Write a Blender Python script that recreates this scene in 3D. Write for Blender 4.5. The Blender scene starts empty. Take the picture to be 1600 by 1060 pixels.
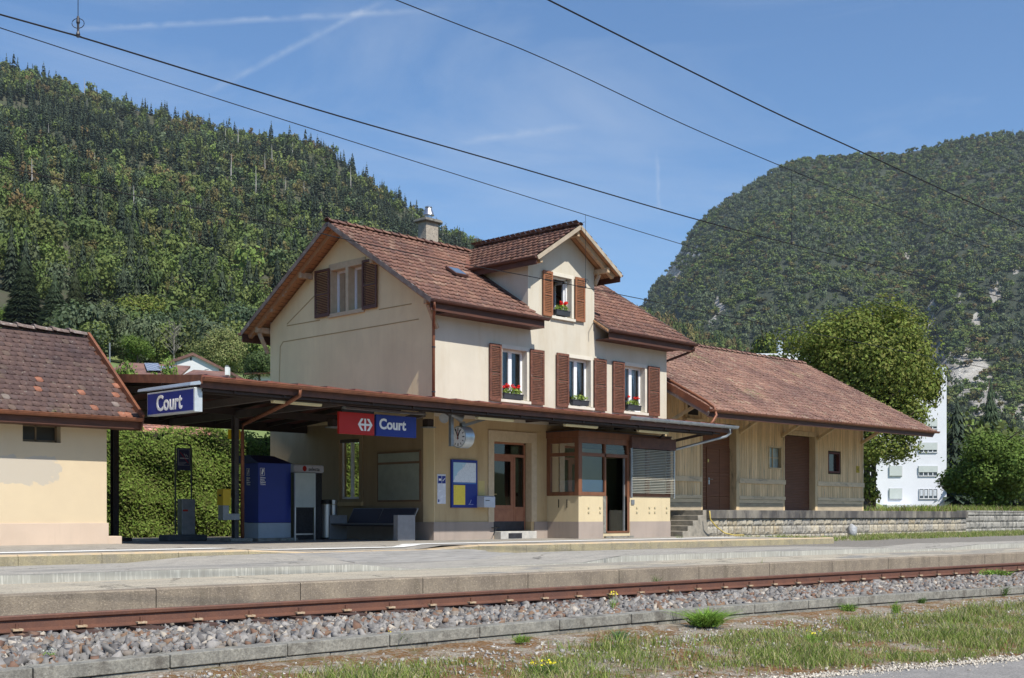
import bpy, math, random
import numpy as np
from mathutils import Vector, Matrix
random.seed(7)
rng = np.random.default_rng(11)
C = bpy.context.scene.collection
R = math.radians
# ------------------------------------------------------------------ camera
TH = R(43.8); FP = 1918.0; HZ = 806.0; E = 1.6      # heading, focal length (1600 px wide picture), horizon row, eye height
CT, ST = math.cos(TH), math.sin(TH)
cam = bpy.data.cameras.new('camera'); camo = bpy.data.objects.new('camera', cam); C.objects.link(camo)
camo.location = (0, 0, E); camo.rotation_euler = (R(90), 0, TH - R(90))
cam.sensor_width = 36; cam.lens = 36 * FP / 1600; cam.shift_y = (HZ - 530) / 1600
cam.clip_start = 0.2; cam.clip_end = 9000
scene = bpy.context.scene
scene.camera = camo
# ------------------------------------------------------------------ sun, sky, exposure
SD = Vector((0.15, 1.0, -1.22)).normalized()        # the way the sunlight travels
SEL = math.asin(-SD.z); SAZ = math.atan2(-SD.x, -SD.y)
sun = bpy.data.lights.new('sun', 'SUN'); suno = bpy.data.objects.new('sun', sun); C.objects.link(suno)
sun.energy = 4.8; sun.angle = R(0.53); sun.color = (1.0, 0.945, 0.85)
suno.rotation_euler = SD.to_track_quat('-Z', 'Y').to_euler(); suno.location = (0, 0, 60)
vs = scene.view_settings
vs.view_transform = 'Standard'; vs.look = 'None'; vs.gamma = 1; vs.exposure = 0.36; vs.use_curve_mapping = False
world = bpy.data.worlds.new('World'); scene.world = world; world.use_nodes = True
wt = world.node_tree; wn = wt.nodes; wl = wt.links; wn.clear()
def N(t, typ, **kw):
    n = t.nodes.new(typ)
    for k, v in kw.items():
        if k.startswith('_'): setattr(n, k[1:], v)
        else: n.inputs[k.replace('__', ' ')].default_value = v
    return n
def mth(t, op, a, b=None, c=None, clamp=False):
    n = t.nodes.new('ShaderNodeMath'); n.operation = op; n.use_clamp = clamp
    for i, v in enumerate((a, b, c)):
        if v is None: continue
        if isinstance(v, (int, float)): n.inputs[i].default_value = v
        else: t.links.new(v, n.inputs[i])
    return n.outputs[0]
def mixc(t, f, a, b, mode='MIX'):
    n = t.nodes.new('ShaderNodeMix'); n.data_type = 'RGBA'; n.blend_type = mode
    for i, v in ((0, f), (6, a), (7, b)):
        if isinstance(v, (int, float)): n.inputs[i].default_value = v
        elif isinstance(v, tuple): n.inputs[i].default_value = v if len(v) == 4 else (*v, 1)
        else: t.links.new(v, n.inputs[i])
    return n.outputs[2]
def ramp(t, f, a, b):
    return mth(t, 'MULTIPLY_ADD', f, 1 / (b - a), -a / (b - a), clamp=True)
sky = N(wt, 'ShaderNodeTexSky', _sky_type='NISHITA', _sun_disc=False, _sun_elevation=SEL, _sun_rotation=SAZ, _altitude=700, _air_density=1.0, _dust_density=0.35, _ozone_density=2.2)
geo = N(wt, 'ShaderNodeTexCoord')
def aim(px, py):
    u = (px - 800) / FP
    return Vector((CT + u * ST, ST - u * CT, (HZ - py) / FP)).normalized()
def wdot(v):
    n = N(wt, 'ShaderNodeVectorMath', _operation='DOT_PRODUCT'); wl.new(geo.outputs['Generated'], n.inputs[0]); n.inputs[1].default_value = v
    return n.outputs['Value']
def contrail(p0, p1, width, strength, soft=8.0):
    a, b = aim(*p0), aim(*p1); nrm = a.cross(b).normalized(); tg = nrm.cross(a).normalized(); L = b.dot(tg)
    nz = N(wt, 'ShaderNodeTexNoise', Scale=90.0, Detail=3.0); wl.new(geo.outputs['Generated'], nz.inputs['Vector'])
    off = mth(wt, 'MULTIPLY_ADD', nz.outputs[0], 0.0030, -0.0015)
    d = mth(wt, 'ABSOLUTE', mth(wt, 'ADD', wdot(nrm), off))
    s = wdot(tg)
    f = ramp(wt, d, width, 0.0)
    f = mth(wt, 'MULTIPLY', f, ramp(wt, s, 0.0, L * .25)); f = mth(wt, 'MULTIPLY', f, ramp(wt, s, L, L * .75))
    f = mth(wt, 'MULTIPLY', f, mth(wt, 'MULTIPLY_ADD', nz.outputs[0], 1.4, -0.1, clamp=True))
    return mth(wt, 'MULTIPLY', f, strength)
mp = N(wt, 'ShaderNodeMapping'); wl.new(geo.outputs['Generated'], mp.inputs[0]); mp.inputs['Scale'].default_value = (1.6, 1.6, 5.5); mp.inputs['Rotation'].default_value = (0.25, 0.1, 0.6)
n1 = N(wt, 'ShaderNodeTexNoise', Scale=1.9, Detail=9.0, Roughness=0.62, Distortion=0.6); wl.new(mp.outputs[0], n1.inputs['Vector'])
cl = mth(wt, 'MULTIPLY', ramp(wt, n1.outputs[0], 0.47, 0.85), 0.30)
for a in (((60, 50), (720, 14), .0030, .30), ((300, 158), (640, -20), .0032, .26), ((700, 226), (930, 194), .0040, .20), ((1026, 230), (1030, 340), .0022, .2)):
    cl = mth(wt, 'ADD', cl, contrail(*a))
skyc = mixc(wt, 1.0, sky.outputs[0], (0.76, 1.02, 1.22), 'MULTIPLY')
col = mixc(wt, mth(wt, 'MINIMUM', cl, 0.8), skyc, (6.5, 6.9, 7.4))
bg = N(wt, 'ShaderNodeBackground', Strength=0.098); wl.new(col, bg.inputs[0])
wo = N(wt, 'ShaderNodeOutputWorld'); wl.new(bg.outputs[0], wo.inputs[0])

# ------------------------------------------------------------------ sight helpers used to measure the place (metres from picture rows)
def on_y(px, py, Y):
    u = (px - 800) / FP; t = Y / (ST - u * CT)
    return t * (CT + u * ST), E + t * (HZ - py) / FP
def on_x(px, py, X):
    u = (px - 800) / FP; t = X / (CT + u * ST)
    return t * (ST - u * CT), E + t * (HZ - py) / FP
def at_t(px, py, t):
    u = (px - 800) / FP
    return Vector((t * (CT + u * ST), t * (ST - u * CT), E + t * (HZ - py) / FP))
# ------------------------------------------------------------------ object helpers
ORG = {}
def setp(o, label=None, cat=None, group=None, kind=None):
    if label: o['label'] = label
    if cat: o['category'] = cat
    if group: o['group'] = group
    if kind: o['kind'] = kind
    return o
def thing(name, label, cat, loc=(0, 0, 0), rz=0, group=None):
    o = bpy.data.objects.new(name, None); C.objects.link(o); o.location = loc; o.rotation_euler = (0, 0, rz)
    o.empty_display_size = .3; ORG[o] = Vector(loc); setp(o, label, cat, group)
    return o
class MB:
    def __init__(s): s.v = []; s.f = []; s.m = []; s.cm = 0
    def add(s, vs, fs):
        b = len(s.v); s.v += [tuple(v) for v in vs]; s.f += [tuple(i + b for i in f) for f in fs]; s.m += [s.cm] * len(fs); return s
    def box(s, x0, x1, y0, y1, z0, z1):
        if x0 > x1: x0, x1 = x1, x0
        if y0 > y1: y0, y1 = y1, y0
        if z0 > z1: z0, z1 = z1, z0
        return s.add([(x0, y0, z0), (x1, y0, z0), (x1, y1, z0), (x0, y1, z0), (x0, y0, z1), (x1, y0, z1), (x1, y1, z1), (x0, y1, z1)],
                     [(0, 3, 2, 1), (4, 5, 6, 7), (0, 1, 5, 4), (1, 2, 6, 5), (2, 3, 7, 6), (3, 0, 4, 7)])
    def bar(s, a, b, w, h, up=(0, 0, 1)):                     # a box-section bar from a to b
        a, b = Vector(a), Vector(b); d = (b - a).normalized(); u = Vector(up)
        r = d.cross(u).normalized() * (w / 2); q = r.normalized().cross(d) * (h / 2)
        P = [a - r - q, a + r - q, a + r + q, a - r + q, b - r - q, b + r - q, b + r + q, b - r + q]
        return s.add(P, [(0, 3, 2, 1), (4, 5, 6, 7), (0, 1, 5, 4), (1, 2, 6, 5), (2, 3, 7, 6), (3, 0, 4, 7)])
    def tube(s, pts, r, n=10, cap=True):
        P = [Vector(p) for p in pts]; rr = r if isinstance(r, (list, tuple)) else [r] * len(P); rings = []
        up = Vector((0, 0, 1))
        for i, p in enumerate(P):
            d = (P[min(i + 1, len(P) - 1)] - P[max(i - 1, 0)]).normalized()
            u = up if abs(d.z) < .95 else Vector((1, 0, 0))
            a = d.cross(u).normalized(); b = a.cross(d).normalized()
            rings.append([p + (a * math.cos(2 * math.pi * k / n) + b * math.sin(2 * math.pi * k / n)) * rr[i] for k in range(n)])
        vs = [v for g in rings for v in g]; fs = []
        for i in range(len(P) - 1):
            for k in range(n): fs.append((i * n + k, i * n + (k + 1) % n, (i + 1) * n + (k + 1) % n, (i + 1) * n + k))
        if cap: fs += [tuple(range(n - 1, -1, -1)), tuple(range((len(P) - 1) * n, len(P) * n))]
        return s.add(vs, fs)
    def prism(s, poly, ax, a, b):                             # poly in the plane across axis ax (0,1,2), pushed from a to b
        def P(q, c): return (c, q[0], q[1]) if ax == 0 else (q[0], c, q[1]) if ax == 1 else (q[0], q[1], c)
        n = len(poly); vs = [P(q, a) for q in poly] + [P(q, b) for q in poly]
        return s.add(vs, [tuple(range(n))[::-1], tuple(range(n, 2 * n))] + [(i, (i + 1) % n, n + (i + 1) % n, n + i) for i in range(n)])
    def lathe(s, c, prof, n=20):
        vs = []; c = Vector(c)
        for r, z in prof: vs += [c + Vector((r * math.cos(2 * math.pi * k / n), r * math.sin(2 * math.pi * k / n), z)) for k in range(n)]
        fs = [(i * n + k, i * n + (k + 1) % n, (i + 1) * n + (k + 1) % n, (i + 1) * n + k) for i in range(len(prof) - 1) for k in range(n)]
        fs += [tuple(range(n - 1, -1, -1)), tuple(range((len(prof) - 1) * n, len(prof) * n))]
        return s.add(vs, fs)
    def build(s, name, mat, parent=None, label=None, cat=None, group=None, kind=None, smooth=False, bevel=0, local=False):
        me = bpy.data.meshes.new(name); o0 = ORG.get(parent, Vector()) if parent is not None and not local else Vector()
        org = Vector()
        if parent is None and kind is None and s.v and not local:
            xs = np.array(s.v); org = Vector(((xs[:, 0].min() + xs[:, 0].max()) / 2, (xs[:, 1].min() + xs[:, 1].max()) / 2, xs[:, 2].min()))
        me.from_pydata([tuple(Vector(v) - o0 - org) for v in s.v], [], s.f); me.update()
        for m in (mat if isinstance(mat, (list, tuple)) else [mat]): me.materials.append(m)
        if isinstance(mat, (list, tuple)): me.polygons.foreach_set('material_index', s.m)
        if smooth: me.polygons.foreach_set('use_smooth', [True] * len(me.polygons))
        o = bpy.data.objects.new(name, me); C.objects.link(o); o.location = org
        if parent is not None: o.parent = parent
        ORG[o] = o0 + org
        if bevel:
            b = o.modifiers.new('bevel', 'BEVEL'); b.width = bevel; b.segments = 2; b.limit_method = 'ANGLE'
        return setp(o, label, cat, group, kind)
def copy_tree(o, parent=None):
    c = o.copy(); C.objects.link(c)
    if parent is not None: c.parent = parent; c.matrix_parent_inverse = o.matrix_parent_inverse
    ORG[c] = ORG.get(o, Vector())
    for ch in list(o.children): copy_tree(ch, c)
    return c
def mesh_np(name, V, F, mat, tint=None, parent=None, smooth=False, org=None):
    me = bpy.data.meshes.new(name); n = len(V); k = F.shape[1]; V = V.astype(np.float32)
    o0 = np.array(ORG[parent], dtype=np.float32) if parent is not None else np.zeros(3, np.float32)
    if org is not None: V = V - np.array(org, dtype=np.float32)
    me.vertices.add(n); me.vertices.foreach_set('co', (V - o0).ravel())
    me.loops.add(F.size); me.loops.foreach_set('vertex_index', F.astype(np.int32).ravel())
    me.polygons.add(len(F)); me.polygons.foreach_set('loop_start', np.arange(0, F.size, k, dtype=np.int32))
    if smooth: me.polygons.foreach_set('use_smooth', np.ones(len(F), dtype=bool))
    if tint is not None:
        a = me.attributes.new('tint', 'FLOAT_COLOR', 'POINT'); cc = np.ones((n, 4), np.float32); cc[:, :3] = tint; a.data.foreach_set('color', cc.ravel())
    me.update(calc_edges=True); me.validate(); me.materials.append(mat)
    o = bpy.data.objects.new(name, me); C.objects.link(o)
    if org is not None: o.location = org
    if parent is not None: o.parent = parent
    ORG[o] = ORG.get(parent, Vector()) if parent is not None else Vector(org or (0, 0, 0))
    return o
def text_mesh(name, txt, size, mat, parent, origin, xdir, zdir, bold=0.0, depth=0.004, align='LEFT', sx=1.0, label=None):
    cu = bpy.data.curves.new(name, 'FONT'); cu.body = txt; cu.size = size; cu.offset = bold; cu.extrude = depth; cu.align_x = align; cu.align_y = 'BOTTOM_BASELINE'; cu.resolution_u = 3
    tmp = bpy.data.objects.new('tmp', cu); C.objects.link(tmp)
    dg = bpy.context.evaluated_depsgraph_get(); me = bpy.data.meshes.new_from_object(tmp.evaluated_get(dg))
    bpy.data.objects.remove(tmp)
    X = Vector(xdir).normalized(); Z = Vector(zdir).normalized(); Y = X.cross(Z)      # text x -> X, text y -> Z, text z (face) -> outward
    out = X.cross(Z); o0 = ORG.get(parent, Vector()); O = Vector(origin) - o0
    for v in me.vertices: c = v.co.copy(); v.co = O + X * c.x * sx + Z * c.y + out * c.z
    me.materials.clear(); me.materials.append(mat); me.name = name
    o = bpy.data.objects.new(name, me); C.objects.link(o); o.parent = parent; ORG[o] = o0
    if label: o['label'] = label
    return o
# ------------------------------------------------------------------ materials
def newmat(name):
    m = bpy.data.materials.new(name); m.use_nodes = True; t = m.node_tree; t.nodes.clear()
    o = t.nodes.new('ShaderNodeOutputMaterial'); p = t.nodes.new('ShaderNodeBsdfPrincipled'); t.links.new(p.outputs[0], o.inputs[0])
    return m, t, p
def noise(t, scale, detail=5, rough=.6, vec=None, dist=0, stretch=None, out=0):
    n = N(t, 'ShaderNodeTexNoise', Scale=float(scale), Detail=float(detail), Roughness=rough, Distortion=float(dist))
    if vec is None:
        vec = N(t, 'ShaderNodeTexCoord').outputs['Object']
    if stretch:
        mpn = N(t, 'ShaderNodeMapping'); mpn.inputs['Scale'].default_value = stretch; t.links.new(vec, mpn.inputs[0]); vec = mpn.outputs[0]
    t.links.new(vec, n.inputs['Vector']); return n.outputs[out]
def bumpn(t, p, h, dist, strength=1.0):
    b = N(t, 'ShaderNodeBump', Distance=dist, Strength=strength); t.links.new(h, b.inputs['Height']); t.links.new(b.outputs[0], p.inputs['Normal']); return b
def pm(name, c1, c2=None, scale=4, rough=.7, bump=0, bscale=60, metal=0, lo=.35, hi=.65, c3=None, c3scale=1.2, c3lo=.55, c3hi=.7, stretch=None, spec=.28, island=0, fine=0):
    m, t, p = newmat(name); p.inputs['Roughness'].default_value = rough; p.inputs['Metallic'].default_value = metal; p.inputs['Specular IOR Level'].default_value = spec
    if c2 is None: c2 = tuple(x * .85 for x in c1)
    c = mixc(t, ramp(t, noise(t, scale, stretch=stretch), lo, hi), c1, c2)
    if c3: c = mixc(t, ramp(t, noise(t, c3scale, 6, .65, stretch=stretch), c3lo, c3hi), c, c3)
    if fine:
        f = noise(t, 34, 4, .85); c = mixc(t, fine, c, mixc(t, ramp(t, f, .38, .62), (.30, .29, .28), (1.25, 1.24, 1.2)), 'MULTIPLY')
    if island:
        g = N(t, 'ShaderNodeNewGeometry'); hv = N(t, 'ShaderNodeHueSaturation'); t.links.new(c, hv.inputs['Color'])
        t.links.new(mth(t, 'MULTIPLY_ADD', g.outputs['Random Per Island'], island, 1 - island / 2), hv.inputs['Value']); c = hv.outputs[0]
    t.links.new(c, p.inputs['Base Color'])
    if bump: bumpn(t, p, noise(t, bscale, 4), bump)
    return m
def tile_mat(name, cols, rough=.85, lichen=None, lich=.0, moss=None, soft=.0):
    m, t, p = newmat(name); p.inputs['Roughness'].default_value = rough; p.inputs['Specular IOR Level'].default_value = .25
    g = N(t, 'ShaderNodeNewGeometry'); cr = N(t, 'ShaderNodeValToRGB'); t.links.new(g.outputs['Random Per Island'], cr.inputs[0])
    e = cr.color_ramp; e.interpolation = 'CONSTANT'; mean_ = [sum(q[1][k] for q in cols) / len(cols) for k in range(3)]
    cols = [(q[0], tuple(mean_[k] * soft + q[1][k] * (1 - soft) for k in range(3))) for q in cols]
    for i, (pos, c) in enumerate(cols):
        if i < 2: el = e.elements[i]; el.position = pos
        else: el = e.elements.new(pos)
        el.color = (*c, 1)
    c = mixc(t, .75, cr.outputs[0], mixc(t, ramp(t, noise(t, 7, 6, .7), .3, .7), (.5, .46, .46), (1.15, 1.12, 1.1)), 'MULTIPLY')
    c = mixc(t, ramp(t, noise(t, .5, 4, .6), .42, .62), c, mixc(t, 1.0, c, (.68, .68, .74), 'MULTIPLY'))
    c = mixc(t, ramp(t, noise(t, 1.1, 6, .7, stretch=(1.6, .35, .35)), .45, .68), c, mixc(t, 1.0, c, (.78, .80, .84), 'MULTIPLY'))
    if lichen: c = mixc(t, mth(t, 'MULTIPLY', ramp(t, noise(t, 11, 5, .7), .60 - lich, .70), .7), c, lichen)
    if moss: c = mixc(t, mth(t, 'MULTIPLY', mth(t, 'MULTIPLY', ramp(t, noise(t, .33, 3, .5), .58, .66), ramp(t, noise(t, 9, 4, .7), .48, .6)), .8), c, moss)
    t.links.new(c, p.inputs['Base Color']); bumpn(t, p, noise(t, 45, 4), .006)
    return m
M = {}
def plaster(name, c, stain, damp=None):
    m, t, p = newmat(name); p.inputs['Roughness'].default_value = .9; p.inputs['Specular IOR Level'].default_value = .2
    k = mixc(t, ramp(t, noise(t, .9, 6, .6), .35, .7), c, tuple(x * .90 for x in c))
    k = mixc(t, mth(t, 'MULTIPLY', ramp(t, noise(t, 1.1, 6, .7, stretch=(1.6, 1.6, .22)), .50, .74), .62), k, stain)
    k = mixc(t, mth(t, 'MULTIPLY', ramp(t, noise(t, 3.2, 7, .8, stretch=(2.4, 2.4, .12)), .55, .70), .30), k, tuple(x * .85 for x in stain))
    k = mixc(t, mth(t, 'MULTIPLY', ramp(t, noise(t, .55, 3, .5), .54, .57), .14), k, tuple(min(1, x * 1.15) for x in c))
    k = mixc(t, mth(t, 'MULTIPLY', ramp(t, noise(t, 14, 6, .7), .62, .75), .25), k, stain)
    t.links.new(k, p.inputs['Base Color']); bumpn(t, p, noise(t, 90, 4), .003)
    return m
M['cream'] = plaster('cream_plaster', (.585, .54, .445), (.47, .39, .27))
M['gable'] = plaster('bounce_warmed_cream_plaster', (.84, .68, .41), (.72, .56, .33))  # tan cream, brightened: missing warm bounce light put into the colour
M['ochre'] = plaster('ochre_plaster', (.52, .39, .22), (.34, .23, .11))
M['bay'] = plaster('pale_ochre_paint', (.60, .50, .32), (.48, .40, .27))
M['wc'] = plaster('warm_cream_render', (.68, .51, .30), (.60, .46, .30))
M['pink'] = plaster('pinkish_render_base', (.58, .46, .36), (.47, .38, .30))
M['sidewall'] = plaster('shade_darkened_ochre_plaster', (.34, .255, .155), (.22, .16, .09))  # brownish ochre, darkened: deep canopy shade put into the colour
M['plinth'] = plaster('grey_plinth_render', (.36, .30, .26), (.24, .21, .19))
M['stone'] = pm('pale_stone', (.58, .47, .32), (.50, .40, .27), 6, .85, .003, 80)
M['cleanstone'] = pm('cream_painted_stone', (.66, .62, .53), (.60, .56, .47), 3, .8, .002, 80)
M['white'] = pm('white_window_frame', (.80, .81, .82), (.74, .75, .77), 3, .35)
M['shutter'] = pm('weathered_brown_shutter', (.19, .078, .048), (.10, .045, .033), 9, .6, .001, 50, c3=(.30, .22, .19), c3scale=7, c3lo=.62, c3hi=.75, stretch=(1, 1, 2))
M['shutter_new'] = pm('red_brown_shutter', (.30, .125, .060), (.22, .09, .045), 6, .5)
M['shutter_dark'] = pm('dark_brown_shutter', (.13, .058, .042), (.09, .042, .034), 6, .55, c3=(.28, .22, .20), c3scale=8, c3lo=.66, c3hi=.74, stretch=(1, 1, 4))
M['copper'] = pm('brown_copper', (.28, .115, .062), (.18, .075, .045), 5, .5, 0, metal=.25, c3=(.16, .07, .05), c3scale=2, c3lo=.55, c3hi=.75)
M['copperdark'] = pm('dark_brown_metal', (.13, .062, .045), (.08, .042, .035), 5, .55)
M['fascia'] = pm('red_brown_fascia_board', (.105, .045, .030), (.07, .034, .025), 4, .6, stretch=(.5, .5, 3))
M['zinc'] = pm('zinc_metal', (.48, .52, .55), (.36, .40, .43), 4, .4, 0, metal=.7)
M['brownwood'] = pm('brown_painted_wood', (.20, .085, .045), (.145, .065, .036), 6, .45, stretch=(1, 1, .3))
M['doorwood'] = pm('reddish_brown_door_paint', (.34, .155, .09), (.28, .12, .07), 5, .45)
M['darkmetal'] = pm('dark_metal_trim', (.05, .05, .06), (.035, .035, .04), 6, .45, metal=.3)
M['blackbrown'] = pm('dark_brown_steel', (.045, .030, .026), (.03, .022, .02), 6, .55)
M['greysteel'] = pm('grey_steel', (.27, .28, .29), (.20, .21, .22), 5, .45, metal=.5)
M['inox'] = pm('brushed_stainless', (.55, .56, .58), (.42, .43, .45), 8, .32, metal=.9, stretch=(1, 1, .1))
M['black'] = pm('black_paint', (.018, .018, .02), (.012, .012, .013), 6, .4)
M['curtain'] = pm('white_lace_curtain', (.62, .65, .68), (.42, .46, .50), 18, .9)
M['greycurtain'] = pm('grey_curtain', (.30, .33, .36), (.22, .25, .28), 12, .9)
M['concrete'] = pm('weathered_concrete', (.30, .29, .255), (.20, .195, .175), 6, .9, .006, 50, c3=(.13, .12, .105), c3scale=3.5, c3lo=.52, c3hi=.66, fine=.5)
M['asphalt'] = pm('pale_platform_asphalt', (.40, .365, .315), (.31, .285, .25), 3, .95, .006, 120, fine=.5, c3=(.40, .375, .33), c3scale=.6)
M['roomdark'] = pm('dim_room_wall', (.10, .085, .07), (.08, .07, .06), 3, .9)
def glass(name, tint=(.9, .95, .95), refl=1.0):
    m = bpy.data.materials.new(name); m.use_nodes = True; t = m.node_tree; t.nodes.clear()
    o = t.nodes.new('ShaderNodeOutputMaterial'); a = N(t, 'ShaderNodeBsdfTransparent', Color=(*tint, 1)); g = N(t, 'ShaderNodeBsdfGlossy', Roughness=.02)
    f = N(t, 'ShaderNodeFresnel', IOR=1.5); s = t.nodes.new('ShaderNodeMixShader'); t.links.new(mth(t, 'MULTIPLY_ADD', f.outputs[0], 1.3 * refl, .02, clamp=True), s.inputs[0])
    t.links.new(a.outputs[0], s.inputs[1]); t.links.new(g.outputs[0], s.inputs[2]); t.links.new(s.outputs[0], o.inputs[0]); return m
M['glass'] = glass('window_glass')
M['smokeglass'] = glass('dim_window_glass', (.45, .5, .45))
def leafmat(name, trans=.25, var=.5, mul=1.0):
    m = bpy.data.materials.new(name); m.use_nodes = True; t = m.node_tree; t.nodes.clear()
    o = t.nodes.new('ShaderNodeOutputMaterial'); p = N(t, 'ShaderNodeBsdfPrincipled', Roughness=.75); p.inputs['Specular IOR Level'].default_value = .2
    at = N(t, 'ShaderNodeAttribute', _attribute_name='tint'); g = N(t, 'ShaderNodeNewGeometry')
    hv = N(t, 'ShaderNodeHueSaturation'); t.links.new(at.outputs['Color'], hv.inputs['Color'])
    t.links.new(mth(t, 'MULTIPLY_ADD', g.outputs['Random Per Island'], var * mul, (1 - var / 2) * mul), hv.inputs['Value'])
    t.links.new(mth(t, 'MULTIPLY_ADD', g.outputs['Random Per Island'], .016, .492), hv.inputs['Hue'])
    t.links.new(hv.outputs[0], p.inputs['Base Color'])
    tr = N(t, 'ShaderNodeBsdfTranslucent'); t.links.new(hv.outputs[0], tr.inputs[0]); s = N(t, 'ShaderNodeMixShader', Fac=trans)
    t.links.new(p.outputs[0], s.inputs[1]); t.links.new(tr.outputs[0], s.inputs[2]); t.links.new(s.outputs[0], o.inputs[0]); return m
M['leaf'] = leafmat('foliage', .3, .6)
M['forest'] = leafmat('forest_foliage', .12, .40)
M['grass'] = leafmat('grass_blades', .3, .6)
M['bark'] = pm('bark', (.12, .095, .075), (.06, .05, .042), 6, .95, .02, 12, stretch=(1, 1, .25))
M['greybark'] = pm('bleached_dead_wood', (.42, .39, .36), (.28, .26, .24), 6, .95)
# ================================================================== THE SETTING
def zr(v): return E + v
TA = R(-4.85); DX, DY = math.cos(TA), math.sin(TA); R0 = (5.15, 11.75)
def tp(s, o, z=0.0): return (R0[0] + s * DX - o * DY, R0[1] + s * DY + o * DX, z)      # along the track, away from the camera
def loft(mb, secs):
    n = len(secs[0]); b = len(mb.v); mb.v += [tuple(p) for s in secs for p in s]
    for i in range(len(secs) - 1):
        for k in range(n - 1):
            mb.f.append((b + i * n + k, b + (i + 1) * n + k, b + (i + 1) * n + k + 1, b + i * n + k + 1)); mb.m.append(mb.cm)
    return mb
def line_mat(name, base, dark, seam=None):
    m, t, p = newmat(name); p.inputs['Roughness'].default_value = .92; p.inputs['Specular IOR Level'].default_value = .2
    c = mixc(t, ramp(t, noise(t, 2.2, 6, .65), .35, .65), base, dark)
    c = mixc(t, mth(t, 'MULTIPLY', ramp(t, noise(t, 3.5, 5, .7, stretch=(1, 1, .12)), .52, .70), .6), c, tuple(x * .42 for x in base))
    c = mixc(t, mth(t, 'MULTIPLY', ramp(t, noise(t, 40, 3, .8), .56, .64), .55), c, tuple(min(1, x * 1.7) for x in base)); c = mixc(t, mth(t, 'MULTIPLY', ramp(t, noise(t, 33, 3, .8, stretch=(1, 1, .8)), .55, .63), .5), c, tuple(x * .5 for x in base))
    t.links.new(c, p.inputs['Base Color']); bumpn(t, p, noise(t, 50, 4), .008); return m
M['kerb'] = line_mat('stained_kerb_concrete', (.29, .24, .18), (.20, .165, .13))
M['kerbyellow'] = line_mat('lichen_ochre_kerb', (.36, .31, .19), (.25, .225, .17))
M['kerborange'] = pm('orange_worn_kerb_top', (.50, .37, .22), (.42, .34, .24), 6, .95, c3=(.36, .31, .24), c3scale=3)
m, t, p = newmat('lime_streaked_concrete'); p.inputs['Roughness'].default_value = .95; p.inputs['Specular IOR Level'].default_value = .1
c = mixc(t, ramp(t, noise(t, 2, 4), .35, .65), (.37, .365, .325), (.30, .295, .265))
c = mixc(t, mth(t, 'MULTIPLY', ramp(t, noise(t, 34, 4, .85, stretch=(1, 1, .03)), .52, .60), .55), c, (.62, .61, .55)); c = mixc(t, mth(t, 'MULTIPLY', ramp(t, noise(t, 27, 4, .85, stretch=(1, 1, .03)), .56, .62), .4), c, (.25, .24, .21)); t.links.new(c, p.inputs['Base Color']); M['streak'] = m
M['sandy'] = pm('sandy_worn_asphalt', (.52, .46, .36), (.41, .37, .30), 2.2, .96, .012, 70, fine=.55, c3=(.27, .265, .255), c3scale=.8, c3lo=.60, c3hi=.66, stretch=(.5, 1, 1))
M['greyasph'] = pm('grey_worn_asphalt', (.44, .41, .36), (.35, .33, .295), 2.2, .96, .01, 80, fine=.5)
def crack(mt, sc, w, amt=.8):
    t = mt.node_tree; p = next(n for n in t.nodes if n.type == 'BSDF_PRINCIPLED'); src = p.inputs['Base Color'].links[0].from_socket; tc = N(t, 'ShaderNodeTexCoord'); ad = N(t, 'ShaderNodeVectorMath', _operation='ADD'); t.links.new(tc.outputs['Object'], ad.inputs[0])
    nn = N(t, 'ShaderNodeTexNoise', Scale=1.6, Detail=6.0, Roughness=.7); t.links.new(tc.outputs['Object'], nn.inputs['Vector']); t.links.new(nn.outputs['Color'], ad.inputs[1])
    v = N(t, 'ShaderNodeTexVoronoi', _feature='DISTANCE_TO_EDGE', Scale=sc); t.links.new(ad.outputs[0], v.inputs['Vector']); f = mth(t, 'MULTIPLY', ramp(t, v.outputs['Distance'], w, w * .3), mth(t, 'MULTIPLY', ramp(t, noise(t, .8, 3), .45, .55), amt))
    c = mixc(t, f, src, (.09, .085, .075)); c = mixc(t, mth(t, 'MULTIPLY', ramp(t, noise(t, .45, 2, .4, stretch=(.5, 1.6, 1)), .60, .615), .45), c, (.20, .195, .185)); t.links.new(c, p.inputs['Base Color'])
crack(M['sandy'], .55, .020); crack(M['greyasph'], .45, .018); crack(M['asphalt'], .35, .016)
M['whiteline'] = pm('white_line_paint', (.80, .80, .77), (.66, .65, .62), 7, .7)
M['earth'] = pm('dry_earth', (.20, .17, .12), (.11, .12, .06), 2, .95, .02, 30)
M['lawn'] = pm('distant_meadow', (.17, .22, .075), (.12, .175, .06), .05, .95, c3=(.22, .24, .10), c3scale=.02)
m, t, p = newmat('mossy_gravel_ground'); p.inputs['Roughness'].default_value = .97; p.inputs['Specular IOR Level'].default_value = .15
c = mixc(t, ramp(t, noise(t, 26, 5, .75), .42, .60), (.24, .20, .155), (.46, .41, .34))
c = mixc(t, mth(t, 'MULTIPLY', ramp(t, noise(t, 1.9, 7, .78), .44, .52), ramp(t, noise(t, 22, 5, .8), .36, .52)), c, mixc(t, ramp(t, noise(t, 18, 4, .7), .35, .65), (.26, .125, .036), (.14, .075, .03)))
c = mixc(t, mth(t, 'MULTIPLY', ramp(t, noise(t, 2.3, 5, .7), .55, .66), .7), c, (.14, .13, .05)); t.links.new(c, p.inputs['Base Color']); bumpn(t, p, noise(t, 30, 5, .8), .03); M['moss'] = m

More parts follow.
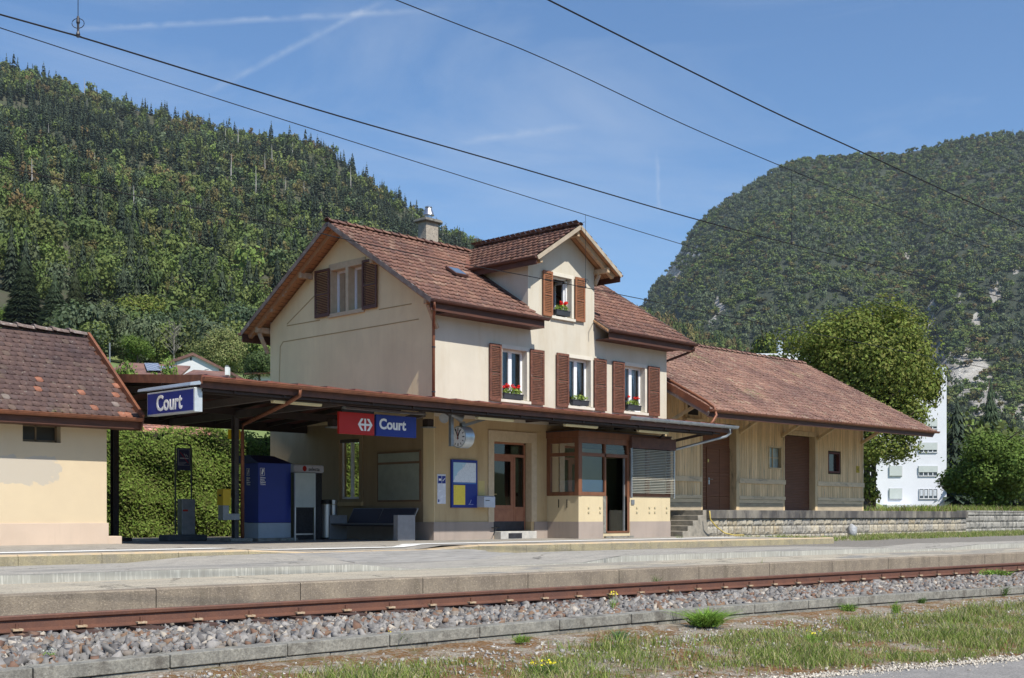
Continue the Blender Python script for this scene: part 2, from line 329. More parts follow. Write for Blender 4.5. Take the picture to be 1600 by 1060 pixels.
# -- base ground reaching far out, below everything
g = MB(); n = 8
for i in range(n):
    for j in range(n):
        x0, x1 = -3000 + 6000 * i / n, -3000 + 6000 * (i + 1) / n; y0, y1 = -3000 + 6000 * j / n, -3000 + 6000 * (j + 1) / n
        g.add([(x0, y0, -.30), (x1, y0, -.30), (x1, y1, -.30), (x0, y1, -.30)], [(0, 1, 2, 3)])
g.build('ground', M['earth'], kind='structure')
# -- verge between path and edging wall
def bump(s): return max(0.0, 1 - ((s - 8.5) / 9.8) ** 2)
def pathY(x): return 5.97 - .288 * (x - 11.3)
def verge_z(o):                                            # o = offset from the near rail; the wall's front face is at -2.08
    k = max(0, min(1, (-2.05 - o) / 3.2)); return .20 - .20 * k ** 1.3 + .01
def verge_h(x, y):
    o = -(x - R0[0]) * DY + (y - R0[1]) * DX
    return verge_z(o)
g = MB(); secs = []
for i in range(0, 80):
    s = -8 + i * .5
    secs.append([(lambda P: (P[0], P[1], P[2] + random.uniform(-.012, .012)))(tp(s, o + .25 * bump(s), verge_z(o) + .03 * bump(s) * max(0, 1 + (o + 2) / 2))) for o in np.linspace(-2.0, -9.5, 34)])
loft(g, secs); g.build('verge_ground', M['moss'], kind='structure', smooth=True)
g = MB(); secs = []
for i in range(-12, 41):
    x = i * 1.5; y = pathY(x) if x < 40 else pathY(40)
    secs.append([(x, y + random.uniform(-.05, .05) + .0, .022), (x, y - .12, .03), (x, y - 4.5, .03)])
loft(g, secs); g.build('path', pm('path_asphalt', (.34, .325, .31), (.27, .26, .25), 5, .95, .01, 120, fine=.6), kind='structure')
# -- track bed
g = MB(); secs = []
for i in range(0, 120):
    s = -12 + i * 1.0
    secs.append([tp(s, o, z) for o, z in ((-1.87 + .25 * bump(s), .30), (-1.5 + .2 * bump(s), .36), (-.75, .385), (-.2, .36), (.75, .36), (1.6, .29), (2.42, .25))])
loft(g, secs); g.build('track_bed', pm('grey_ballast_bed', (.17, .16, .15), (.10, .095, .09), 8, .97, .05, 25), kind='structure', smooth=True)
# -- island platform: near kerb, low strip, streaked step, upper strip
g = MB(); s = -12.0
while s < 75:
    z = zr(-.92) + random.uniform(-.004, .004); a = tp(s + .003, 2.40); b = tp(s + 2.094, 2.40)
    g.add([tp(s + .006, 2.40, -.1), tp(s + 2.094, 2.40, -.1), tp(s + 2.094, 2.40, z - .015), tp(s + .006, 2.40, z - .015), tp(s + .006, 2.415, z), tp(s + 2.094, 2.415, z), tp(s + 2.094, 2.70, z), tp(s + .006, 2.70, z), tp(s + .006, 2.70, -.1), tp(s + 2.094, 2.70, -.1)],
          [(0, 1, 2, 3), (3, 2, 5, 4), (4, 5, 6, 7), (7, 6, 9, 8), (0, 3, 4, 7, 8), (1, 9, 6, 5, 2)]); s += 2.1
g.build('island_platform_kerb', M['kerb'], kind='structure')
def island_step(s):                                        # height of the upper strip above the low strip
    def px_s(px):                                          # track coordinate seen at a picture column, on the step line
        o = 4.6; u = (px - 800) / FP; rx, ry = CT + u * ST, ST - u * CT
        # solve t: point on the line o
        nx, ny = -DY, DX; t = (o + R0[0] * nx + R0[1] * ny) / (rx * nx + ry * ny); return (t * rx - R0[0]) * DX + (t * ry - R0[1]) * DY
    if not hasattr(island_step, 'k'):
        island_step.k = [(px_s(q), h) for q, h in ((-200, .12), (560, .12), (640, .012), (915, .015), (972, .12), (1215, .12), (1222, .11), (1390, .11), (1396, .06), (1480, .05), (1530, .13), (1700, .13))]
    k = island_step.k
    if s <= k[0][0]: return k[0][1]
    for (a, ha), (b, hb) in zip(k, k[1:]):
        if s <= b: return ha + (hb - ha) * (s - a) / max(1e-6, b - a)
    return k[-1][1]
island_step(0); KK = [q[0] for q in island_step.k]
SS = sorted(set([-12.0] + [round(x, 3) for x in np.arange(-11, 75, 1.0)] + KK))
g = MB(); loft(g, [[tp(s, 2.70, zr(-.924)), tp(s, 3.4, zr(-.918) + random.uniform(-.006, .006)), tp(s, 4.60, zr(-.915))] for s in SS]); g.build('island_platform_low_strip', M['sandy'], kind='structure')
g = MB(); loft(g, [[tp(s, 4.60, zr(-.98)), tp(s, 4.60, zr(-.915) + island_step(s))] for s in SS]); g.build('island_platform_step', M['streak'], kind='structure')
def isl_back(s): return 7.6 if s < 18 else max(6.1, 7.6 - (s - 18) * .12)
def isl_top(s): return zr(-.915) + island_step(s)
g = MB(); loft(g, [[tp(s, 4.601, isl_top(s)), tp(s, 4.70, isl_top(s))] for s in SS]); g.build('island_platform_step_edge', M['concrete'], kind='structure')
g = MB(); loft(g, [[tp(s, 4.70, isl_top(s) - .002), tp(s, (4.7 + isl_back(s)) / 2, isl_top(s) + .0), tp(s, isl_back(s), isl_top(s)), tp(s, isl_back(s) + .01, -.2)] for s in SS]); g.build('island_platform_top', M['greyasph'], kind='structure')
# -- station platform
def edgeY(x): return 22.2 - .0625 * (x - 9.3)
def plat_z(x, y):
    if x < 17:
        k = max(0, min(1, (17 - x) / 3)) * max(0, min(1, (y - 23.5) / 2)); return zr(-.72) + .067 * k
    return zr(-.72)
def dip(x):                                                # lowered edge at the old crossing
    if 15.0 < x < 20.3: return .085 * min(1, (x - 15.0) / .5, (20.3 - x) / .7)
    return 0
XS = sorted(list(np.arange(-14, 35.6, .5)) + [15.0, 20.3, 35.6])
g = MB(); loft(g, [[(x, edgeY(x) + .32, plat_z(x, 22) - dip(x)), (x, edgeY(x) + .9, plat_z(x, 22) - dip(x) * .6), (x, edgeY(x) + 1.6, plat_z(x, 23)), (x, 25.0, plat_z(x, 25)), (x, 26, plat_z(x, 26)), (x, 40, plat_z(x, 30))] for x in XS])
g.build('station_platform', M['asphalt'], kind='structure')
def kerbrun(mb, xa, xb, L=1.6):
    x = xa
    while x < xb - .2:
        x1 = min(x + L, xb) - .008; z0, z1 = plat_z(x, 22) + random.uniform(-.003, .004) - dip(x), plat_z(x1, 22) - dip(x1)
        mb.add([(x, edgeY(x), -.25), (x1, edgeY(x1), -.25), (x1, edgeY(x1), z1 - .03), (x, edgeY(x), z0 - .03), (x, edgeY(x) + .04, z0), (x1, edgeY(x1) + .04, z1), (x1, edgeY(x1) + .32, z1), (x, edgeY(x) + .32, z0)],
               [(0, 1, 2, 3), (3, 2, 5, 4), (4, 5, 6, 7)]); x = x1 + .008
g = MB(); kerbrun(g, -14, 36.8); ob = g.build('station_platform_kerb', [M['kerbyellow'], M['kerborange']], kind='structure')
for i, q in enumerate(ob.data.polygons): q.material_index = 0 if i % 3 == 0 else 1
def wlY(x):
    y = 23.35 - .030 * (x - 10.3)
    if 15.5 < x < 20.6: y -= .35 * min(1, (20.6 - x) / .9, (x - 15.5) / 1.5)
    return y
g = MB(); loft(g, [[(x, wlY(x) - .38, max(plat_z(x, 22) - dip(x) * .6, 0) + .012), (x, wlY(x) + .32, plat_z(x, 22) - dip(x) * .45 + .012)] for x in XS if x < 34.6]); g.build('platform_line', M['whiteline'], kind='structure')
# -- crossing boards between the platforms
cd = thing('crossing_deck', 'weathered grey timber crossing boards between the platforms', 'crossing', (17.4, 20.6, zr(-.88)))
pl = pm('silvery_timber', (.40, .38, .35), (.24, .23, .215), 9, .95, .01, 40, stretch=(.15, 1, 1), island=.15)
for k in range(9):
    b = MB(); x0, x1 = 14.8 + random.uniform(0, .5), 20.2 + random.uniform(-.3, .5); y = 21.62 - k * .40
    b.add([(x0, y - .385 - .0625 * (x0 - 17), zr(-1.0)), (x1, y - .385 - .0625 * (x1 - 17), zr(-1.0)), (x1, y - .0625 * (x1 - 17), zr(-1.0)), (x0, y - .0625 * (x0 - 17), zr(-1.0)), (x0, y - .385 - .0625 * (x0 - 17), zr(-.812) - .011 * k), (x1, y - .385 - .0625 * (x1 - 17), zr(-.812) - .011 * k), (x1, y - .0625 * (x1 - 17), zr(-.808) - .011 * k), (x0, y - .0625 * (x0 - 17), zr(-.808) - .011 * k)],
          [(0, 3, 2, 1), (4, 5, 6, 7), (0, 1, 5, 4), (1, 2, 6, 5), (2, 3, 7, 6), (3, 0, 4, 7)]); b.build('board', pl, cd)
g = MB(); loft(g, [[(x, 18.35, z - .16), (x, 18.5, z - .10), (x, 20.2, z), (x, 21.9, z + .0)] for x, z in ((10.5, zr(-1.08)), (12.0, zr(-.92)), (13.4, zr(-.825)), (14.95, zr(-.813)), (15.4, zr(-.825)))]); g.build('crossing_ramp', M['greyasph'], kind='structure')
# -- hollow ground between platform and raised yard, and grass strip under the stone wall
g = MB(); loft(g, [[tp(s, 6.0, zr(-1.12)), tp(s, 7.7, zr(-1.06)), tp(s, 9.6, zr(-1.0)), tp(s, 11.2, zr(-.93)), (tp(s, 11)[0], 25.0, zr(-.84))] for s in np.arange(-14, 80, 2.0)])
g.build('track_gravel', pm('fine_gravel', (.27, .25, .22), (.18, .165, .145), 9, .96, .03, 40), kind='structure')
# -- raised yard behind the stone wall
g = MB(); YZ = zr(.197)
loft(g, [[(x, 25.1, YZ - .003), (x, 45, YZ), (x, 190, YZ + .6)] for x in (35.9, 60, 100, 220)]); g.build('yard', M['earth'], kind='structure')
g = MB(); g.add([(35.9, 25.12, -.4), (35.9, 190, -.4), (35.9, 190, YZ + .6), (35.9, 45, YZ), (35.9, 25.12, YZ)], [(0, 1, 2, 3, 4)]); g.build('yard_side', M['concrete'], kind='structure')

# -- rails
def steel():
    m, t, p = newmat('rusty_rail_steel'); p.inputs['Roughness'].default_value = .62; p.inputs['Metallic'].default_value = .15
    c = mixc(t, ramp(t, noise(t, 5, 5), .35, .65), (.155, .068, .042), (.115, .052, .036)); c = mixc(t, mth(t, 'MULTIPLY', ramp(t, noise(t, 60, 3), .55, .7), .4), c, (.24, .13, .09)); t.links.new(c, p.inputs['Base Color']); return m
M['rail'] = steel(); M['clip'] = pm('ochre_rail_clip', (.50, .40, .28), (.36, .24, .14), 30, .8); M['sleeper'] = pm('steel_sleeper', (.09, .05, .038), (.06, .038, .03), 8, .8)
def rail_profile(z):                                       # (offset, height)
    return [(-.070, z - .160), (-.070, z - .150), (-.012, z - .128), (-.009, z - .055), (-.034, z - .040), (-.036, z - .010), (-.028, z), (.028, z), (.036, z - .010), (.034, z - .040), (.009, z - .055), (.012, z - .128), (.070, z - .150), (.070, z - .160)]
tr = thing('railway_track', 'rusty single track with dusty brown rails in grey ballast', 'railway track', tp(0, .72, .4))
for o_, z in ((0, zr(-.97)), (1.507, zr(-1.115))):
    b = MB(); secs = [[tp(s, o_ + a, c) for a, c in rail_profile(z) + rail_profile(z)[:1]] for s in (-12, 10, 30, 60, 90)]; loft(b, secs); b.build('rail', M['rail'], tr)
s = -3.05; k = 0
while s < 33:
    b = MB(); P = lambda a, o, z: tp(s + a, o, z)
    def bx(a0, a1, o0, o1, z0, z1):
        b.add([P(a0, o0, z0), P(a1, o0, z0), P(a1, o1, z0), P(a0, o1, z0), P(a0, o0, z1), P(a1, o0, z1), P(a1, o1, z1), P(a0, o1, z1)], [(0, 3, 2, 1), (4, 5, 6, 7), (0, 1, 5, 4), (1, 2, 6, 5), (2, 3, 7, 6), (3, 0, 4, 7)])
    bx(-.13, .13, -.45, 1.95, .30, .462); sl = b.build('sleeper', M['sleeper'], tr)
    b = MB(); bx(-.05, .05, -.108, -.042, .486, .506); b.tube([P(0, -.072, .50), P(0, -.072, .556)], .019, 8); c_ = b.build('rail_clip', [M['clip'], M['rail']], sl)
    for i, q in enumerate(c_.data.polygons): q.material_index = 0 if i < 6 else 1
    s += .632; k += 1
# -- edging wall in front of the ballast
ew = thing('edging_wall', 'low grey concrete block wall holding back the ballast', 'low wall', tp(5, -2, 0))
for i in range(34):
    s0 = -9 + i * 1.22; b = MB(); j = random.uniform(-.006, .006)
    def q(s, o, z): return tp(s, o + .25 * bump(s), z + .05 * bump(s))
    for (z0, z1, of) in ((.05, .228, 0), (.235, .352, -.018)):
        a, c = s0 + (0 if of else .5) + .005, s0 + (1.215 if of else 1.715)
        f0, f1 = -2.08 + of + j, -1.87
        b.add([q(a, f0, z0), q(c, f0, z0), q(c, f1, z0), q(a, f1, z0), q(a, f0, z1), q(c, f0, z1), q(c, f1, z1), q(a, f1, z1)], [(0, 3, 2, 1), (4, 5, 6, 7), (0, 1, 5, 4), (1, 2, 6, 5), (2, 3, 7, 6), (3, 0, 4, 7)])
    b.build('block', M['concrete'], ew, bevel=.008)
# -- ballast stones
def icosa():
    f = (1 + 5 ** .5) / 2
    v = np.array([(-1, f, 0), (1, f, 0), (-1, -f, 0), (1, -f, 0), (0, -1, f), (0, 1, f), (0, -1, -f), (0, 1, -f), (f, 0, -1), (f, 0, 1), (-f, 0, -1), (-f, 0, 1)], float); v /= np.linalg.norm(v[0])
    F = np.array([(0, 11, 5), (0, 5, 1), (0, 1, 7), (0, 7, 10), (0, 10, 11), (1, 5, 9), (5, 11, 4), (11, 10, 2), (10, 7, 6), (7, 1, 8), (3, 9, 4), (3, 4, 2), (3, 2, 6), (3, 6, 8), (3, 8, 9), (4, 9, 5), (2, 4, 11), (6, 2, 10), (8, 6, 7), (9, 8, 1)])
    return v, F
def rand_rot(n):
    q = rng.normal(size=(n, 4)); q /= np.linalg.norm(q, axis=1)[:, None]; w, x, y, z = q.T
    return np.stack([1 - 2 * (y * y + z * z), 2 * (x * y - z * w), 2 * (x * z + y * w), 2 * (x * y + z * w), 1 - 2 * (x * x + z * z), 2 * (y * z - x * w), 2 * (x * z - y * w), 2 * (y * z + x * w), 1 - 2 * (x * x + y * y)], 1).reshape(n, 3, 3)
def stones(P, size, sq=(.5, 1.0)):
    """angular broken stones: skewed six sided lumps with one corner struck off"""
    n = len(P); v = np.array([(-1, -1, -1), (1, -1, -1), (1, 1, -1), (-1, 1, -1), (-1, -1, 1), (1, -1, 1), (1, 1, 1), (-1, 1, 1)], float) * .78
    F = np.array([(0, 2, 1), (0, 3, 2), (4, 5, 6), (4, 6, 7), (0, 1, 5), (0, 5, 4), (1, 2, 6), (1, 6, 5), (2, 3, 7), (2, 7, 6), (3, 0, 4), (3, 4, 7)])
    V = np.repeat(v[None], n, 0) + rng.normal(0, .27, (n, 8, 3)); top = rng.integers(4, 8, n); V[np.arange(n), top] *= rng.uniform(.3, .8, n)[:, None]
    sc = np.stack([rng.uniform(.85, 1.5, n), rng.uniform(.6, 1.0, n), rng.uniform(*sq, n)], 1) * size[:, None]
    V = V * sc[:, None, :]; V = np.einsum('nij,nkj->nki', rand_rot(n), V) + P[:, None, :]
    FF = (F[None] + (np.arange(n) * 8)[:, None, None]).reshape(-1, 3); return V.reshape(-1, 3), FF
m, t, p = newmat('ballast_stone'); p.inputs['Roughness'].default_value = .9; g_ = N(t, 'ShaderNodeNewGeometry'); cr = N(t, 'ShaderNodeValToRGB'); t.links.new(g_.outputs['Random Per Island'], cr.inputs[0])
e = cr.color_ramp; e.interpolation = 'CONSTANT'
for i, (pos, c) in enumerate(((0, (.22, .215, .21)), (.22, (.28, .275, .27)), (.4, (.17, .165, .165)), (.52, (.25, .22, .19)), (.64, (.20, .12, .085)), (.73, (.34, .33, .32)), (.84, (.23, .15, .10)), (.90, (.14, .135, .135)), (.955, (.50, .46, .40)))):
    el = e.elements[i] if i < 2 else e.elements.new(pos); el.position = pos; el.color = (*c, 1)
c = mixc(t, .6, cr.outputs[0], mixc(t, ramp(t, noise(t, 25, 5, .7), .3, .7), (.50, .46, .42), (.93, .88, .83)), 'MULTIPLY'); t.links.new(c, p.inputs['Base Color']); M['ballast'] = m
n = 21000; s = rng.uniform(-4, 24, n); bb = np.clip(1 - ((s - 8.5) / 9.8) ** 2, 0, 1); o_ = -.04 - rng.uniform(0, 1, n) * (1.86 - .25 * bb)
keep = ~((o_ > -.10)); s, o_ = s[keep], o_[keep]; n = len(s)
zz = np.interp(o_, [-1.87, -1.5, -.75, -.2, 0], [.325, .375, .40, .375, .36]) + rng.uniform(-.015, .04, n) * np.clip((-.04 - o_) / .25, .1, 1)
P = np.stack([R0[0] + s * DX - o_ * DY, R0[1] + s * DY + o_ * DX, zz], 1)
V, F = stones(P, rng.uniform(.026, .056, n)); o = mesh_np('ballast', V, F, M['ballast']); setp(o, 'grey and brown crushed stone ballast beside the rail', 'ballast', kind='stuff')
n = 5200; s = rng.uniform(-4, 26, n); o_ = rng.uniform(.1, 2.3, n); P = np.stack([R0[0] + s * DX - o_ * DY, R0[1] + s * DY + o_ * DX, np.interp(o_, [0, .75, 1.6, 2.4], [.40, .36, .29, .25])], 1)
V, F = stones(P, rng.uniform(.03, .06, n)); o = mesh_np('ballast', V, F, M['ballast']); setp(o, 'crushed stone ballast between the rail and the platform kerb', 'ballast', kind='stuff')
# small pebbles on the verge
n = 3600; x = rng.uniform(3, 26, n); o_ = -2.1 - rng.gamma(1.6, .55, n); s = rng.uniform(-4, 22, n)
P = np.stack([R0[0] + s * DX - o_ * DY, R0[1] + s * DY + o_ * DX, np.array([verge_z(q) for q in o_]) + .004], 1)
V, F = stones(P, rng.uniform(.006, .022, n)); o = mesh_np('verge_pebbles', V, F, pm('pale_pebbles', (.42, .40, .37), (.28, .26, .24), 4, .9, island=.7)); setp(o, 'scattered pale pebbles on the mossy verge', 'gravel', kind='stuff')

# -- stone retaining wall of the loading platform
sw = thing('retaining_wall', 'long wall of pale limestone blocks under dark coping stones', 'stone wall', (48, 24.9, zr(-.8)))
def blockmat(name, a, b_, c3, moss=None):
    return pm(name, a, b_, 5, .93, .02, 28, c3=c3, c3scale=3.2, c3lo=.5, c3hi=.62, stretch=(1, 1, .55), island=.45)
M['limestone_'] = blockmat('limestone_blocks', (.50, .42, .29), (.38, .34, .27), (.17, .155, .13))
M['limestone_grey'] = blockmat('grey_limestone_blocks', (.34, .325, .285), (.25, .24, .22), (.12, .12, .11))
def stonemat(name, cols):
    m, t, p = newmat(name); p.inputs['Roughness'].default_value = .95; p.inputs['Specular IOR Level'].default_value = .15
    g = N(t, 'ShaderNodeNewGeometry'); cr = N(t, 'ShaderNodeValToRGB'); t.links.new(g.outputs['Random Per Island'], cr.inputs[0]); e = cr.color_ramp
    for i, c in enumerate(cols):
        el = e.elements[i] if i < 2 else e.elements.new(i / len(cols)); el.position = i / (len(cols) - 1); el.color = (*c, 1)
    c = mixc(t, ramp(t, noise(t, 6, 6, .75), .50, .66), cr.outputs[0], (.15, .14, .125)); c = mixc(t, mth(t, 'MULTIPLY', ramp(t, noise(t, 9, 5, .7), .55, .68), .7), c, (.62, .60, .55)); t.links.new(c, p.inputs['Base Color']); bumpn(t, p, noise(t, 22, 5, .7), .025); return m
M['limestone'] = stonemat('limestone_blocks', [(.44, .38, .27), (.34, .32, .28), (.50, .44, .33), (.28, .27, .25), (.40, .33, .22)])
M['coping'] = pm('dark_coping_stone', (.22, .20, .165), (.13, .12, .11), 2.5, .9, .01, 50, c3=(.075, .07, .068), c3scale=1.5, c3lo=.42, c3hi=.6, island=.45, stretch=(1, 1, .5))
M['mortar'] = pm('dusty_mortar', (.20, .19, .17), (.12, .115, .10), 9, .95, .004, 80)
def rough_block(mb, x0, x1, z0, z1, yf):
    nx = max(3, int((x1 - x0) / .07)); nz = 4; b = len(mb.v); g_ = .013
    ox, oz = rng.uniform(0, 9, 2)
    for j in range(nz + 1):
        for i in range(nx + 1):
            ed = (i in (0, nx)) or (j in (0, nz)); x = x0 + g_ + (x1 - x0 - 2 * g_) * i / nx; z = z0 + g_ + (z1 - z0 - 2 * g_) * j / nz
            mb.v.append((x, yf + (.014 if ed else -.020 - .012 * math.sin(x * 5.1 + ox) - random.uniform(0, .007)), z))
    for j in range(nz):
        for i in range(nx): mb.f.append((b + j * (nx + 1) + i, b + j * (nx + 1) + i + 1, b + (j + 1) * (nx + 1) + i + 1, b + (j + 1) * (nx + 1) + i)); mb.m.append(0)
    k = len(mb.v); mb.v += [(x0 + g_, yf + .08, z0 + g_), (x1 - g_, yf + .08, z0 + g_), (x1 - g_, yf + .08, z1 - g_), (x0 + g_, yf + .08, z1 - g_)]
    c0, c1, c2, c3 = b, b + nx, b + nz * (nx + 1) + nx, b + nz * (nx + 1)
    mb.f += [(k, k + 1, c1, c0), (k + 1, k + 2, c2, c1), (k + 2, k + 3, c3, c2), (k + 3, k, c0, c3)]; mb.m += [0] * 4
WX0 = 35.9; ztop = zr(.197)
for part, xa, xb, mt in (('masonry', WX0, 57.3, M['limestone']), ('masonry', 57.3, 92, M['limestone_grey'])):
    b = MB()
    rows = ((ztop - .30, ztop - .57), (ztop - .57, ztop - .90), (ztop - .90, ztop - 1.20), (ztop - 1.20, ztop - 1.40)) if xa < 50 else ((ztop - .02, ztop - .20), (ztop - .20, ztop - .50), (ztop - .50, ztop - .82), (ztop - .82, ztop - 1.1), (ztop - 1.1, ztop - 1.35))
    for r, (z1, z0) in enumerate(rows):
        x = xa
        while x < xb - .05:
            w = random.choice((.22, .28, .33, .38, .44, .52, .62)) if xa < 50 else random.uniform(.35, 1.0)
            w = min(w, xb - x); w = xb - x if xb - x - w < .2 else w
            rough_block(b, x, x + w, z0, z1, 24.90); x += w
    b.build(part, mt, sw)
b = MB(); b.box(WX0 + .002, 92, 24.93, 25.3, -.3, ztop - .03); b.build('core', M['mortar'], sw)
b = MB(); x = WX0 - .05
while x < 57.3:
    w = min(random.uniform(.9, 1.75), 57.3 - x) ; w = 57.3 - x if 57.3 - x - w < .4 else w; b.box(x + .006, x + w - .006, 24.80, 25.45, ztop - .30 + .004, ztop + .003); x += w
b.build('coping', M['coping'], sw, bevel=.012)
b = MB(); x = 57.3
while x < 92:
    w = random.uniform(.8, 1.6); b.box(x + .006, x + w - .006, 24.88, 25.4, ztop - .02, ztop + .05); x += w
b.build('coping', M['limestone_grey'], sw, bevel=.012, label='thinner grey coping on the far stretch')
# -- concrete steps beside the bay
st = thing('platform_steps', 'worn concrete steps climbing to the loading platform beside the bay', 'steps', (35, 25.4, zr(-.72)))
b = MB(); sx0 = 34.45; zz = zr(-.72); poly = [(sx0 - .0, zz - .1)]
for k in range(5): poly += [(sx0 + .3 * k, zz + .183 * (k + 1) - (0 if k < 4 else 0)), (sx0 + .3 * (k + 1), zz + .183 * (k + 1))]
poly[-1] = (36.0, poly[-1][1]); poly.append((36.0, zz - .1)); b.prism(poly, 1, 24.92, 26.7); b.build('flight', pm('worn_step_concrete', (.33, .30, .25), (.20, .185, .155), 4, .9, .006, 50), st, bevel=.012)
# ================================================================== BUILDERS FOR WALLS AND ROOFS
def clip_poly(P, cl):
    for a, b, c in cl:                                     # keep a*u + b*v <= c
        out = []
        for i in range(len(P)):
            p, q = P[i], P[(i + 1) % len(P)]; dp, dq = a * p[0] + b * p[1] - c, a * q[0] + b * q[1] - c
            if dp <= 0: out.append(p)
            if (dp < 0 < dq) or (dq < 0 < dp): s = dp / (dp - dq); out.append((p[0] + (q[0] - p[0]) * s, p[1] + (q[1] - p[1]) * s))
        P = out
        if len(P) < 3: return []
    return P
def panel(mb, O, U, u0, u1, v0, v1, holes=(), clips=(), depth=.22, inward=(0, 1, 0)):
    O, U, I = Vector(O), Vector(U), Vector(inward); Z = Vector((0, 0, 1))
    us = sorted(set([u0, u1] + [h for q in holes for h in q[:2]])); vs_ = sorted(set([v0, v1] + [h for q in holes for h in q[2:4]]))
    def W(u, v, d=0): return O + U * u + Z * v + I * d
    flip = U.cross(Z).dot(I) > 0
    for i in range(len(us) - 1):
        for j in range(len(vs_) - 1):
            a, b, c, d = us[i], us[i + 1], vs_[j], vs_[j + 1]; mu, mv = (a + b) / 2, (c + d) / 2
            if any(h[0] < mu < h[1] and h[2] < mv < h[3] for h in holes): continue
            P = clip_poly([(a, c), (b, c), (b, d), (a, d)], clips)
            if P: mb.add([W(*p) for p in P], [tuple(range(len(P))) if not flip else tuple(range(len(P)))[::-1]])
    for h in holes:
        dd = h[4] if len(h) > 4 else depth
        for (p, q) in (((h[0], h[2]), (h[1], h[2])), ((h[1], h[2]), (h[1], h[3])), ((h[1], h[3]), (h[0], h[3])), ((h[0], h[3]), (h[0], h[2]))):
            mb.add([W(*p), W(*q), W(*q, dd), W(*p, dd)], [(0, 1, 2, 3)])
def tiles(name, parent, mat, P0, U, S, W, L, tw, row, kind='pan', keep=None, th=.02, jit=.004):
    P0, U, S = np.array(P0, float), np.array(U, float), np.array(S, float); S /= np.linalg.norm(S); U /= np.linalg.norm(U); Nn = np.cross(U, S)
    if Nn[2] < 0: Nn = -Nn
    nr, nc = int(math.ceil(L / row)), int(round(W / tw)); tw = W / nc; cen = []
    for r in range(nr):
        for c in range(nc):
            off = (.5 if (r % 2 and kind == 'bib') else 0)
            u, v = (c + off) * tw, r * row
            if off and c == nc - 1: continue
            cen.append((u, v))
    cen = np.array(cen); Wc = P0 + (cen[:, :1] + tw / 2) * U + (cen[:, 1:] + row / 2) * S
    if keep is not None: cen = cen[keep(Wc)]
    n = len(cen)
    if kind == 'pan': xs = np.array([.015, .16, .30, .5, .74, .86, .985]); hs = np.array([.030, .018, .002, .0, .002, .020, .030]); lo = np.zeros(7); rise = .034
    elif kind == 'flat': xs = np.array([.015, .10, .2, .8, .9, .985]); hs = np.array([.020, .018, .002, .002, .022, .024]); lo = np.array([.04, .012, 0, 0, .012, .04]); rise = .042
    else: xs = np.array([.01, .12, .3, .5, .7, .88, .99]); hs = np.zeros(7); lo = np.array([.055, .026, .006, 0, .006, .026, .055]); rise = .022
    k = len(xs); V = np.zeros((n, 3 * k, 3)); j1 = rng.normal(0, jit, n); j2 = rng.normal(0, jit, n); j3 = rng.normal(0, jit * 1.4, n)
    for i in range(k):
        u = (cen[:, 0] + xs[i] * tw)[:, None]; sk = (xs[i] - .5)
        vlo = (cen[:, 1] + lo[i] - row * .08 + j3)[:, None]; vhi = (cen[:, 1] + row * 1.02)[:, None]
        htop = (hs[i] + rise + j1 + sk * j2)[:, None]; hback = hs[i] * .8 + .004
        V[:, i] = P0 + u * U + vlo * S + htop * Nn
        V[:, k + i] = P0 + u * U + vhi * S + hback * Nn
        V[:, 2 * k + i] = P0 + u * U + vlo * S + (htop - th) * Nn
    f = [(i, i + 1, k + i + 1, k + i) for i in range(k - 1)] + [(2 * k + i, 2 * k + i + 1, i + 1, i) for i in range(k - 1)]
    F = (np.array(f)[None] + (np.arange(n) * 3 * k)[:, None, None]).reshape(-1, 4)
    return mesh_np(name, V.reshape(-1, 3), F, mat, parent=parent)
def ridge_tiles(name, parent, mat, a, b, r=.12, L=.36):
    a, b = Vector(a), Vector(b); d = (b - a).normalized(); s = d.cross(Vector((0, 0, 1))).normalized(); u = s.cross(d); n = int((b - a).length / L); mb = MB(); L = (b - a).length / n
    for i in range(n):
        p = a + d * L * i; vs_ = []
        for q, (t, rr, up) in enumerate(((-.03, r * 1.12, .035), (L * .25, r * 1.0, .015), (L * 1.02, r * .92, .0))):
            for k in range(7):
                an = math.pi * (k / 6); vs_.append(p + d * t + s * math.cos(an) * rr + u * (math.sin(an) * rr * .75 + up + random.uniform(-.003, .003)))
        for k in range(7):
            an = math.pi * (k / 6); vs_.append(p + d * -.03 + s * math.cos(an) * r * .95 + u * (math.sin(an) * r * .58 + .035))
        fs = [(q * 7 + k, q * 7 + k + 1, (q + 1) * 7 + k + 1, (q + 1) * 7 + k) for q in range(2) for k in range(6)] + [(21 + k, 21 + k + 1, k + 1, k) for k in range(6)]
        mb.add(vs_, fs)
    return mb.build(name, mat, parent)
def gutter(name, parent, mat, a, b, r=.075, endcap=True):
    a, b = Vector(a), Vector(b); d = (b - a).normalized(); s = d.cross(Vector((0, 0, 1))).normalized(); mb = MB(); vs_ = []
    for p in (a, b):
        for rr in (r, r - .008):
            for k in range(9): an = math.pi + math.pi * k / 8; vs_.append(p + s * math.cos(an) * rr + Vector((0, 0, math.sin(an) * rr)))
    fs = [(k, k + 1, 19 + k, 18 + k) for k in range(8)] + [(9 + k, 27 + k, 28 + k, 10 + k) for k in range(8)]
    mb.add(vs_, fs)
    for p in (a, b): mb.add([p + s * math.cos(math.pi + math.pi * k / 8) * r + Vector((0, 0, math.sin(math.pi + math.pi * k / 8) * r)) for k in range(9)], [tuple(range(9))])
    for sg in (-1, 1): mb.tube([a + s * sg * r, b + s * sg * r], .010, 6)
    return mb.build(name, mat, parent)
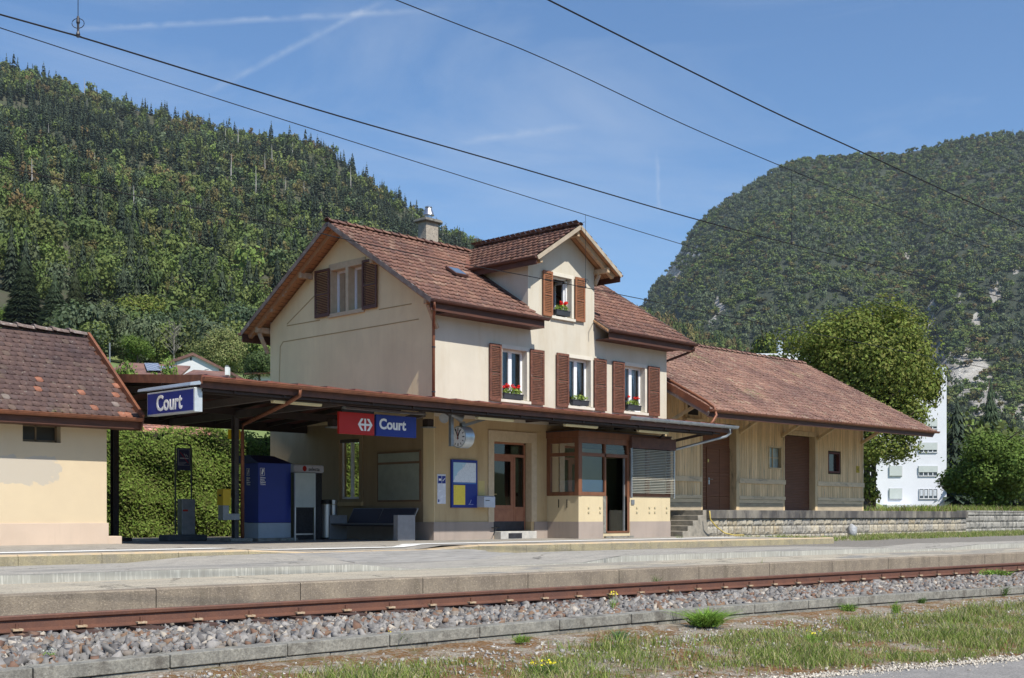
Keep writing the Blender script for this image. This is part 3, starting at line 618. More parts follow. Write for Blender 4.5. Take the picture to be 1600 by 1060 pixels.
def louvre(name, parent, mat, c0, U, w, z0, z1, outn, mid=True, t=.035, label=None, nsl=None, lean=0):
    """shutter: frame with slats; c0 = lower corner on the wall plane, U along the wall, outn away from it"""
    c0, U, O = Vector(c0), Vector(U), Vector(outn); h = z1 - z0; fw = .07; mb = MB(); Z = Vector((0, 0, 1))
    if lean: U = (U + O * lean).normalized()
    def bx(u0, u1, a, b, d0, d1):
        P = [c0 + U * u + O * d + Z * (z - c0.z) for z in (z0 + a, z0 + b) for (u, d) in ((u0, d0), (u1, d0), (u1, d1), (u0, d1))]
        mb.add(P, [(0, 3, 2, 1), (4, 5, 6, 7), (0, 1, 5, 4), (1, 2, 6, 5), (2, 3, 7, 6), (3, 0, 4, 7)])
    bx(0, fw, 0, h, .02, .02 + t); bx(w - fw, w, 0, h, .02, .02 + t); bx(fw, w - fw, 0, .10, .02, .02 + t); bx(fw, w - fw, h - .08, h, .02, .02 + t)
    if mid: bx(fw, w - fw, h * .46, h * .46 + .06, .02, .02 + t)
    n = nsl or int((h - .2) / .052)
    for i in range(n):
        z = .11 + (h - .21) * i / n
        if mid and h * .44 < z < h * .48 + .04: continue
        P = [c0 + U * u + O * d + Z * (z0 - c0.z + z + zz_) for (u, d, zz_) in ((fw, .022, .030), (w - fw, .022, .030), (w - fw, .022 + t - .006, .0), (fw, .022 + t - .006, .0), (fw, .022, .040), (w - fw, .022, .040), (w - fw, .022 + t - .006, .010), (fw, .022 + t - .006, .010))]
        mb.add(P, [(0, 3, 2, 1), (4, 5, 6, 7), (0, 1, 5, 4), (1, 2, 6, 5), (2, 3, 7, 6), (3, 0, 4, 7)])
    return mb.build(name, mat, parent, label=label)

# ================================================================== STATION BUILDING
BXL, BXR, BY = 29.15, 33.93, 25.07                         # the bay
YF = 26.4; XG = 24.24; XR = 35.52; YB = 34.54; ZP = zr(-.72)
sb = thing('station_building', 'cream two storey station with red tiled gable roof and front dormer', 'station building', (XG, YF, ZP))
slope = .622; EY0, EY1 = 25.76, 35.24; RY = (EY0 + EY1) / 2; EZ = zr(6.15); RZ = EZ + slope * (RY - EY0); XV0, XV1 = 23.52, 36.35
DXm = 30.0; DL, DR = 28.26, 31.50; DE0, DE1 = 27.95, 32.08; DYv = 25.70; DRZ = zr(9.32); DEZ = DRZ - slope * (DE1 - DE0) / 2
def mz(y): return EZ + slope * (y - EY0)
def dz_(x): return DRZ - slope * abs(x - DXm)
# window rectangles on the facade (x0, x1, z0, z1)
WZ0, WZ1 = zr(3.49), zr(5.285); WIN = []
for a, b in ((780.5, 826.2), (885.6, 925.6), (972.5, 1010.0)): WIN.append((on_y(a, 600, YF)[0], on_y(b, 600, YF)[0], WZ0, WZ1))
dw = (on_y(860.2, 420, YF)[0], on_y(895.8, 420, YF)[0], on_y(861.5, 498.5, YF)[1], on_y(860.2, 423.8, YF)[1])
DO0, DO1 = on_y(771, 750, YF)[0], on_y(829.5, 750, YF)[0]; DZ1 = on_y(800, 691, YF)[1]; DZ0 = on_y(800, 830, YF)[1]
def grow(h, e=.012): return (h[0] - e, h[1] + e, h[2] - e, h[3] + e)
def inner(w, s=.10, top=.12, bot=.13): return (w[0] + s, w[1] - s, w[2] + bot, w[3] - top)
b = MB(); zsplit = zr(2.9); top = mz(YF) - .12
panel(b, (0, YF, 0), (1, 0, 0), XG, XR, zsplit, top, [grow(inner(w)) for w in WIN])
panel(b, (0, YF, 0), (1, 0, 0), DL, DR, top, DRZ + .1, [grow(inner(dw))], [(slope, 1, slope * DXm + DRZ - .10), (-slope, 1, -slope * DXm + DRZ - .10)])
b.build('upper_wall', M['cream'], sb)
b = MB(); panel(b, (0, YF, 0), (1, 0, 0), XG, BXL + .05, ZP - .3, zsplit, [(DO0 - .012, DO1 + .012, DZ0, DZ1 + .012, .30)]); panel(b, (0, YF, 0), (1, 0, 0), BXR - .1, XR, ZP - .3, zsplit, [])
panel(b, (0, YF, 0), (1, 0, 0), BXL + .05, BXR - .1, zr(2.62), zsplit, [])
b.build('lower_wall', M['ochre'], sb)
# left gable wall (the side that faces the camera's left)
gw = (on_x(571.7, 400, XG)[0], on_x(514.5, 400, XG)[0], on_x(514.5, 497.6, XG)[1], on_x(514.5, 414.3, XG)[1])
sw_ = (on_x(562, 700, XG)[0], on_x(530.5, 700, XG)[0], on_x(530.5, 780, XG)[1], on_x(530.5, 687.5, XG)[1])
gh = [(gw[0] + .1, (gw[0] + gw[1]) / 2 - .07, gw[2] + .12, gw[3] - .2), ((gw[0] + gw[1]) / 2 + .07, gw[1] - .1, gw[2] + .12, gw[3] - .2)]
b = MB(); panel(b, (XG, 0, 0), (0, 1, 0), YF, YB, zsplit, RZ, [grow(h) for h in gh], [(-slope, 1, RZ - .14 - slope * RY), (slope, 1, RZ - .14 + slope * RY)], inward=(1, 0, 0)); b.build('upper_wall', M['gable'], sb, label='gable wall of the upper storey, warm bounce light put into its cream')
b = MB(); panel(b, (XG, 0, 0), (0, 1, 0), YF, YB, ZP - .3, zsplit, [grow(sw_)], inward=(1, 0, 0)); b.build('lower_wall', M['sidewall'], sb, label='brownish side wall below the canopy, shade put into its colour')
b = MB(); panel(b, (XR, 0, 0), (0, 1, 0), YF, YB, ZP - .3, RZ, [], [(-slope, 1, RZ - .14 - slope * RY), (slope, 1, RZ - .14 + slope * RY)], inward=(-1, 0, 0)); panel(b, (0, YB, 0), (1, 0, 0), XG, XR, ZP - .3, mz(YF), [], inward=(0, -1, 0))
b.build('rear_wall', M['cream'], sb)
b = MB(); b.box(XG + .02, XR - .02, YF + .35, YB - .02, zr(2.3), zr(2.45)); b.box(XG + .02, XR - .02, YF + 2.6, YF + 2.7, ZP, RZ - 1.8); b.box(26.4, 26.5, YF + .4, YF + 2.6, ZP, zr(2.3)); b.box(XG + .05, XR - .05, YF + .35, YB - .05, zr(5.75), zr(5.85)); b.build('inner_floors', M['roomdark'], sb)
# corner pilaster strips and grooves in the render
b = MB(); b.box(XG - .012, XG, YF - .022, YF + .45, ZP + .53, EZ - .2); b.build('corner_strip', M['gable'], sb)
def on_gable(px, py): y, z = on_x(px, py, XG); return Vector((XG - .004, y, z))
b = MB(); gm = pm('ochre_groove', (.46, .32, .15), (.40, .28, .14), 5, .9)
GR = [((442.5, 534.5), (654.4, 498.9)), ((442.5, 534.5), (438, 542)), ((438, 542), (436.5, 600)), ((448.5, 507), (494, 460)), ((448.5, 509.5), (500, 500.5)), ((592, 484), (643, 475))]
for p, q in GR: b.bar(on_gable(*p), on_gable(*q), .03, .008, up=(1, 0, 0))
b.build('render_groove', gm, sb)
# plinths
pz = zr(-.19)
for q in ((XG - .03, DO0 - .02, YF - .03, YF + .01), (DO1 + .14, BXL, YF - .03, YF + .01), (XG - .03, XG, YF + .01, YB)):
    b = MB(); b.box(*q, ZP - .3, pz); b.build('plinth', M['plinth'], sb)
# ---- window builder on the front facade
def window_y(w, parent, Y=YF, surround=M['cleanstone'], curtain=None, dep=.2, open_right=False):
    x0, x1, z0, z1 = w; ix0, ix1, iz0, iz1 = inner(w)
    b = MB(); b.box(x0, ix0, Y - .02, Y + .25, z0 + .13, z1); b.box(ix1, x1, Y - .02, Y + .25, z0 + .13, z1); b.box(ix0, ix1, Y - .02, Y + .25, iz1, z1)
    wd = b.build('window', surround, parent)
    b = MB(); b.prism([(Y - .09, z0 + .015), (Y - .09, z0 + .10), (Y + .2, z0 + .135), (Y + .2, z0 + .015)], 0, x0 - .02, x1 + .02); b.build('sill', surround, wd)
    yf = Y + dep; b = MB(); fw = .075; mx = (ix0 + ix1) / 2
    if open_right:                                         # casements swung inward
        b.box(ix0 - .01, ix0 + .05, yf, yf + .06, iz0, iz1); b.box(ix1 - .05, ix1 + .01, yf, yf + .06, iz0, iz1); b.box(ix0, ix1, yf, yf + .06, iz1 - .05, iz1)
        b.build('window_frame', M['white'], wd)
        b = MB(); b.box(ix1 - .10, ix1 - .05, yf + .06, yf + .50, iz0 + .02, iz0 + .10); b.box(ix1 - .10, ix1 - .05, yf + .06, yf + .50, iz1 - .14, iz1 - .06); b.box(ix1 - .10, ix1 - .05, yf + .06, yf + .13, iz0 + .02, iz1 - .06); b.box(ix1 - .10, ix1 - .05, yf + .43, yf + .50, iz0 + .02, iz1 - .06)
        b.build('casement', M['white'], wd)
        return wd
    b.box(ix0 - .01, ix0 + fw, yf, yf + .06, iz0, iz1); b.box(ix1 - fw, ix1 + .01, yf, yf + .06, iz0, iz1); b.box(ix0 + fw, ix1 - fw, yf, yf + .06, iz0, iz0 + fw + .02); b.box(ix0 + fw, ix1 - fw, yf, yf + .06, iz1 - fw, iz1); b.box(mx - .075, mx + .075, yf - .015, yf + .06, iz0 + fw + .02, iz1 - fw)
    b.build('window_frame', M['white'], wd, bevel=.006)
    b = MB(); b.add([(ix0 + fw, yf + .03, iz0 + fw), (ix1 - fw, yf + .03, iz0 + fw), (ix1 - fw, yf + .03, iz1 - fw), (ix0 + fw, yf + .03, iz1 - fw)], [(0, 1, 2, 3)]); b.build('pane', M['glass'], wd)
    if curtain == 'long':
        for (a, c) in ((ix0 + .08, mx - .10), (mx + .10, ix1 - .18)):
            b = MB(); n = 18; V = []
            for i in range(n + 1): x = a + (c - a) * i / n; y = yf + .14 + .02 * math.sin(i * 1.9); V += [(x, y, iz0 + .1), (x, y, iz1 - .06)]
            b.add(V, [(2 * i, 2 * i + 2, 2 * i + 3, 2 * i + 1) for i in range(n)]); b.build('curtain', M['greycurtain'], wd)
    if curtain == 'lace':
        for sg, a, c in ((0, ix0 + .07, mx - .07), (1, mx + .07, ix1 - .07)):
            b = MB(); n = 22; V = []
            for i in range(n + 1):
                q = i / n; x = a + (c - a) * q; y = yf + .12 + .012 * math.sin(i * 2.1)
                drop = (.35 + .25 * math.cos((q if sg else q) * math.pi * 2.2 + .6) + .04 * math.sin(i * 2.7)) * (iz1 - iz0); V += [(x, y, iz1 - drop - .1), (x, y, iz1 - .07)]
            b.add(V, [(2 * i, 2 * i + 2, 2 * i + 3, 2 * i + 1) for i in range(n)]); b.build('curtain', M['curtain'], wd)
    return wd
for i, w in enumerate(WIN): window_y(w, sb, curtain=('long', 'lace', 'lace')[i])
window_y(dw, sb, open_right=True)
# window guard rods in the reveals and wall hooks
SH = (((762.9, 781.2), (826.6, 848.0)), ((867.5, 886.5), (926.6, 945.2)), ((955.8, 973.4), (1010.8, 1028.3)))
for i, pr in enumerate(SH):
    for j, (a, c) in enumerate(pr):
        x0, x1 = on_y(a, 600, YF)[0], on_y(c, 600, YF)[0]
        louvre('shutter', sb, M['shutter'], (x0, YF - .03, 0), (1, 0, 0), x1 - x0, WZ0 + .03, WZ1 - .03, (0, -1, 0), lean=0)
for j, (a, c) in enumerate(((846.3, 861.2), (896.6, 911.8))):
    x0, x1 = on_y(a, 600, YF)[0], on_y(c, 600, YF)[0]; louvre('shutter', sb, M['shutter_new'], (x0, YF - .03, 0), (1, 0, 0), x1 - x0, dw[2] + .06, dw[3] - .03, (0, -1, 0), label='cleaner red brown dormer shutter')
# gable window
def stone_x(b, y0, y1, z0, z1, d=.02): b.box(XG - d, XG + .30, y0, y1, z0, z1)
b = MB(); stone_x(b, gw[0], gw[1], gw[3] - .2, gw[3]); 
for h in (gw[0], gh[1][1]): stone_x(b, h, h + .1, gw[2] + .12, gw[3] - .2)
stone_x(b, gh[0][1], gh[1][0], gw[2] + .12, gw[3] - .2, .02); wd = b.build('window', M['stone'], sb)
b = MB(); b.box(XG - .06, XG + .2, gw[0] + .05, gw[1] + .02, gw[2], gw[2] + .12); b.build('sill', M['stone'], wd)
for h in gh:
    b = MB(); X = XG + .24; f = .07; b.box(X, X + .05, h[0] - .01, h[0] + f, h[2], h[3]); b.box(X, X + .05, h[1] - f, h[1] + .01, h[2], h[3]); b.box(X, X + .05, h[0] + f, h[1] - f, h[2], h[2] + f); b.box(X, X + .05, h[0] + f, h[1] - f, h[3] - f, h[3]); b.build('window_frame', M['white'], wd)
    b = MB(); b.add([(X + .025, h[0] + f, h[2] + f), (X + .025, h[1] - f, h[2] + f), (X + .025, h[1] - f, h[3] - f), (X + .025, h[0] + f, h[3] - f)], [(0, 1, 2, 3)]); b.build('pane', M['glass'], wd)
    b = MB(); n = 16; V = []
    for i in range(n + 1): q = i / n; y = h[1] - f - (h[1] - h[0] - 2 * f) * (.0 + q * .62); V += [(X + .12 + .015 * math.sin(i * 2), y, h[2] + .08), (X + .12 + .015 * math.sin(i * 2), y, h[3] - .06)]
    b.add(V, [(2 * i, 2 * i + 2, 2 * i + 3, 2 * i + 1) for i in range(n)]); b.build('curtain', M['greycurtain'], wd)
for a, c, zt, zb in ((568.3, 591.5, 0, 0), (494.4, 517.1, 0, 0)):
    y0, y1 = sorted((on_x(a, 450, XG)[0], on_x(c, 450, XG)[0])); louvre('shutter', sb, M['shutter_dark'], (XG - .03, y0, 0), (0, 1, 0), y1 - y0, gw[2] + .06, gw[3] - .12, (-1, 0, 0), label='dark brown gable shutter with scuffed slats')
# side window under the canopy + notice board niche
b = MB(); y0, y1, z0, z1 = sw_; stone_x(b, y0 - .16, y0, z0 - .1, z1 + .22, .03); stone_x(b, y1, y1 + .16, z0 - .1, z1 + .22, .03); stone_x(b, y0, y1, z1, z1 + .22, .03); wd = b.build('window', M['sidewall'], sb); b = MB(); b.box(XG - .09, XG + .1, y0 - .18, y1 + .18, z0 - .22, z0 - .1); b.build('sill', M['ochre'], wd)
X = XG + .1; f = .06; b = MB(); my = (y0 + y1) / 2
b.box(X, X + .05, y0, y0 + f, z0, z1); b.box(X, X + .05, y1 - f, y1, z0, z1); b.box(X, X + .05, y0 + f, y1 - f, z0, z0 + f); b.box(X, X + .05, y0 + f, y1 - f, z1 - f, z1); b.box(X - .01, X + .05, my - .05, my + .05, z0 + f, z1 - f); b.build('window_frame', M['white'], wd)
b = MB(); b.add([(X + .025, y0 + f, z0 + f), (X + .025, y1 - f, z0 + f), (X + .025, y1 - f, z1 - f), (X + .025, y0 + f, z1 - f)], [(0, 1, 2, 3)]); b.build('pane', glass('mirror_like_glass', (.12, .12, .12), 4.0), wd)
# ---- front door
dd = YF + .22
b = MB(); sx0, sx1 = on_y(762.2, 750, YF)[0], on_y(837.6, 750, YF)[0]; sz1 = on_y(762, 672, YF)[1]
b.box(sx0, DO0, YF - .035, YF + .22, pz, sz1); b.box(DO1, sx1, YF - .035, YF + .22, pz, sz1); b.box(DO0, DO1, YF - .035, YF + .22, DZ1, sz1); b.build('door_surround', M['stone'], sb)
dz0 = DZ0 + .0; L0, L1 = DO0 + .02, DO1 - .02; lm = L0 + (L1 - L0) * .70; tz = on_y(795, 712, YF)[1]
b = MB(); b.box(L0, L0 + .07, dd, dd + .08, dz0, DZ1); b.box(L1 - .07, L1, dd, dd + .08, dz0, DZ1); b.box(L0, L1, dd, dd + .08, DZ1 - .06, DZ1); b.box(L0, L1, dd - .01, dd + .08, tz - .03, tz + .05); b.box(lm - .03, lm + .03, dd, dd + .08, dz0, tz); door = b.build('door', M['doorwood'], sb)
b = MB(); pz1 = dz0 + .95
b.box(L0 + .07, lm - .03, dd + .01, dd + .06, dz0 + .08, dz0 + .16 + .45); 
for (a, c) in ((L0 + .07, L0 + .22), (lm - .16, lm - .03)): b.box(a, c, dd + .01, dd + .06, dz0 + .61, tz - .03)
b.box(L0 + .22, lm - .16, dd + .01, dd + .06, tz - .17, tz - .03); b.box(L0 + .22, lm - .16, dd + .01, dd + .06, dz0 + .61, dz0 + .80)
b.box(L0 + .17, lm - .1, dd - .005, dd + .01, dz0 + .26, dz0 + .66); b.build('door_leaf', M['doorwood'], door, bevel=.004)
b = MB(); b.box(lm + .03, L1 - .07, dd + .01, dd + .06, dz0 + .08, dz0 + .75); b.box(lm + .06, L1 - .1, dd - .0, dd + .01, dz0 + .28, dz0 + .68); b.build('side_panel', M['doorwood'], door)
b = MB()
for (a, c, e, f_) in ((L0 + .22, lm - .16, dz0 + .80, tz - .17), (lm + .03, L1 - .07, dz0 + .75, tz - .03), (L0 + .07, L1 - .07, tz + .05, DZ1 - .06)): b.add([(a, dd + .035, e), (c, dd + .035, e), (c, dd + .035, f_), (a, dd + .035, f_)], [(0, 1, 2, 3)])
b.build('door_glass', M['smokeglass'], door)
b = MB(); b.box(L0 + .07, L1 - .07, dd - .008, dd + .01, dz0, dz0 + .30); b.box(L0 + .09, L0 + .17, dd - .012, dd + .01, dz0 + .3, dz0 + 1.42); b.build('kick_plate', M['darkmetal'], door)
b = MB(); b.box(L0 + .11, L0 + .15, dd - .03, dd - .012, dz0 + .98, dz0 + 1.25); b.tube([(L0 + .13, dd - .03, dz0 + 1.14), (L0 + .13, dd - .07, dz0 + 1.14), (L0 + .27, dd - .07, dz0 + 1.14)], .012, 8); b.build('handle', pm('brass_handle', (.65, .55, .30), (.5, .42, .24), 9, .35, metal=.8), door)
b = MB(); b.box(DO0 + .02, DO1 - .05, YF - .30, YF + .22, ZP, DZ0 - .005); ds = b.build('doorstep', pm('pale_doorstep', (.52, .50, .46), (.38, .37, .35), 5, .85), sb, bevel=.01)
b = MB(); b.box(DO0 + .35, DO0 + .95, YF - .306, YF - .298, ZP + .02, DZ0 - .06); b.build('grille', M['darkmetal'], ds)
# ---- bay
bz0, bz1 = zr(.62), zr(2.28); bz2 = zr(2.47); bzt = zr(2.62)          # sill, head of lights, frieze
def by(px, py): return on_y(px, py, BY)
bay = MB(); sillz = by(930, 775)[1]; dA, dB = by(946.5, 800)[0], by(979.5, 800)[0]; aR = by(982, 700)[0]
dzb = by(962, 833)[1]
M['bayplinth'] = M['plinth']
b = MB(); b.box(BXL, BXL + .10, BY, YF, ZP - .3, sillz); b.box(BXL + .10, dA, BY, BY + .12, ZP - .3, sillz); b.box(dB, BXR, BY, BY + .12, ZP - .3, sillz); b.box(BXR - .12, BXR, BY + .12, YF, ZP - .3, zr(2.5)); b.box(dA, dB, BY, BY + .3, ZP - .3, dzb); b.build('bay_wall', M['bay'], sb)
b = MB(); b.box(BXL - .012, BXL, BY - .012, YF, ZP - .3, pz); b.box(BXL, dA - .14, BY - .012, BY, ZP - .3, pz); b.build('bay_plinth', M['plinth'], sb); b = MB(); b.box(dB + .16, BXR + .01, BY - .012, BY, ZP - .3, pz); b.build('bay_plinth', M['plinth'], sb)
b = MB(); b.box(dA - .14, dA, BY - .016, BY, dzb, sillz); b.box(dB, dB + .12, BY - .016, BY, dzb, sillz - .35); b.box(dA - .1, dB + .25, BY - .10, BY, ZP, dzb - .10); b.build('door_threshold', M['concrete'], sb)
b = MB(); b.box(BXL - .05, BXR, BY - .05, YF, bz2, bzt + .04); b.box(BXL - .03, BXL + .14, BY - .03, BY + .14, sillz, bz2); b.box(BXL - .02, BXL + .1, YF - .16, YF, sillz, bz2)
tbz = by(930, 711)[1]
for z0, z1 in ((sillz, sillz + .12), (tbz - .05, tbz + .06), (bz2 - .18, bz2)):
    b.box(BXL - .02, BXL + .1, BY + .14, YF - .16, z0, z1)
    b.box(BXL + .14, dA, BY - .02, BY + .1, z0, z1)
b.box(dA, dB, BY - .02, BY + .1, tbz - .05, tbz + .06); b.box(dA, BXR, BY - .02, BY + .1, bz2 - .18, bz2)
b.box(dA - .08, dA, BY - .02, BY + .1, sillz + .12, bz2 - .18); b.box(dB, dB + .12, BY - .02, BY + .1, dzb, bz2 - .18); b.box(dA, dA + .05, BY - .02, BY + .1, dzb, sillz)
b.box(dB + .12, BXR, BY - .02, BY + .1, sillz, sillz + .10); b.box(BXR - .06, BXR + .01, BY - .02, BY + .1, sillz + .1, bz2); xm = by(1013, 730)[0]; b.box(xm - .06, xm + .06, BY - .01, BY + .1, sillz + .1, bz2); b.box(dA, dB, BY - .02, BY + .1, dzb, dzb + .06)
b.build('bay_frame', M['brownwood'], sb, bevel=.006)
b = MB(); b.box(BXL - .06, BXR + .04, BY - .06, YF, bzt + .04, bzt + .07); b.build('bay_roof_sheet', M['darkmetal'], sb)
b = MB(); b.add([(BXL + .03, BY + .1, sillz + .1), (BXL + .03, YF, sillz + .1), (BXL + .03, YF, bz2), (BXL + .03, BY + .1, bz2)], [(0, 1, 2, 3)]); b.add([(BXL + .14, BY + .04, sillz + .1), (dA - .08, BY + .04, sillz + .1), (dA - .08, BY + .04, bz2 - .1), (BXL + .14, BY + .04, bz2 - .1)], [(0, 1, 2, 3)])
b.add([(dA, BY + .04, tbz), (dB, BY + .04, tbz), (dB, BY + .04, bz2), (dA, BY + .04, bz2)], [(0, 1, 2, 3)]); b.add([(dB + .12, BY + .06, sillz + .08), (BXR, BY + .06, sillz + .08), (BXR, BY + .06, bz2), (dB + .12, BY + .06, bz2)], [(0, 1, 2, 3)])
b.build('bay_glass', M['glass'], sb)
fz = by(930, 750)[1]; fm = pm('frosted_film', (.36, .47, .56), (.34, .45, .54), 2, .5)
b = MB(); b.box(BXL + .145, dA - .085, BY + .045, BY + .05, sillz + .1, fz); b.build('frosted_film', fm, sb)
b = MB(); b.box(BXL + .035, BXL + .04, BY + .12, YF - .02, sillz + .1, fz - .02); b.build('frosted_film', pm('frosted_film_grey', (.25, .28, .27), (.2, .23, .22), 2, .5), sb, label='greyer film on the side pane')
b = MB(); b.box(dB - .05, dB - .01, BY + .14, BY + .85, dzb + .06, tbz - .05); o = b.build('open_glass_door', M['smokeglass'], sb, label='glass door standing open into the bay')
b = MB(); b.box(dB - .055, dB - .0, BY + .08, BY + .13, dzb + .06, tbz - .05); b.build('door_edge', M['zinc'], o)
b = MB(); b.box(BXL + .12, BXR - .12, YF + .9, YF + .95, ZP, bz2); b.build('inner_wall', pm('olive_inner_wall', (.30, .29, .16), (.25, .24, .14), 1, .9), sb)
b = MB(); b.box(dA + .25, dB - .06, YF + .88, YF + .898, zr(.6), zr(1.1)); b.build('inner_posters', pm('notice_sheets', (.42, .28, .24), (.5, .48, .42), 4, .9), sb)
b = MB(); b.box(dA + .3, dB - .1, BY + .75, BY + .8, ZP, zr(.18)); b.build('counter', pm('pale_counter', (.42, .38, .34), (.36, .33, .30), 3, .6), sb)
# studs in the bay wall
b = MB()
for px in (919.5, 937.5, 995, 1014.5, 1023, 1041.5):
    for py in (793.5, 800.8): x, z = by(px, py); b.box(x - .035, x + .035, BY - .03, BY, z - .025, z + .025)
b.build('wall_stud', pm('pale_studs', (.52, .46, .30), (.4, .36, .25), 9, .6), sb)
b = MB(); 
for px in (873, 886): y, z = on_x(px, 787, BXL - .002); b.box(BXL - .015, BXL, y - .012, y + .012, z - .13, z + .13)
b.build('wall_slot', M['black'], sb)
x, z = by(988, 785); b = MB(); b.box(x - .08, x + .08, BY - .03, BY, z - .08, z + .08); b.build('junction_box', M['greysteel'], sb)
# awning box and venetian blind
ax0, ax1 = aR, by(1051, 700)[0]; az0, az1 = by(1000, 701.5)[1], by(1000, 685)[1] 
b = MB(); b.box(ax0, ax1, BY - .14, BY - .03, az0, az1 + .02); b.build('blind_box', M['copperdark'], sb)
bl = MB(); n = 27; zt = az0; zb = by(1015, 771)[1]
for i in range(n):
    z = zb + (zt - zb) * i / n; tilt = .028 if i > 7 else .006
    bl.add([(ax0 + .05, BY - .125, z), (ax1 - .05, BY - .125, z), (ax1 - .05, BY - .045, z + tilt), (ax0 + .05, BY - .045, z + tilt), (ax0 + .05, BY - .125, z + .012), (ax1 - .05, BY - .125, z + .012), (ax1 - .05, BY - .045, z + tilt + .012), (ax0 + .05, BY - .045, z + tilt + .012)], [(0, 3, 2, 1), (4, 5, 6, 7), (0, 1, 5, 4), (1, 2, 6, 5), (2, 3, 7, 6), (3, 0, 4, 7)])
bl.build('venetian_blind', pm('aluminium_slats', (.60, .57, .47), (.52, .49, .41), 3, .45, metal=.2), sb)
b = MB(); b.box(ax0 + .02, ax0 + .06, BY - .115, BY - .055, sillz - .05, az0); b.build('blind_rail', M['zinc'], sb); b = MB(); b.box(ax1 - .06, ax1 - .02, BY - .115, BY - .055, sillz - .05, az0); b.build('blind_rail', M['zinc'], sb)
# ---- roof of the main house
cl = [(0, (0.264, 0.136, 0.0976)), (0.2, (0.224, 0.112, 0.084)), (0.38, (0.296, 0.16, 0.116)), (0.52, (0.176, 0.1, 0.084)), (0.66, (0.248, 0.128, 0.096)), (0.8, (0.32, 0.188, 0.132)), (0.88, (0.152, 0.088, 0.076)), (0.965, (0.384, 0.256, 0.184))]
M['tile'] = tile_mat('terracotta_interlocking_tiles', cl, lichen=(.42, .38, .30), lich=.0, soft=.4)
cl2 = [(0, (.30, .165, .125)), (.2, (.26, .145, .112)), (.38, (.33, .19, .145)), (.52, (.225, .13, .11)), (.66, (.285, .16, .122)), (.84, (.35, .215, .16)), (.96, (.42, .32, .23))]
M['tile2'] = tile_mat('weathered_brown_tiles', cl2, lichen=(.46, .43, .34), lich=.02, soft=.45, moss=(.26, .27, .13))
roof_root = sb
SL = math.hypot(RY - EY0, RZ - EZ); up = (0, RY - EY0, RZ - EZ); dn = (0, -(RY - EY0), RZ - EZ)
def keep_main(Wc):
    x, y, z = Wc[:, 0], Wc[:, 1], Wc[:, 2]; under = (DRZ - slope * np.abs(x - DXm)) > z + .02
    inside = (x > DL - .32) & (x < DR + .02) & under
    front = (x > 28.35) & (x < DR + .05) & (y < YF + .5)
    return ~(inside & ((x > DL - .02))) & ~front & ~((np.abs(x - DXm) < (DE1 - DE0) / 2 - .25) & under & (x > DL) & (x < DR))
nl = round((DXm - XV0) / .235) * .235
rf = tiles('roof', sb, M['tile'], (XV0, EY0, EZ), (1, 0, 0), up, nl, SL, .235, .335, 'flat', keep=keep_main); tiles('roof', sb, M['tile'], (XV0 + nl, EY0, EZ), (1, 0, 0), up, XV1 - XV0 - nl, SL, .235, .335, 'flat', keep=keep_main)
tiles('roof_back', rf, M['tile'], (XV0, EY1, EZ), (1, 0, 0), dn, XV1 - XV0, SL, .235, .335, 'flat')
ridge_tiles('ridge', rf, M['tile'], (XV0, RY, RZ + .03), (DXm - .3, RY, RZ + .03)); ridge_tiles('ridge', rf, M['tile'], (DXm + .2, RY, RZ + .03), (XV1, RY, RZ + .03))
# deck / soffit boards
m, t, p = newmat('orange_brown_soffit_boards'); p.inputs['Roughness'].default_value = .7
w = N(t, 'ShaderNodeTexWave', Scale=1.0, _wave_type='BANDS', _bands_direction='Y'); w.inputs['Scale'].default_value = 1.9; t.links.new(N(t, 'ShaderNodeTexCoord').outputs['Object'], w.inputs['Vector'])
c = mixc(t, ramp(t, noise(t, 3, 5, .6, stretch=(.4, 2, 2)), .35, .65), (.50, .285, .145), (.41, .225, .115)); c = mixc(t, ramp(t, w.outputs[0], .06, 0), c, (.10, .05, .028)); t.links.new(c, p.inputs['Base Color']); M['soffit'] = m
M['beam'] = pm('weathered_beam_paint', (.55, .42, .27), (.42, .30, .19), 6, .8, .002, 50, c3=(.36, .34, .32), c3scale=4, c3lo=.56, c3hi=.68)
M['beam_orange'] = pm('orange_brown_beam', (.46, .25, .125), (.38, .20, .10), 6, .75, c3=(.42, .38, .34), c3scale=3, c3lo=.58, c3hi=.7)
M['barge'] = pm('grey_brown_bargeboard', (.20, .165, .15), (.13, .10, .09), 5, .8, c3=(.34, .31, .29), c3scale=4, c3lo=.58, c3hi=.7)
def deck(name, parent, mat, x0, x1, y0, z0, y1, z1, th=.05, ylo=None):
    b = MB(); sg = 1
    b.add([(x0, y0, z0), (x1, y0, z0), (x1, y1, z1), (x0, y1, z1), (x0, y0, z0 - th), (x1, y0, z0 - th), (x1, y1, z1 - th), (x0, y1, z1 - th)], [(0, 1, 2, 3), (4, 7, 6, 5), (0, 4, 5, 1), (1, 5, 6, 2), (2, 6, 7, 3), (3, 7, 4, 0)]); return b.build(name, mat, parent)
o_ = .03
deck('roof_deck', rf, M['soffit'], XV0 + .03, 28.28, EY0 + .02, EZ, RY, RZ, .06); deck('roof_deck', rf, M['soffit'], 31.44, XV1 - .03, EY0 + .02, EZ, RY, RZ, .06)
ym = YF + .02; deck('roof_deck', rf, M['soffit'], 28.28, 31.44, 28.75, mz(28.75) - .1, RY, RZ - .1, .05); deck('roof_deck', rf, M['soffit'], XV0 + .03, XV1 - .03, EY1, EZ, RY, RZ, .06)
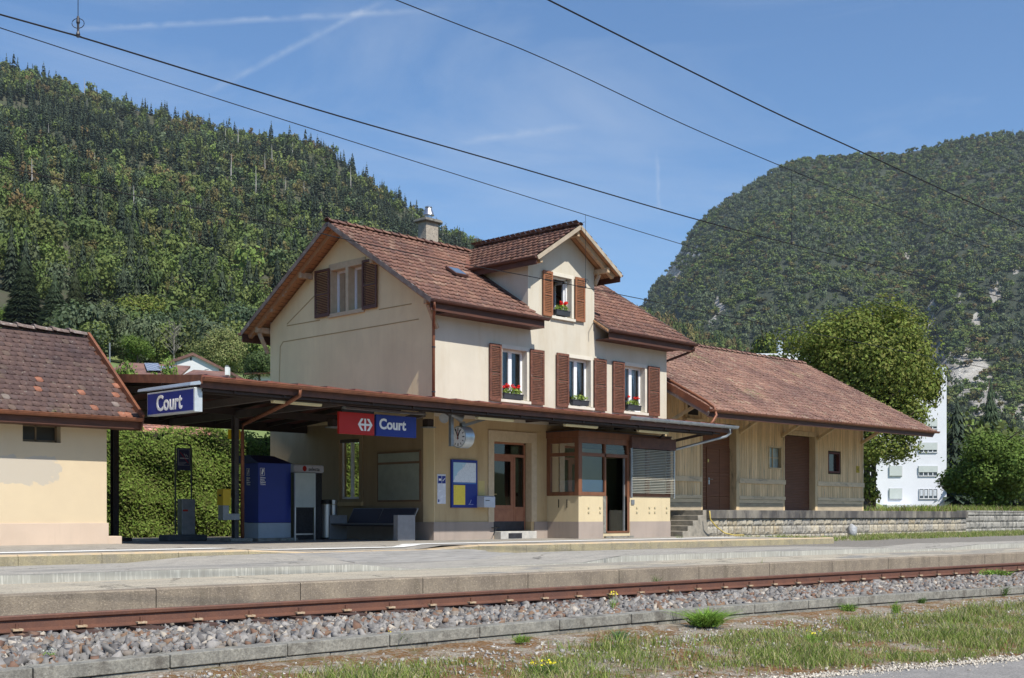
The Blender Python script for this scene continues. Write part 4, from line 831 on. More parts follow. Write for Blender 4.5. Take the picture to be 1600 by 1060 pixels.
# barge boards, rafters and purlins of the left verge
for ya in (EY0, EY1):
    b = MB(); b.bar((XV0 + .015, ya, EZ - .035), (XV0 + .015, RY, RZ - .035), .035, .13, up=(0, 0, 1)); b.build('barge_board', M['barge'], sb)
    b = MB(); sg = 1 if ya == EY0 else -1; b.bar((XV0 + .32, ya + sg * .10, EZ - .10), (XV0 + .32, RY, RZ - .16), .13, .15); b.build('rafter', M['beam_orange'], sb)
    b = MB(); b.bar((XV1 - .015, ya, EZ - .055), (XV1 - .015, RY, RZ - .055), .035, .20); b.build('barge_board', M['barge'], sb)
for y in (YF - .14, 28.7, 32.25, YB + .14):
    zt = EZ + slope * (min(y - EY0, EY1 - y)) - .17; tip = XV0 + .25
    b = MB(); b.box(tip, XG + .3, y - .07, y + .07, zt - .19, zt); b.build('purlin', M['beam'], sb, bevel=.012)
    if y in (YF - .14, YB + .14):
        b = MB(); b.bar((tip + .12, y, zt - .19), (XG, y, zt - .85), .10, .12, up=(0, 1, 0)); b.build('brace', M['beam'], sb, bevel=.01)
# fascias, gutters
x0, x1 = XV0, 28.42
for xa, xb in ((XV0, 28.42), (31.50, XV1)):
    b = MB(); b.box(xa + .05, xb - .05, EY0 + .04, EY0 + .07, EZ - .30, EZ - .03); b.build('fascia', M['fascia'], sb); b = MB(); b.box(max(xa + .05, XG), min(xb - .05, XR), EY0 + .07, YF - .02, EZ - .295, EZ - .265); b.build('eaves_soffit', M['fascia'], sb)
    gutter('gutter', sb, M['copperdark'], (xa + .02, EY0 - .05, EZ + .0), (xb + .04, EY0 - .05, EZ + .0), .08)
b = MB(); b.box(XV0 + .03, XV1 - .03, EY1 - .07, EY1 - .04, EZ - .30, EZ - .03); b.build('fascia', M['fascia'], sb); gutter('gutter', sb, M['copper'], (XV0 - .02, EY1 + .05, EZ), (XV1, EY1 + .05, EZ), .08)
b = MB(); px = XG - .065; py_ = YF - .06
b.tube([(XV0 + .10, EY0 - .05, EZ - .05), (XV0 + .13, EY0 - .02, EZ - .18), (px - .04, py_ - .04, EZ - .62), (px, py_, EZ - .8), (px, py_, zr(3.05))], .045, 12); b.build('downpipe', M['copper'], sb, smooth=True)
b = MB(); b.tube([(XV1 - .08, EY0 - .05, EZ - .05), (XV1 - .08, EY0 - .02, EZ - .22), (XV1 - .25, EY0 + .2, EZ - .34), (XR + .06, YF + .08, EZ - .62), (XR + .06, YF + .1, EZ - 1.0), (XR + .06, YF + .1, ZP)], .045, 12); b.build('downpipe', M['copperdark'], sb, smooth=True)
b = MB()
for z in (zr(3.6), zr(4.9)): b.lathe((px, py_, z), [(.056, -.02), (.056, .02)], 12)
b.build('pipe_bracket', M['darkmetal'], sb)
# skylight
sk = [at for at in ((700.5, 419), (719.5, 423), (730, 434), (711, 430))]
def on_main(px, py):
    u = (px - 800) / FP; rx, ry, rz = CT + u * ST, ST - u * CT, (HZ - py) / FP; t = (EZ + .06 - slope * EY0 - E) / (rz - slope * ry); return Vector((t * rx, t * ry, E + t * rz))
c0 = on_main(713, 427); b = MB(); nrm = Vector((0, -slope, 1)).normalized(); ux, uy = Vector((1, 0, 0)), Vector((0, 1, slope)).normalized()
b.bar(c0 - uy * .28 + nrm * .05, c0 + uy * .28 + nrm * .05, .55, .07, up=nrm); skl = b.build('skylight', M['copperdark'], rf); b = MB(); b.bar(c0 - uy * .22 + nrm * .06, c0 + uy * .22 + nrm * .06, .44, .065, up=nrm); b.build('pane', pm('skylight_glass', (.10, .14, .20), (.10, .14, .2), 1, .08, spec=.8), skl)
# ---- dormer
b = MB()
panel(b, (DL, 0, 0), (0, 1, 0), YF, 29.2, EZ - .1, DEZ + .3, [], [(0, 1, dz_(DL) - .08)], inward=(1, 0, 0)); b.build('dormer_cheek', M['cream'], sb); b = MB(); panel(b, (DR, 0, 0), (0, 1, 0), YF, 29.2, EZ - .1, DEZ + .3, [], [(0, 1, dz_(DR) - .08)], inward=(-1, 0, 0)); b.build('dormer_cheek', M['cream'], sb)
dr = None; DYb = RY + .1
def keep_d(Wc): return Wc[:, 2] > EZ + slope * (Wc[:, 1] - EY0) - .12
HL = math.hypot(DXm - DE0, DRZ - DEZ)
dr = tiles('dormer_roof', sb, M['tile'], (DE0, DYb, DEZ), (0, -1, 0), (DXm - DE0, 0, DRZ - DEZ), DYb - DYv, HL, .235, .30, 'flat', keep=keep_d)
tiles('roof_side', dr, M['tile'], (DE1, DYv, DEZ), (0, 1, 0), (DXm - DE1, 0, DRZ - DEZ), DYb - DYv, HL, .235, .30, 'flat', keep=keep_d)
ridge_tiles('ridge', dr, M['tile'], (DXm, RY - .1, DRZ + .03), (DXm, DYv, DRZ + .03))
yb0 = EY0 + (DEZ - EZ) / slope
for sx, e in ((1, DE0), (-1, DE1)):
    b = MB(); P = [(e, DYv + .02, DEZ), (e, yb0, DEZ), (DXm, DYb - .02, DRZ), (DXm, DYv + .02, DRZ)]; b.add(P + [(x, y, z - .06) for x, y, z in P], [(0, 1, 2, 3), (7, 6, 5, 4), (0, 4, 5, 1), (1, 5, 6, 2), (2, 6, 7, 3), (3, 7, 4, 0)]); b.build('roof_deck', M['soffit'], dr)
    b = MB(); b.bar((e, DYv + .0, DEZ - .055), (DXm, DYv + .0, DRZ - .045), .035, .12, up=(0, 0, 1)); b.build('barge_board', pm('pale_brown_bargeboard', (.44, .37, .28), (.34, .28, .21), 5, .8), dr)
    b = MB(); b.bar((e + sx * .12, DYv + .28, DEZ - .07), (DXm, DYv + .28, DRZ - .15), .12, .14); b.build('rafter', M['beam'], dr)
    b = MB(); b.box(e + .0, e + sx * .03, DYv + .05, yb0 - .05, DEZ - .24, DEZ - .03); b.build('fascia', M['fascia'], dr)
    gutter('gutter', dr, M['copperdark'], (e - sx * .045, DYv + .02, DEZ + .0), (e - sx * .045, yb0 - .08, DEZ + .0), .07)
for x in (DL - .03, DXm, DR + .03):
    zt = dz_(x) - .16; b = MB(); b.box(x - .06, x + .06, DYv + .10, YF + .1, zt - .17, zt); b.build('purlin', M['beam'], dr, bevel=.012)
    if x > DR: b = MB(); b.bar((x + .0, DYv + .5, zt - .17), (x, YF, zt - .5), .09, .10, up=(1, 0, 0)); b.build('brace', M['beam'], dr)
b = MB(); a0 = Vector((DE0 - .02, yb0 - .05, DEZ + .06)); a1 = Vector((DXm - .34, RY - .12, RZ - .04)); b.bar(a0, a1, .26, .02, up=(-.4, -.6, 1)); b.build('valley_flashing', M['copper'], dr)
b = MB(); b.box(DL - .16, DL + .0, YF + .0, yb0, 0, 0) if False else None
b = MB(); b.bar((DL - .1, YF + .05, mz(YF + .05) + .07), (DL - .1, yb0 - .3, mz(yb0 - .3) + .07), .22, .015, up=(0, -.5, 1)); b.build('side_flashing', M['copperdark'], dr)
# small verge at the left end of the right-hand eaves
b = MB(); b.bar((31.50, EY0, EZ - .04), (31.50, YF + .02, mz(YF) - .04), .03, .16); b.build('barge_board', M['barge'], sb)
# ---- chimney
kx = 1.035; cx0, cx1, cy0, cy1 = 27.2 * kx, 27.74 * kx, 30.0 * kx, 30.4 * kx; ctz = zr(9.71 * kx)
M['roughcast'] = pm('grey_roughcast', (.42, .37, .30), (.33, .29, .24), 6, .95, .03, 28, c3=(.22, .20, .18), c3scale=12, c3lo=.58, c3hi=.66)
b = MB(); b.box(cx0, cx1, cy0, cy1, RZ - 1.6, ctz - .0); ch = b.build('chimney', M['roughcast'], sb)
b = MB(); b.box(cx0 - .12, cx1 + .12, cy0 - .12, cy1 + .12, ctz, ctz + .07); b.box(cx0 - .09, cx1 + .09, cy0 - .09, cy1 + .09, ctz + .07, ctz + .11); b.build('cap_slab', M['concrete'], ch, bevel=.02)
b = MB(); cc = ((cx0 + cx1) / 2 + .02, (cy0 + cy1) / 2, ctz + .11); b.lathe(cc, [(.12, 0), (.12, .16)], 20); b.lathe(cc, [(.20, .15), (.195, .17), (.12, .38), (.10, .41), (.125, .42), (.125, .45), (.05, .475)], 24); b.build('metal_cowl', M['inox'], ch, smooth=False)
# ================================================================== OUTBUILDING ON THE LEFT
wc = thing('outbuilding', 'small cream outbuilding with brown scalloped tile roof at the left edge', 'outbuilding', (10, 26.6, zr(-.653)))
WXR, WY, WYB = 14.1, 26.6, 30.45; wzp = zr(-.66); wpl = on_y(100, 817.5, WY)[1]
ww = (on_y(35.5, 680, WY)[0], on_y(95, 680, WY)[0], on_y(60, 691, WY)[1], on_y(60, 655, WY)[1])
WEY, WRY = 25.96, 28.53; WEZ, WRZ = zr(2.27), zr(4.41); wsl = (WRZ - WEZ) / (WRY - WEY); WYE = 2 * WRY - WEY
b = MB(); panel(b, (0, WY, 0), (1, 0, 0), 2, WXR, wzp - .3, WEZ + .3, [ww], depth=.25)
panel(b, (WXR, 0, 0), (0, 1, 0), WY, WYB, wzp - .3, WRZ, [], [(-wsl, 1, WRZ - .1 - wsl * WRY), (wsl, 1, WRZ - .1 + wsl * WRY)], inward=(-1, 0, 0)); panel(b, (0, WYB, 0), (1, 0, 0), 2, WXR, wzp - .3, WEZ + .3, [], inward=(0, -1, 0)); panel(b, (2, 0, 0), (0, 1, 0), WY, WYB, wzp - .3, WRZ, [], [(-wsl, 1, WRZ - .1 - wsl * WRY), (wsl, 1, WRZ - .1 + wsl * WRY)], inward=(1, 0, 0))
# faded patch where a poster hung: its own colour in the wall
m, t, p = newmat('cream_render_with_peeled_patch'); p.inputs['Roughness'].default_value = .9
tc = N(t, 'ShaderNodeTexCoord'); sx = N(t, 'ShaderNodeSeparateXYZ'); t.links.new(tc.outputs['Object'], sx.inputs[0])
base = mixc(t, ramp(t, noise(t, 1.2, 6, .65), .35, .7), (.60, .49, .33), (.56, .455, .31)); base = mixc(t, mth(t, 'MULTIPLY', ramp(t, noise(t, .9, 6, .7, stretch=(2.2, 1, .35)), .56, .75), .4), base, (.58, .49, .38))
pxl, pzl = on_y(4, 745, WY); pxr, _ = on_y(100, 745, WY); pzt = on_y(50, 718, WY)[1] - E + .653; pzb = on_y(50, 757, WY)[1] - E + .653
nz = noise(t, 2.6, 5, .65); dx = mth(t, 'ADD', sx.outputs[0], mth(t, 'MULTIPLY_ADD', nz, 1.3, -.65)); dz = mth(t, 'ADD', sx.outputs[2], mth(t, 'MULTIPLY_ADD', nz, .55, -.27))
cxp = (pxl + pxr) / 2 - 10 - .25; hw = (pxr - pxl) / 2; czp = (pzt + pzb) / 2 + .06
f1 = mth(t, 'MULTIPLY', ramp(t, mth(t, 'ABSOLUTE', mth(t, 'SUBTRACT', dx, cxp)), hw + .02, hw - .02), ramp(t, mth(t, 'ABSOLUTE', mth(t, 'SUBTRACT', dz, czp)), .30, .28))
base = mixc(t, mth(t, 'MULTIPLY', f1, .8), base, (.44, .40, .34)); t.links.new(base, p.inputs['Base Color']); bumpn(t, p, noise(t, 60, 4), .004)
b.build('wall', m, wc)
b = MB(); b.box(2, WXR + .035, WY - .035, WY, wzp - .3, wpl); b.box(WXR, WXR + .035, WY, WYB, wzp - .3, wpl); b.build('plinth', M['pink'], wc, bevel=.008)
b = MB(); b.box(WXR + .03, WXR + .42, WY + .05, WY + .45, wzp - .3, wzp + .18); b.build('corner_stone', M['pink'], wc, bevel=.02)
fm_ = pm('olive_brown_window_frame', (.24, .17, .10), (.18, .13, .08), 6, .6)
b = MB(); x0, x1, z0, z1 = ww; Y = WY + .2; xm = x0 + (x1 - x0) * .44
b.box(x0, x0 + .03, Y, Y + .04, z0, z1); b.box(x1 - .04, x1, Y, Y + .04, z0, z1); b.box(xm - .02, xm + .02, Y, Y + .04, z0, z1); b.box(x0, x1, Y, Y + .04, z0, z0 + .06); b.box(x0, x1, Y, Y + .04, z1 - .16, z1 - .12); wn_ = b.build('window', fm_, wc)
b = MB(); b.add([(x0, Y + .02, z0), (x1, Y + .02, z0), (x1, Y + .02, z1), (x0, Y + .02, z1)], [(0, 1, 2, 3)]); b.build('pane', pm('dusty_dark_glass', (.03, .027, .022), (.045, .04, .03), 4, .35), wn_)
cl3 = [(0, (.125, .082, .072)), (.25, (.112, .073, .066)), (.5, (.138, .09, .077)), (.75, (.118, .082, .076)), (.93, (.155, .112, .09)), (.968, (.34, .15, .095)), (.99, (.24, .20, .18))]
M['tile3'] = tile_mat('dark_scalloped_tiles', cl3, lichen=(.36, .34, .27), lich=-.02, moss=(.22, .21, .09))
wr = tiles('roof', wc, M['tile3'], (1.6, WEY, WEZ), (1, 0, 0), (0, WRY - WEY, WRZ - WEZ), 14.60 - 1.6, math.hypot(WRY - WEY, WRZ - WEZ), .172, .195, 'bib', jit=.003)
b = MB()
for (ya, yb) in ((WEY, WRY), (WYE, WRY)): b.add([(1.6, ya, WEZ - .02), (14.6, ya, WEZ - .02), (14.6, yb, WRZ - .02), (1.6, yb, WRZ - .02), (1.6, ya, WEZ - .08), (14.6, ya, WEZ - .08), (14.6, yb, WRZ - .08), (1.6, yb, WRZ - .08)], [(0, 1, 2, 3), (7, 6, 5, 4), (0, 4, 5, 1), (1, 5, 6, 2), (2, 6, 7, 3), (3, 7, 4, 0)])
b.build('roof_deck', M['fascia'], wr); ridge_tiles('ridge', wr, tile_mat('lichened_ridge_tiles', [(0, (.20, .15, .13)), (.4, (.26, .21, .18)), (.8, (.36, .16, .10))], lichen=(.48, .46, .42), lich=.08), (1.6, WRY, WRZ + .03), (14.55, WRY, WRZ + .03), .13, .42)
b = MB(); b.bar((14.62, WEY - .06, WEZ + .0), (14.62, WRY, WRZ + .05), .07, .16); b.bar((14.62, WYE, WEZ), (14.62, WRY, WRZ + .05), .07, .16); b.build('verge_flashing', M['copper'], wc)
b = MB(); b.box(1.6, 14.62, WEY + .02, WEY + .06, WEZ - .26, WEZ - .03); b.box(1.6, 14.62, WEY + .06, WY, WEZ - .26, WEZ - .22); b.add([(14.60, WEY - .12, WEZ - .02), (14.60, WY, WEZ + .3), (14.60, WY, WEZ - .26), (14.60, WEY, WEZ - .30), (14.64, WEY - .12, WEZ - .02), (14.64, WY, WEZ + .3), (14.64, WY, WEZ - .26), (14.64, WEY, WEZ - .30)], [(0, 1, 2, 3), (7, 6, 5, 4), (0, 3, 7, 4), (3, 2, 6, 7), (2, 1, 5, 6), (1, 0, 4, 5)]); b.build('fascia', M['fascia'], wc)
gutter('gutter', wc, M['copper'], (1.6, WEY - .06, WEZ - .02), (14.60, WEY - .06, WEZ - .02), .08)

# ================================================================== PLATFORM CANOPY
KX0, KX1, KY, KR, KB = 14.8, 35.75, 23.66, 27.9, 32.6; KZ = zr(3.03); KRZ = zr(3.36); KBZ = zr(2.98)
ca = thing('platform_canopy', 'long low brown canopy roofing the platform in front of the station', 'canopy', (24, 26, ZP))
red = pm('dark_red_roof_sheet', (.22, .075, .055), (.16, .06, .048), 4, .6)
b = MB()
def slab(b, x0, x1, y0, z0, y1, z1, th): b.add([(x0, y0, z0), (x1, y0, z0), (x1, y1, z1), (x0, y1, z1), (x0, y0, z0 - th), (x1, y0, z0 - th), (x1, y1, z1 - th), (x0, y1, z1 - th)], [(0, 1, 2, 3), (7, 6, 5, 4), (0, 4, 5, 1), (1, 5, 6, 2), (2, 6, 7, 3), (3, 7, 4, 0)])
for i in range(24):                                        # overlapping sheets, stepped edges show above the gutter
    xa = KX0 + (KX1 - KX0 - .35) * i / 24; xb = KX0 + (KX1 - KX0 - .35) * (i + 1) / 24
    if xa < XG:
        xe = min(xb, XG); slab(b, xa, xe, KY + .03, KZ + .02, KR, KRZ + .02, .04); slab(b, xa, xe, KR, KRZ + .02, KB, KBZ, .04)
        if xb > XG: slab(b, XG, xb, KY + .03, KZ + .02, YF, KZ + .02 + (YF - KY) * (KRZ - KZ) / (KR - KY), .04)
    elif False: slab(b, xa, xb, KY + .03, KZ + .02, KR, KRZ + .02, .04); slab(b, xa, xb, KR, KRZ + .02, KB, KBZ, .04)
    else: slab(b, xa, xb, KY + .03, KZ + .02, YF, KZ + .02 + (YF - KY) * (KRZ - KZ) / (KR - KY), .04)
    b.add([(xa, KY - .02, KZ + .02), (xb, KY - .02, KZ + .02), (xb, KY - .02, KZ + .05), (xa, KY - .02, KZ + .085), (xa, KY + .3, KZ + .03), (xb, KY + .3, KZ + .03), (xb, KY + .3, KZ + .07), (xa, KY + .3, KZ + .10)], [(0, 1, 2, 3), (7, 6, 5, 4), (3, 2, 6, 7), (0, 3, 7, 4), (1, 5, 6, 2)])
b.build('roof', red, ca)
b = MB(); b.prism([(KY - .03, KZ + .07), (KR, KRZ + .10), (KR, KRZ - .10), (KY - .03, KZ - .12)], 0, KX0 - .03, KX0 + .01); b.box(KX0 - .03, KX0 + .01, KR, KB, KRZ - .3, KRZ + .05); b.build('end_fascia', M['copper'], ca)
sp_x = on_y(980, 660, KY)[0]
gutter('gutter', ca, M['copper'], (KX0 - .02, KY - .07, KZ + .02), (sp_x, KY - .07, KZ + .02), .085)
g_ = gutter('gutter', ca, M['zinc'], (sp_x, KY - .075, KZ + .025), (KX1, KY - .075, KZ + .025), .09); g_['label'] = 'newer zinc length of the canopy gutter'
b = MB(); x = sp_x + .1
while x < KX1: b.tube([(x, KY - .075 + .1 * math.cos(math.pi + math.pi * k / 8), KZ + .02 + .098 * math.sin(math.pi + math.pi * k / 8)) for k in range(9)], .006, 5); x += .62
b.build('gutter_strap', M['zinc'], g_)
b = MB(); x = KX0 + .8
b.box(KX0, KX1 - .1, KY + .05, KY + .09, KZ - .20, KZ - .02); b.build('fascia', M['copperdark'], ca)
b = MB(); b.box(KX0 + .1, KX1 - .9, KY + .30, KY + .37, KZ - .30, KZ - .14); b.box(KX0 + .1, KX1 - .7, KY + .14, KY + .17, KZ - .27, KZ - .22)
b.box(KX0 + .1, XG, KR - .06, KR + .06, KRZ - .3, KRZ - .04); b.box(KX0 + .05, XG, KB - .12, KB, KBZ - .30, KBZ - .02); b.box(KX0 + .1, XG - .02, 29.0, 29.1, zr(2.78), zr(2.98))
b.build('purlin', M['blackbrown'], ca)
b = MB(); x = KX0 + .9
while x < KX1 - .5: b.box(x, x + .06, KY + .10, KY + .40, KZ - .26, KZ - .06); x += 1.35
b.build('hanger', M['blackbrown'], ca)
b = MB(); x = KX0 + .3
while x < XG: b.bar((x, KY + .15, KZ - .09), (x, KR, KRZ - .12), .07, .12); b.bar((x, KR, KRZ - .12), (x, KB - .1, KBZ - .12), .07, .12); x += .95
x = XG + .6
while x < XR - .3: b.box(x, x + .07, KY + .4, YF, KZ - .10, KZ - .02); x += 1.1
b.build('rafter', M['blackbrown'], ca)
steel_ = pm('dark_painted_post', (.085, .08, .08), (.06, .055, .055), 4, .5)
b = MB(); b.bar((19.25, KY + .5, zr(2.86)), (19.25, KB - .1, zr(2.76)), .12, .20); b.bar((XG - 1.6, KY + 1.4, zr(2.80)), (XG - .02, YF + 2.7, zr(2.62)), .10, .17); b.bar((17.2, KY + .6, zr(2.86)), (17.2, KB, zr(2.74)), .12, .18); b.build('cross_beam', pm('grey_brown_beam', (.10, .085, .08), (.075, .065, .06), 4, .6), ca)
for (x, y, w, lb) in ((19.22, 29.05, .13, None), (17.15, 31.9, .17, None)):
    b = MB(); b.box(x - w / 2, x + w / 2, y - .09, y - .07, ZP, zr(2.76)); b.box(x - w / 2, x + w / 2, y + .07, y + .09, ZP, zr(2.76)); b.box(x - .01, x + .01, y - .07, y + .07, ZP, zr(2.76)); po = b.build('post', M['blackbrown'] if w > .15 else steel_, ca)
    b = MB(); b.box(x - .34, x + .38, y - .3, y + .25, ZP, ZP + .10); b.build('post_base', M['concrete'] if w < .15 else M['blackbrown'], po, bevel=.02)
b = MB(); gx, gz = on_y(466.5, 613, KY); P = [(gx, KY - .07, KZ - .04), (gx, KY - .04, KZ - .20), (gx - .12, KY + .25, KZ - .36), (19.5, 28.7, zr(2.62)), (19.36, 28.88, zr(2.52)), (19.36, 28.9, zr(2.3)), (19.36, 28.9, ZP + .1)]; b.tube(P, .052, 12); b.build('downpipe', M['copper'], ca, smooth=True)
b = MB(); x1_, z1_ = on_y(1138, 674, KY); b.tube([(x1_, KY - .075, KZ - .04), (x1_, KY - .07, KZ - .22), (x1_ - .12, KY + .0, KZ - .33), (34.25, 25.35, zr(2.22)), (34.05, 25.5, zr(2.1))], .045, 12); b.build('downpipe', M['zinc'], ca, smooth=True)
b = MB(); b.bar((33.6, 25.8, zr(2.35)), (35.0, KY + .3, KZ - .16), .06, .09); b.bar((32.6, KY + .4, KZ - .1), (33.7, 25.6, zr(2.4)), .05, .06); b.build('strut', M['blackbrown'], ca)
# strip lights
lt = pm('yellowed_lamp_cover', (.62, .55, .34), (.55, .48, .28), 2, .5)
GRPL = 'strip lights under the canopy edge'
for (a, c, yy, lb) in ((424, 502, 630, 'long yellowed strip light by the copper diagonal downpipe'), (744, 802, 656, 'long yellowed strip light above the station door'), (881, 933, 667, 'long yellowed strip light over the left part of the bay'), (996, 1043, 675, 'long yellowed strip light above the venetian blind')):
    Yl = KY + .42; x0 = on_y(a, yy, Yl)[0]; x1 = on_y(c, yy, Yl)[0]; z = KZ - .30
    tl = thing('strip_light', lb, 'lamp', ((x0 + x1) / 2, Yl, z), group=GRPL); b = MB(); b.box(x0, x1, Yl - .05, Yl + .05, z - .01, z + .05); b.build('housing', M['greysteel'], tl)
    b = MB(); b.prism([(Yl - .075, z - .01), (Yl - .05, z - .075), (Yl + .05, z - .075), (Yl + .075, z - .01)], 0, x0 + .02, x1 - .02); b.build('cover', lt, tl, bevel=.01)
# ================================================================== SIGNS
M['blue'] = pm('enamel_blue', (.018, .036, .23), (.016, .032, .21), 2, .35); M['red'] = pm('sign_red', (.42, .016, .012), (.38, .014, .010), 2, .35); M['signwhite'] = pm('sign_white', (.80, .80, .80), (.76, .76, .76), 2, .4)
SX = 14.72; ya, za = on_x(304, 606, SX); yb, zb = on_x(230, 614, SX); zbot = on_x(304, 643, SX)[1]; zt = (za + zb) / 2
sg = thing('station_sign', 'boxed blue sign reading Court in white, hung at the left canopy end', 'station sign', (SX, (ya + yb) / 2, zbot))
b = MB(); b.box(SX, SX + .20, ya, yb, zbot, zt); b.build('box', pm('silver_sign_casing', (.62, .66, .68), (.52, .56, .58), 6, .4, metal=.4), sg, bevel=.008)
b = MB(); b.box(SX - .006, SX, ya + .05, yb - .03, zbot + .035, zt - .035); b.build('panel', M['blue'], sg)
text_mesh('lettering', 'Court', .50, M['signwhite'], sg, (SX - .010, yb - .42, zbot + .10), (0, -1, 0), (0, 0, 1), bold=.010, sx=.88)
b = MB(); b.bar((SX + .1, ya + .4, zt), (SX + .1, ya + .4, zr(3.0)), .03, .03, up=(0, 1, 0)); b.bar((SX + .1, yb - .5, zt), (SX + .1, yb - .5, zr(3.05)), .03, .03, up=(0, 1, 0)); b.build('hanger', M['darkmetal'], sg)
y0, z0 = on_x(298, 601, SX - .35); y1, z1 = on_x(216, 605, SX - .35)
b = MB(); X = SX - .15; b.prism([(X - .22, z0 - .01), (X - .20, z0 + .05), (X + .02, z0 + .10), (X + .06, z0 + .06), (X + .04, z0 + .02)], 1, y0, y1); sl_ = None
sl = b.build('sign_lamp', pm('silver_reflector', (.50, .55, .60), (.42, .46, .5), 4, .35, metal=.5), None, label='slim silver lamp hood above the left blue sign', cat='lamp')
# sign with emblem
SY = 24.6
def sgn(px, py): return on_y(px, py, SY)
rs = thing('station_sign', 'red panel with white arrow emblem beside blue Court panel under canopy', 'station sign', (20, SY, zr(2.1)))
xa, zt = sgn(530, 643); zb_ = sgn(530, 677.5)[1]; xb = sgn(585, 645)[0]; xc = sgn(588, 647)[0]; xd = sgn(650.5, 650)[0]
b = MB(); b.box(xa, xb, SY, SY + .08, zb_, zt); b.build('red_panel', M['red'], rs, bevel=.006); b = MB(); b.box(xc, xd, SY, SY + .08, zb_ , zt - .0); b.build('blue_panel', M['blue'], rs, bevel=.006)
text_mesh('lettering', 'Court', .375, M['signwhite'], rs, (xc + .09, SY - .006, zb_ + .19), (1, 0, 0), (0, 0, 1), bold=.012, sx=.98)
# emblem: cross whose bar ends in two arrow heads
ex, ez = sgn(570.5, 664); b = MB(); u = .165; th = .048
def ep(P): b.add([(ex + x * u, SY - .008, ez + z * u) for x, z in P] + [(ex + x * u, SY - .0, ez + z * u) for x, z in P], [tuple(range(len(P)))] + [(i, (i + 1) % len(P), len(P) + (i + 1) % len(P), len(P) + i) for i in range(len(P))])
ep([(-.95, -.16), (.95, -.16), (.95, .16), (-.95, .16)]); ep([(-.16, .16), (.16, .16), (.16, .95), (-.16, .95)]); ep([(-.16, -.95), (.16, -.95), (.16, -.16), (-.16, -.16)])
for s in (-1, 1):
    ep([(s * 1.45, 0), (s * .95, 0), (s * .95, .16), (s * .34, .95), (s * .80, .95)][::s]); ep([(s * 1.45, 0), (s * .80, -.95), (s * .34, -.95), (s * .95, -.16), (s * .95, 0)][::s])
b.build('emblem', M['signwhite'], rs)
b = MB(); b.box(xa + .1, xb + .02, SY + .03, SY + .05, zt, zr(2.80)); 
b.build('bracket', M['darkmetal'], rs)
b = MB(); lx0, lz = sgn(535, 637.5); lx1 = sgn(660, 650)[0]; b.prism([(SY - .16, lz - .03), (SY - .14, lz + .02), (SY - .02, lz + .04), (SY + .04, lz), (SY - .02, lz - .03)], 0, lx0, lx1); b.build('sign_lamp', M['zinc'], None, label='long grey lamp rail above the red and blue sign', cat='lamp')
# ================================================================== CLOCK AND LOUDSPEAKERS
CY = 24.65; u_ = (716 - 800) / FP; CX = 0
yy_, zc = on_x(716, 683, 23.55); CX = 23.55; CYc = yy_
ck = thing('station_clock', 'round double faced station clock with black and red hands near the door', 'clock', (CX + .16, CYc, zc - .31))
def disc(b, x0, x1, r0, r1, n=40): 
    b.add([(x0, CYc + r0 * math.cos(2 * math.pi * k / n), zc + r0 * math.sin(2 * math.pi * k / n)) for k in range(n)] + [(x1, CYc + r1 * math.cos(2 * math.pi * k / n), zc + r1 * math.sin(2 * math.pi * k / n)) for k in range(n)], [(k, (k + 1) % n, n + (k + 1) % n, n + k) for k in range(n)] + [tuple(range(n)), tuple(range(2 * n - 1, n - 1, -1))])
b = MB(); disc(b, CX, CX + .34, .305, .305); b.build('case', pm('silver_clock_case', (.50, .55, .58), (.42, .46, .48), 5, .35, metal=.6), ck)
for sx_, X in ((-1, CX - .004), (1, CX + .344)):
    b = MB(); disc(b, X, X - sx_ * .003, .275, .275); dial = b.build('dial', M['signwhite'], ck)
    b = MB(); Q = lambda a, r: Vector((X + sx_ * .006, CYc + sx_ * r * math.sin(a), zc + r * math.cos(a)))
    for k in range(12): b.bar(Q(k * math.pi / 6, .19 if k % 3 else .175), Q(k * math.pi / 6, .255), .028 if k % 3 == 0 else .02, .004, up=(1, 0, 0))
    b.build('hour_marks', M['black'], dial)
    b = MB(); X += sx_ * .008; b.bar(Q(math.radians(22), -.06), Q(math.radians(22), .19), .030, .006, up=(1, 0, 0)); b.bar(Q(math.radians(-24), -.06), Q(math.radians(-24), .25), .024, .006, up=(1, 0, 0)); b.build('hands', M['black'], dial)
    b = MB(); X += sx_ * .008; b.bar(Q(math.radians(-4), -.09), Q(math.radians(-4), .19), .010, .004, up=(1, 0, 0)); b.lathe((0, 0, 0), [(0.001, 0), (.0011, 0.0001)], 4); b.build('second_hand', M['red'], dial)
b = MB(); b.box(CX + .10, CX + .22, CYc - .06, CYc + .06, zc + .29, zr(2.62)); b.bar((CX + .16, CYc, zr(2.5)), (CX + .9, CYc - .3, zr(2.75)), .05, .08); b.build('hanger', M['greysteel'], ck)
for i, (px, py, dx, lb) in enumerate(((696, 651, -1, 'left one of two grey horn loudspeakers above the clock'), (714, 651, 1, 'right one of two grey horn loudspeakers above the clock'))):
    x, z = on_y(px, py, 24.35); lp = thing('loudspeaker', lb, 'loudspeaker', (x, 24.35, z - .1), group='horn loudspeakers above the clock'); b = MB(); d = Vector((dx * .75, -.45, -.35)).normalized(); c = Vector((x, 24.35, z))
    b.tube([c - d * .16, c - d * .04, c + d * .02, c + d * .17], [.06, .075, .085, .135], 16); b.build('horn', M['greysteel'], lp); b = MB(); b.bar(c - d * .1, (on_y(706, 640, 24.35)[0], 24.35, zr(2.78)), .03, .03); b.build('bracket', M['greysteel'], lp)
b = MB(); bx_, bz_ = on_y(705, 672, 24.5); b.box(bx_ - .05, bx_ + .05, 24.45, 24.55, bz_ - .45, bz_ + .5); b.build('conduit', M['greysteel'], None, label='grey vertical conduit behind the clock hanging from the canopy', cat='conduit')
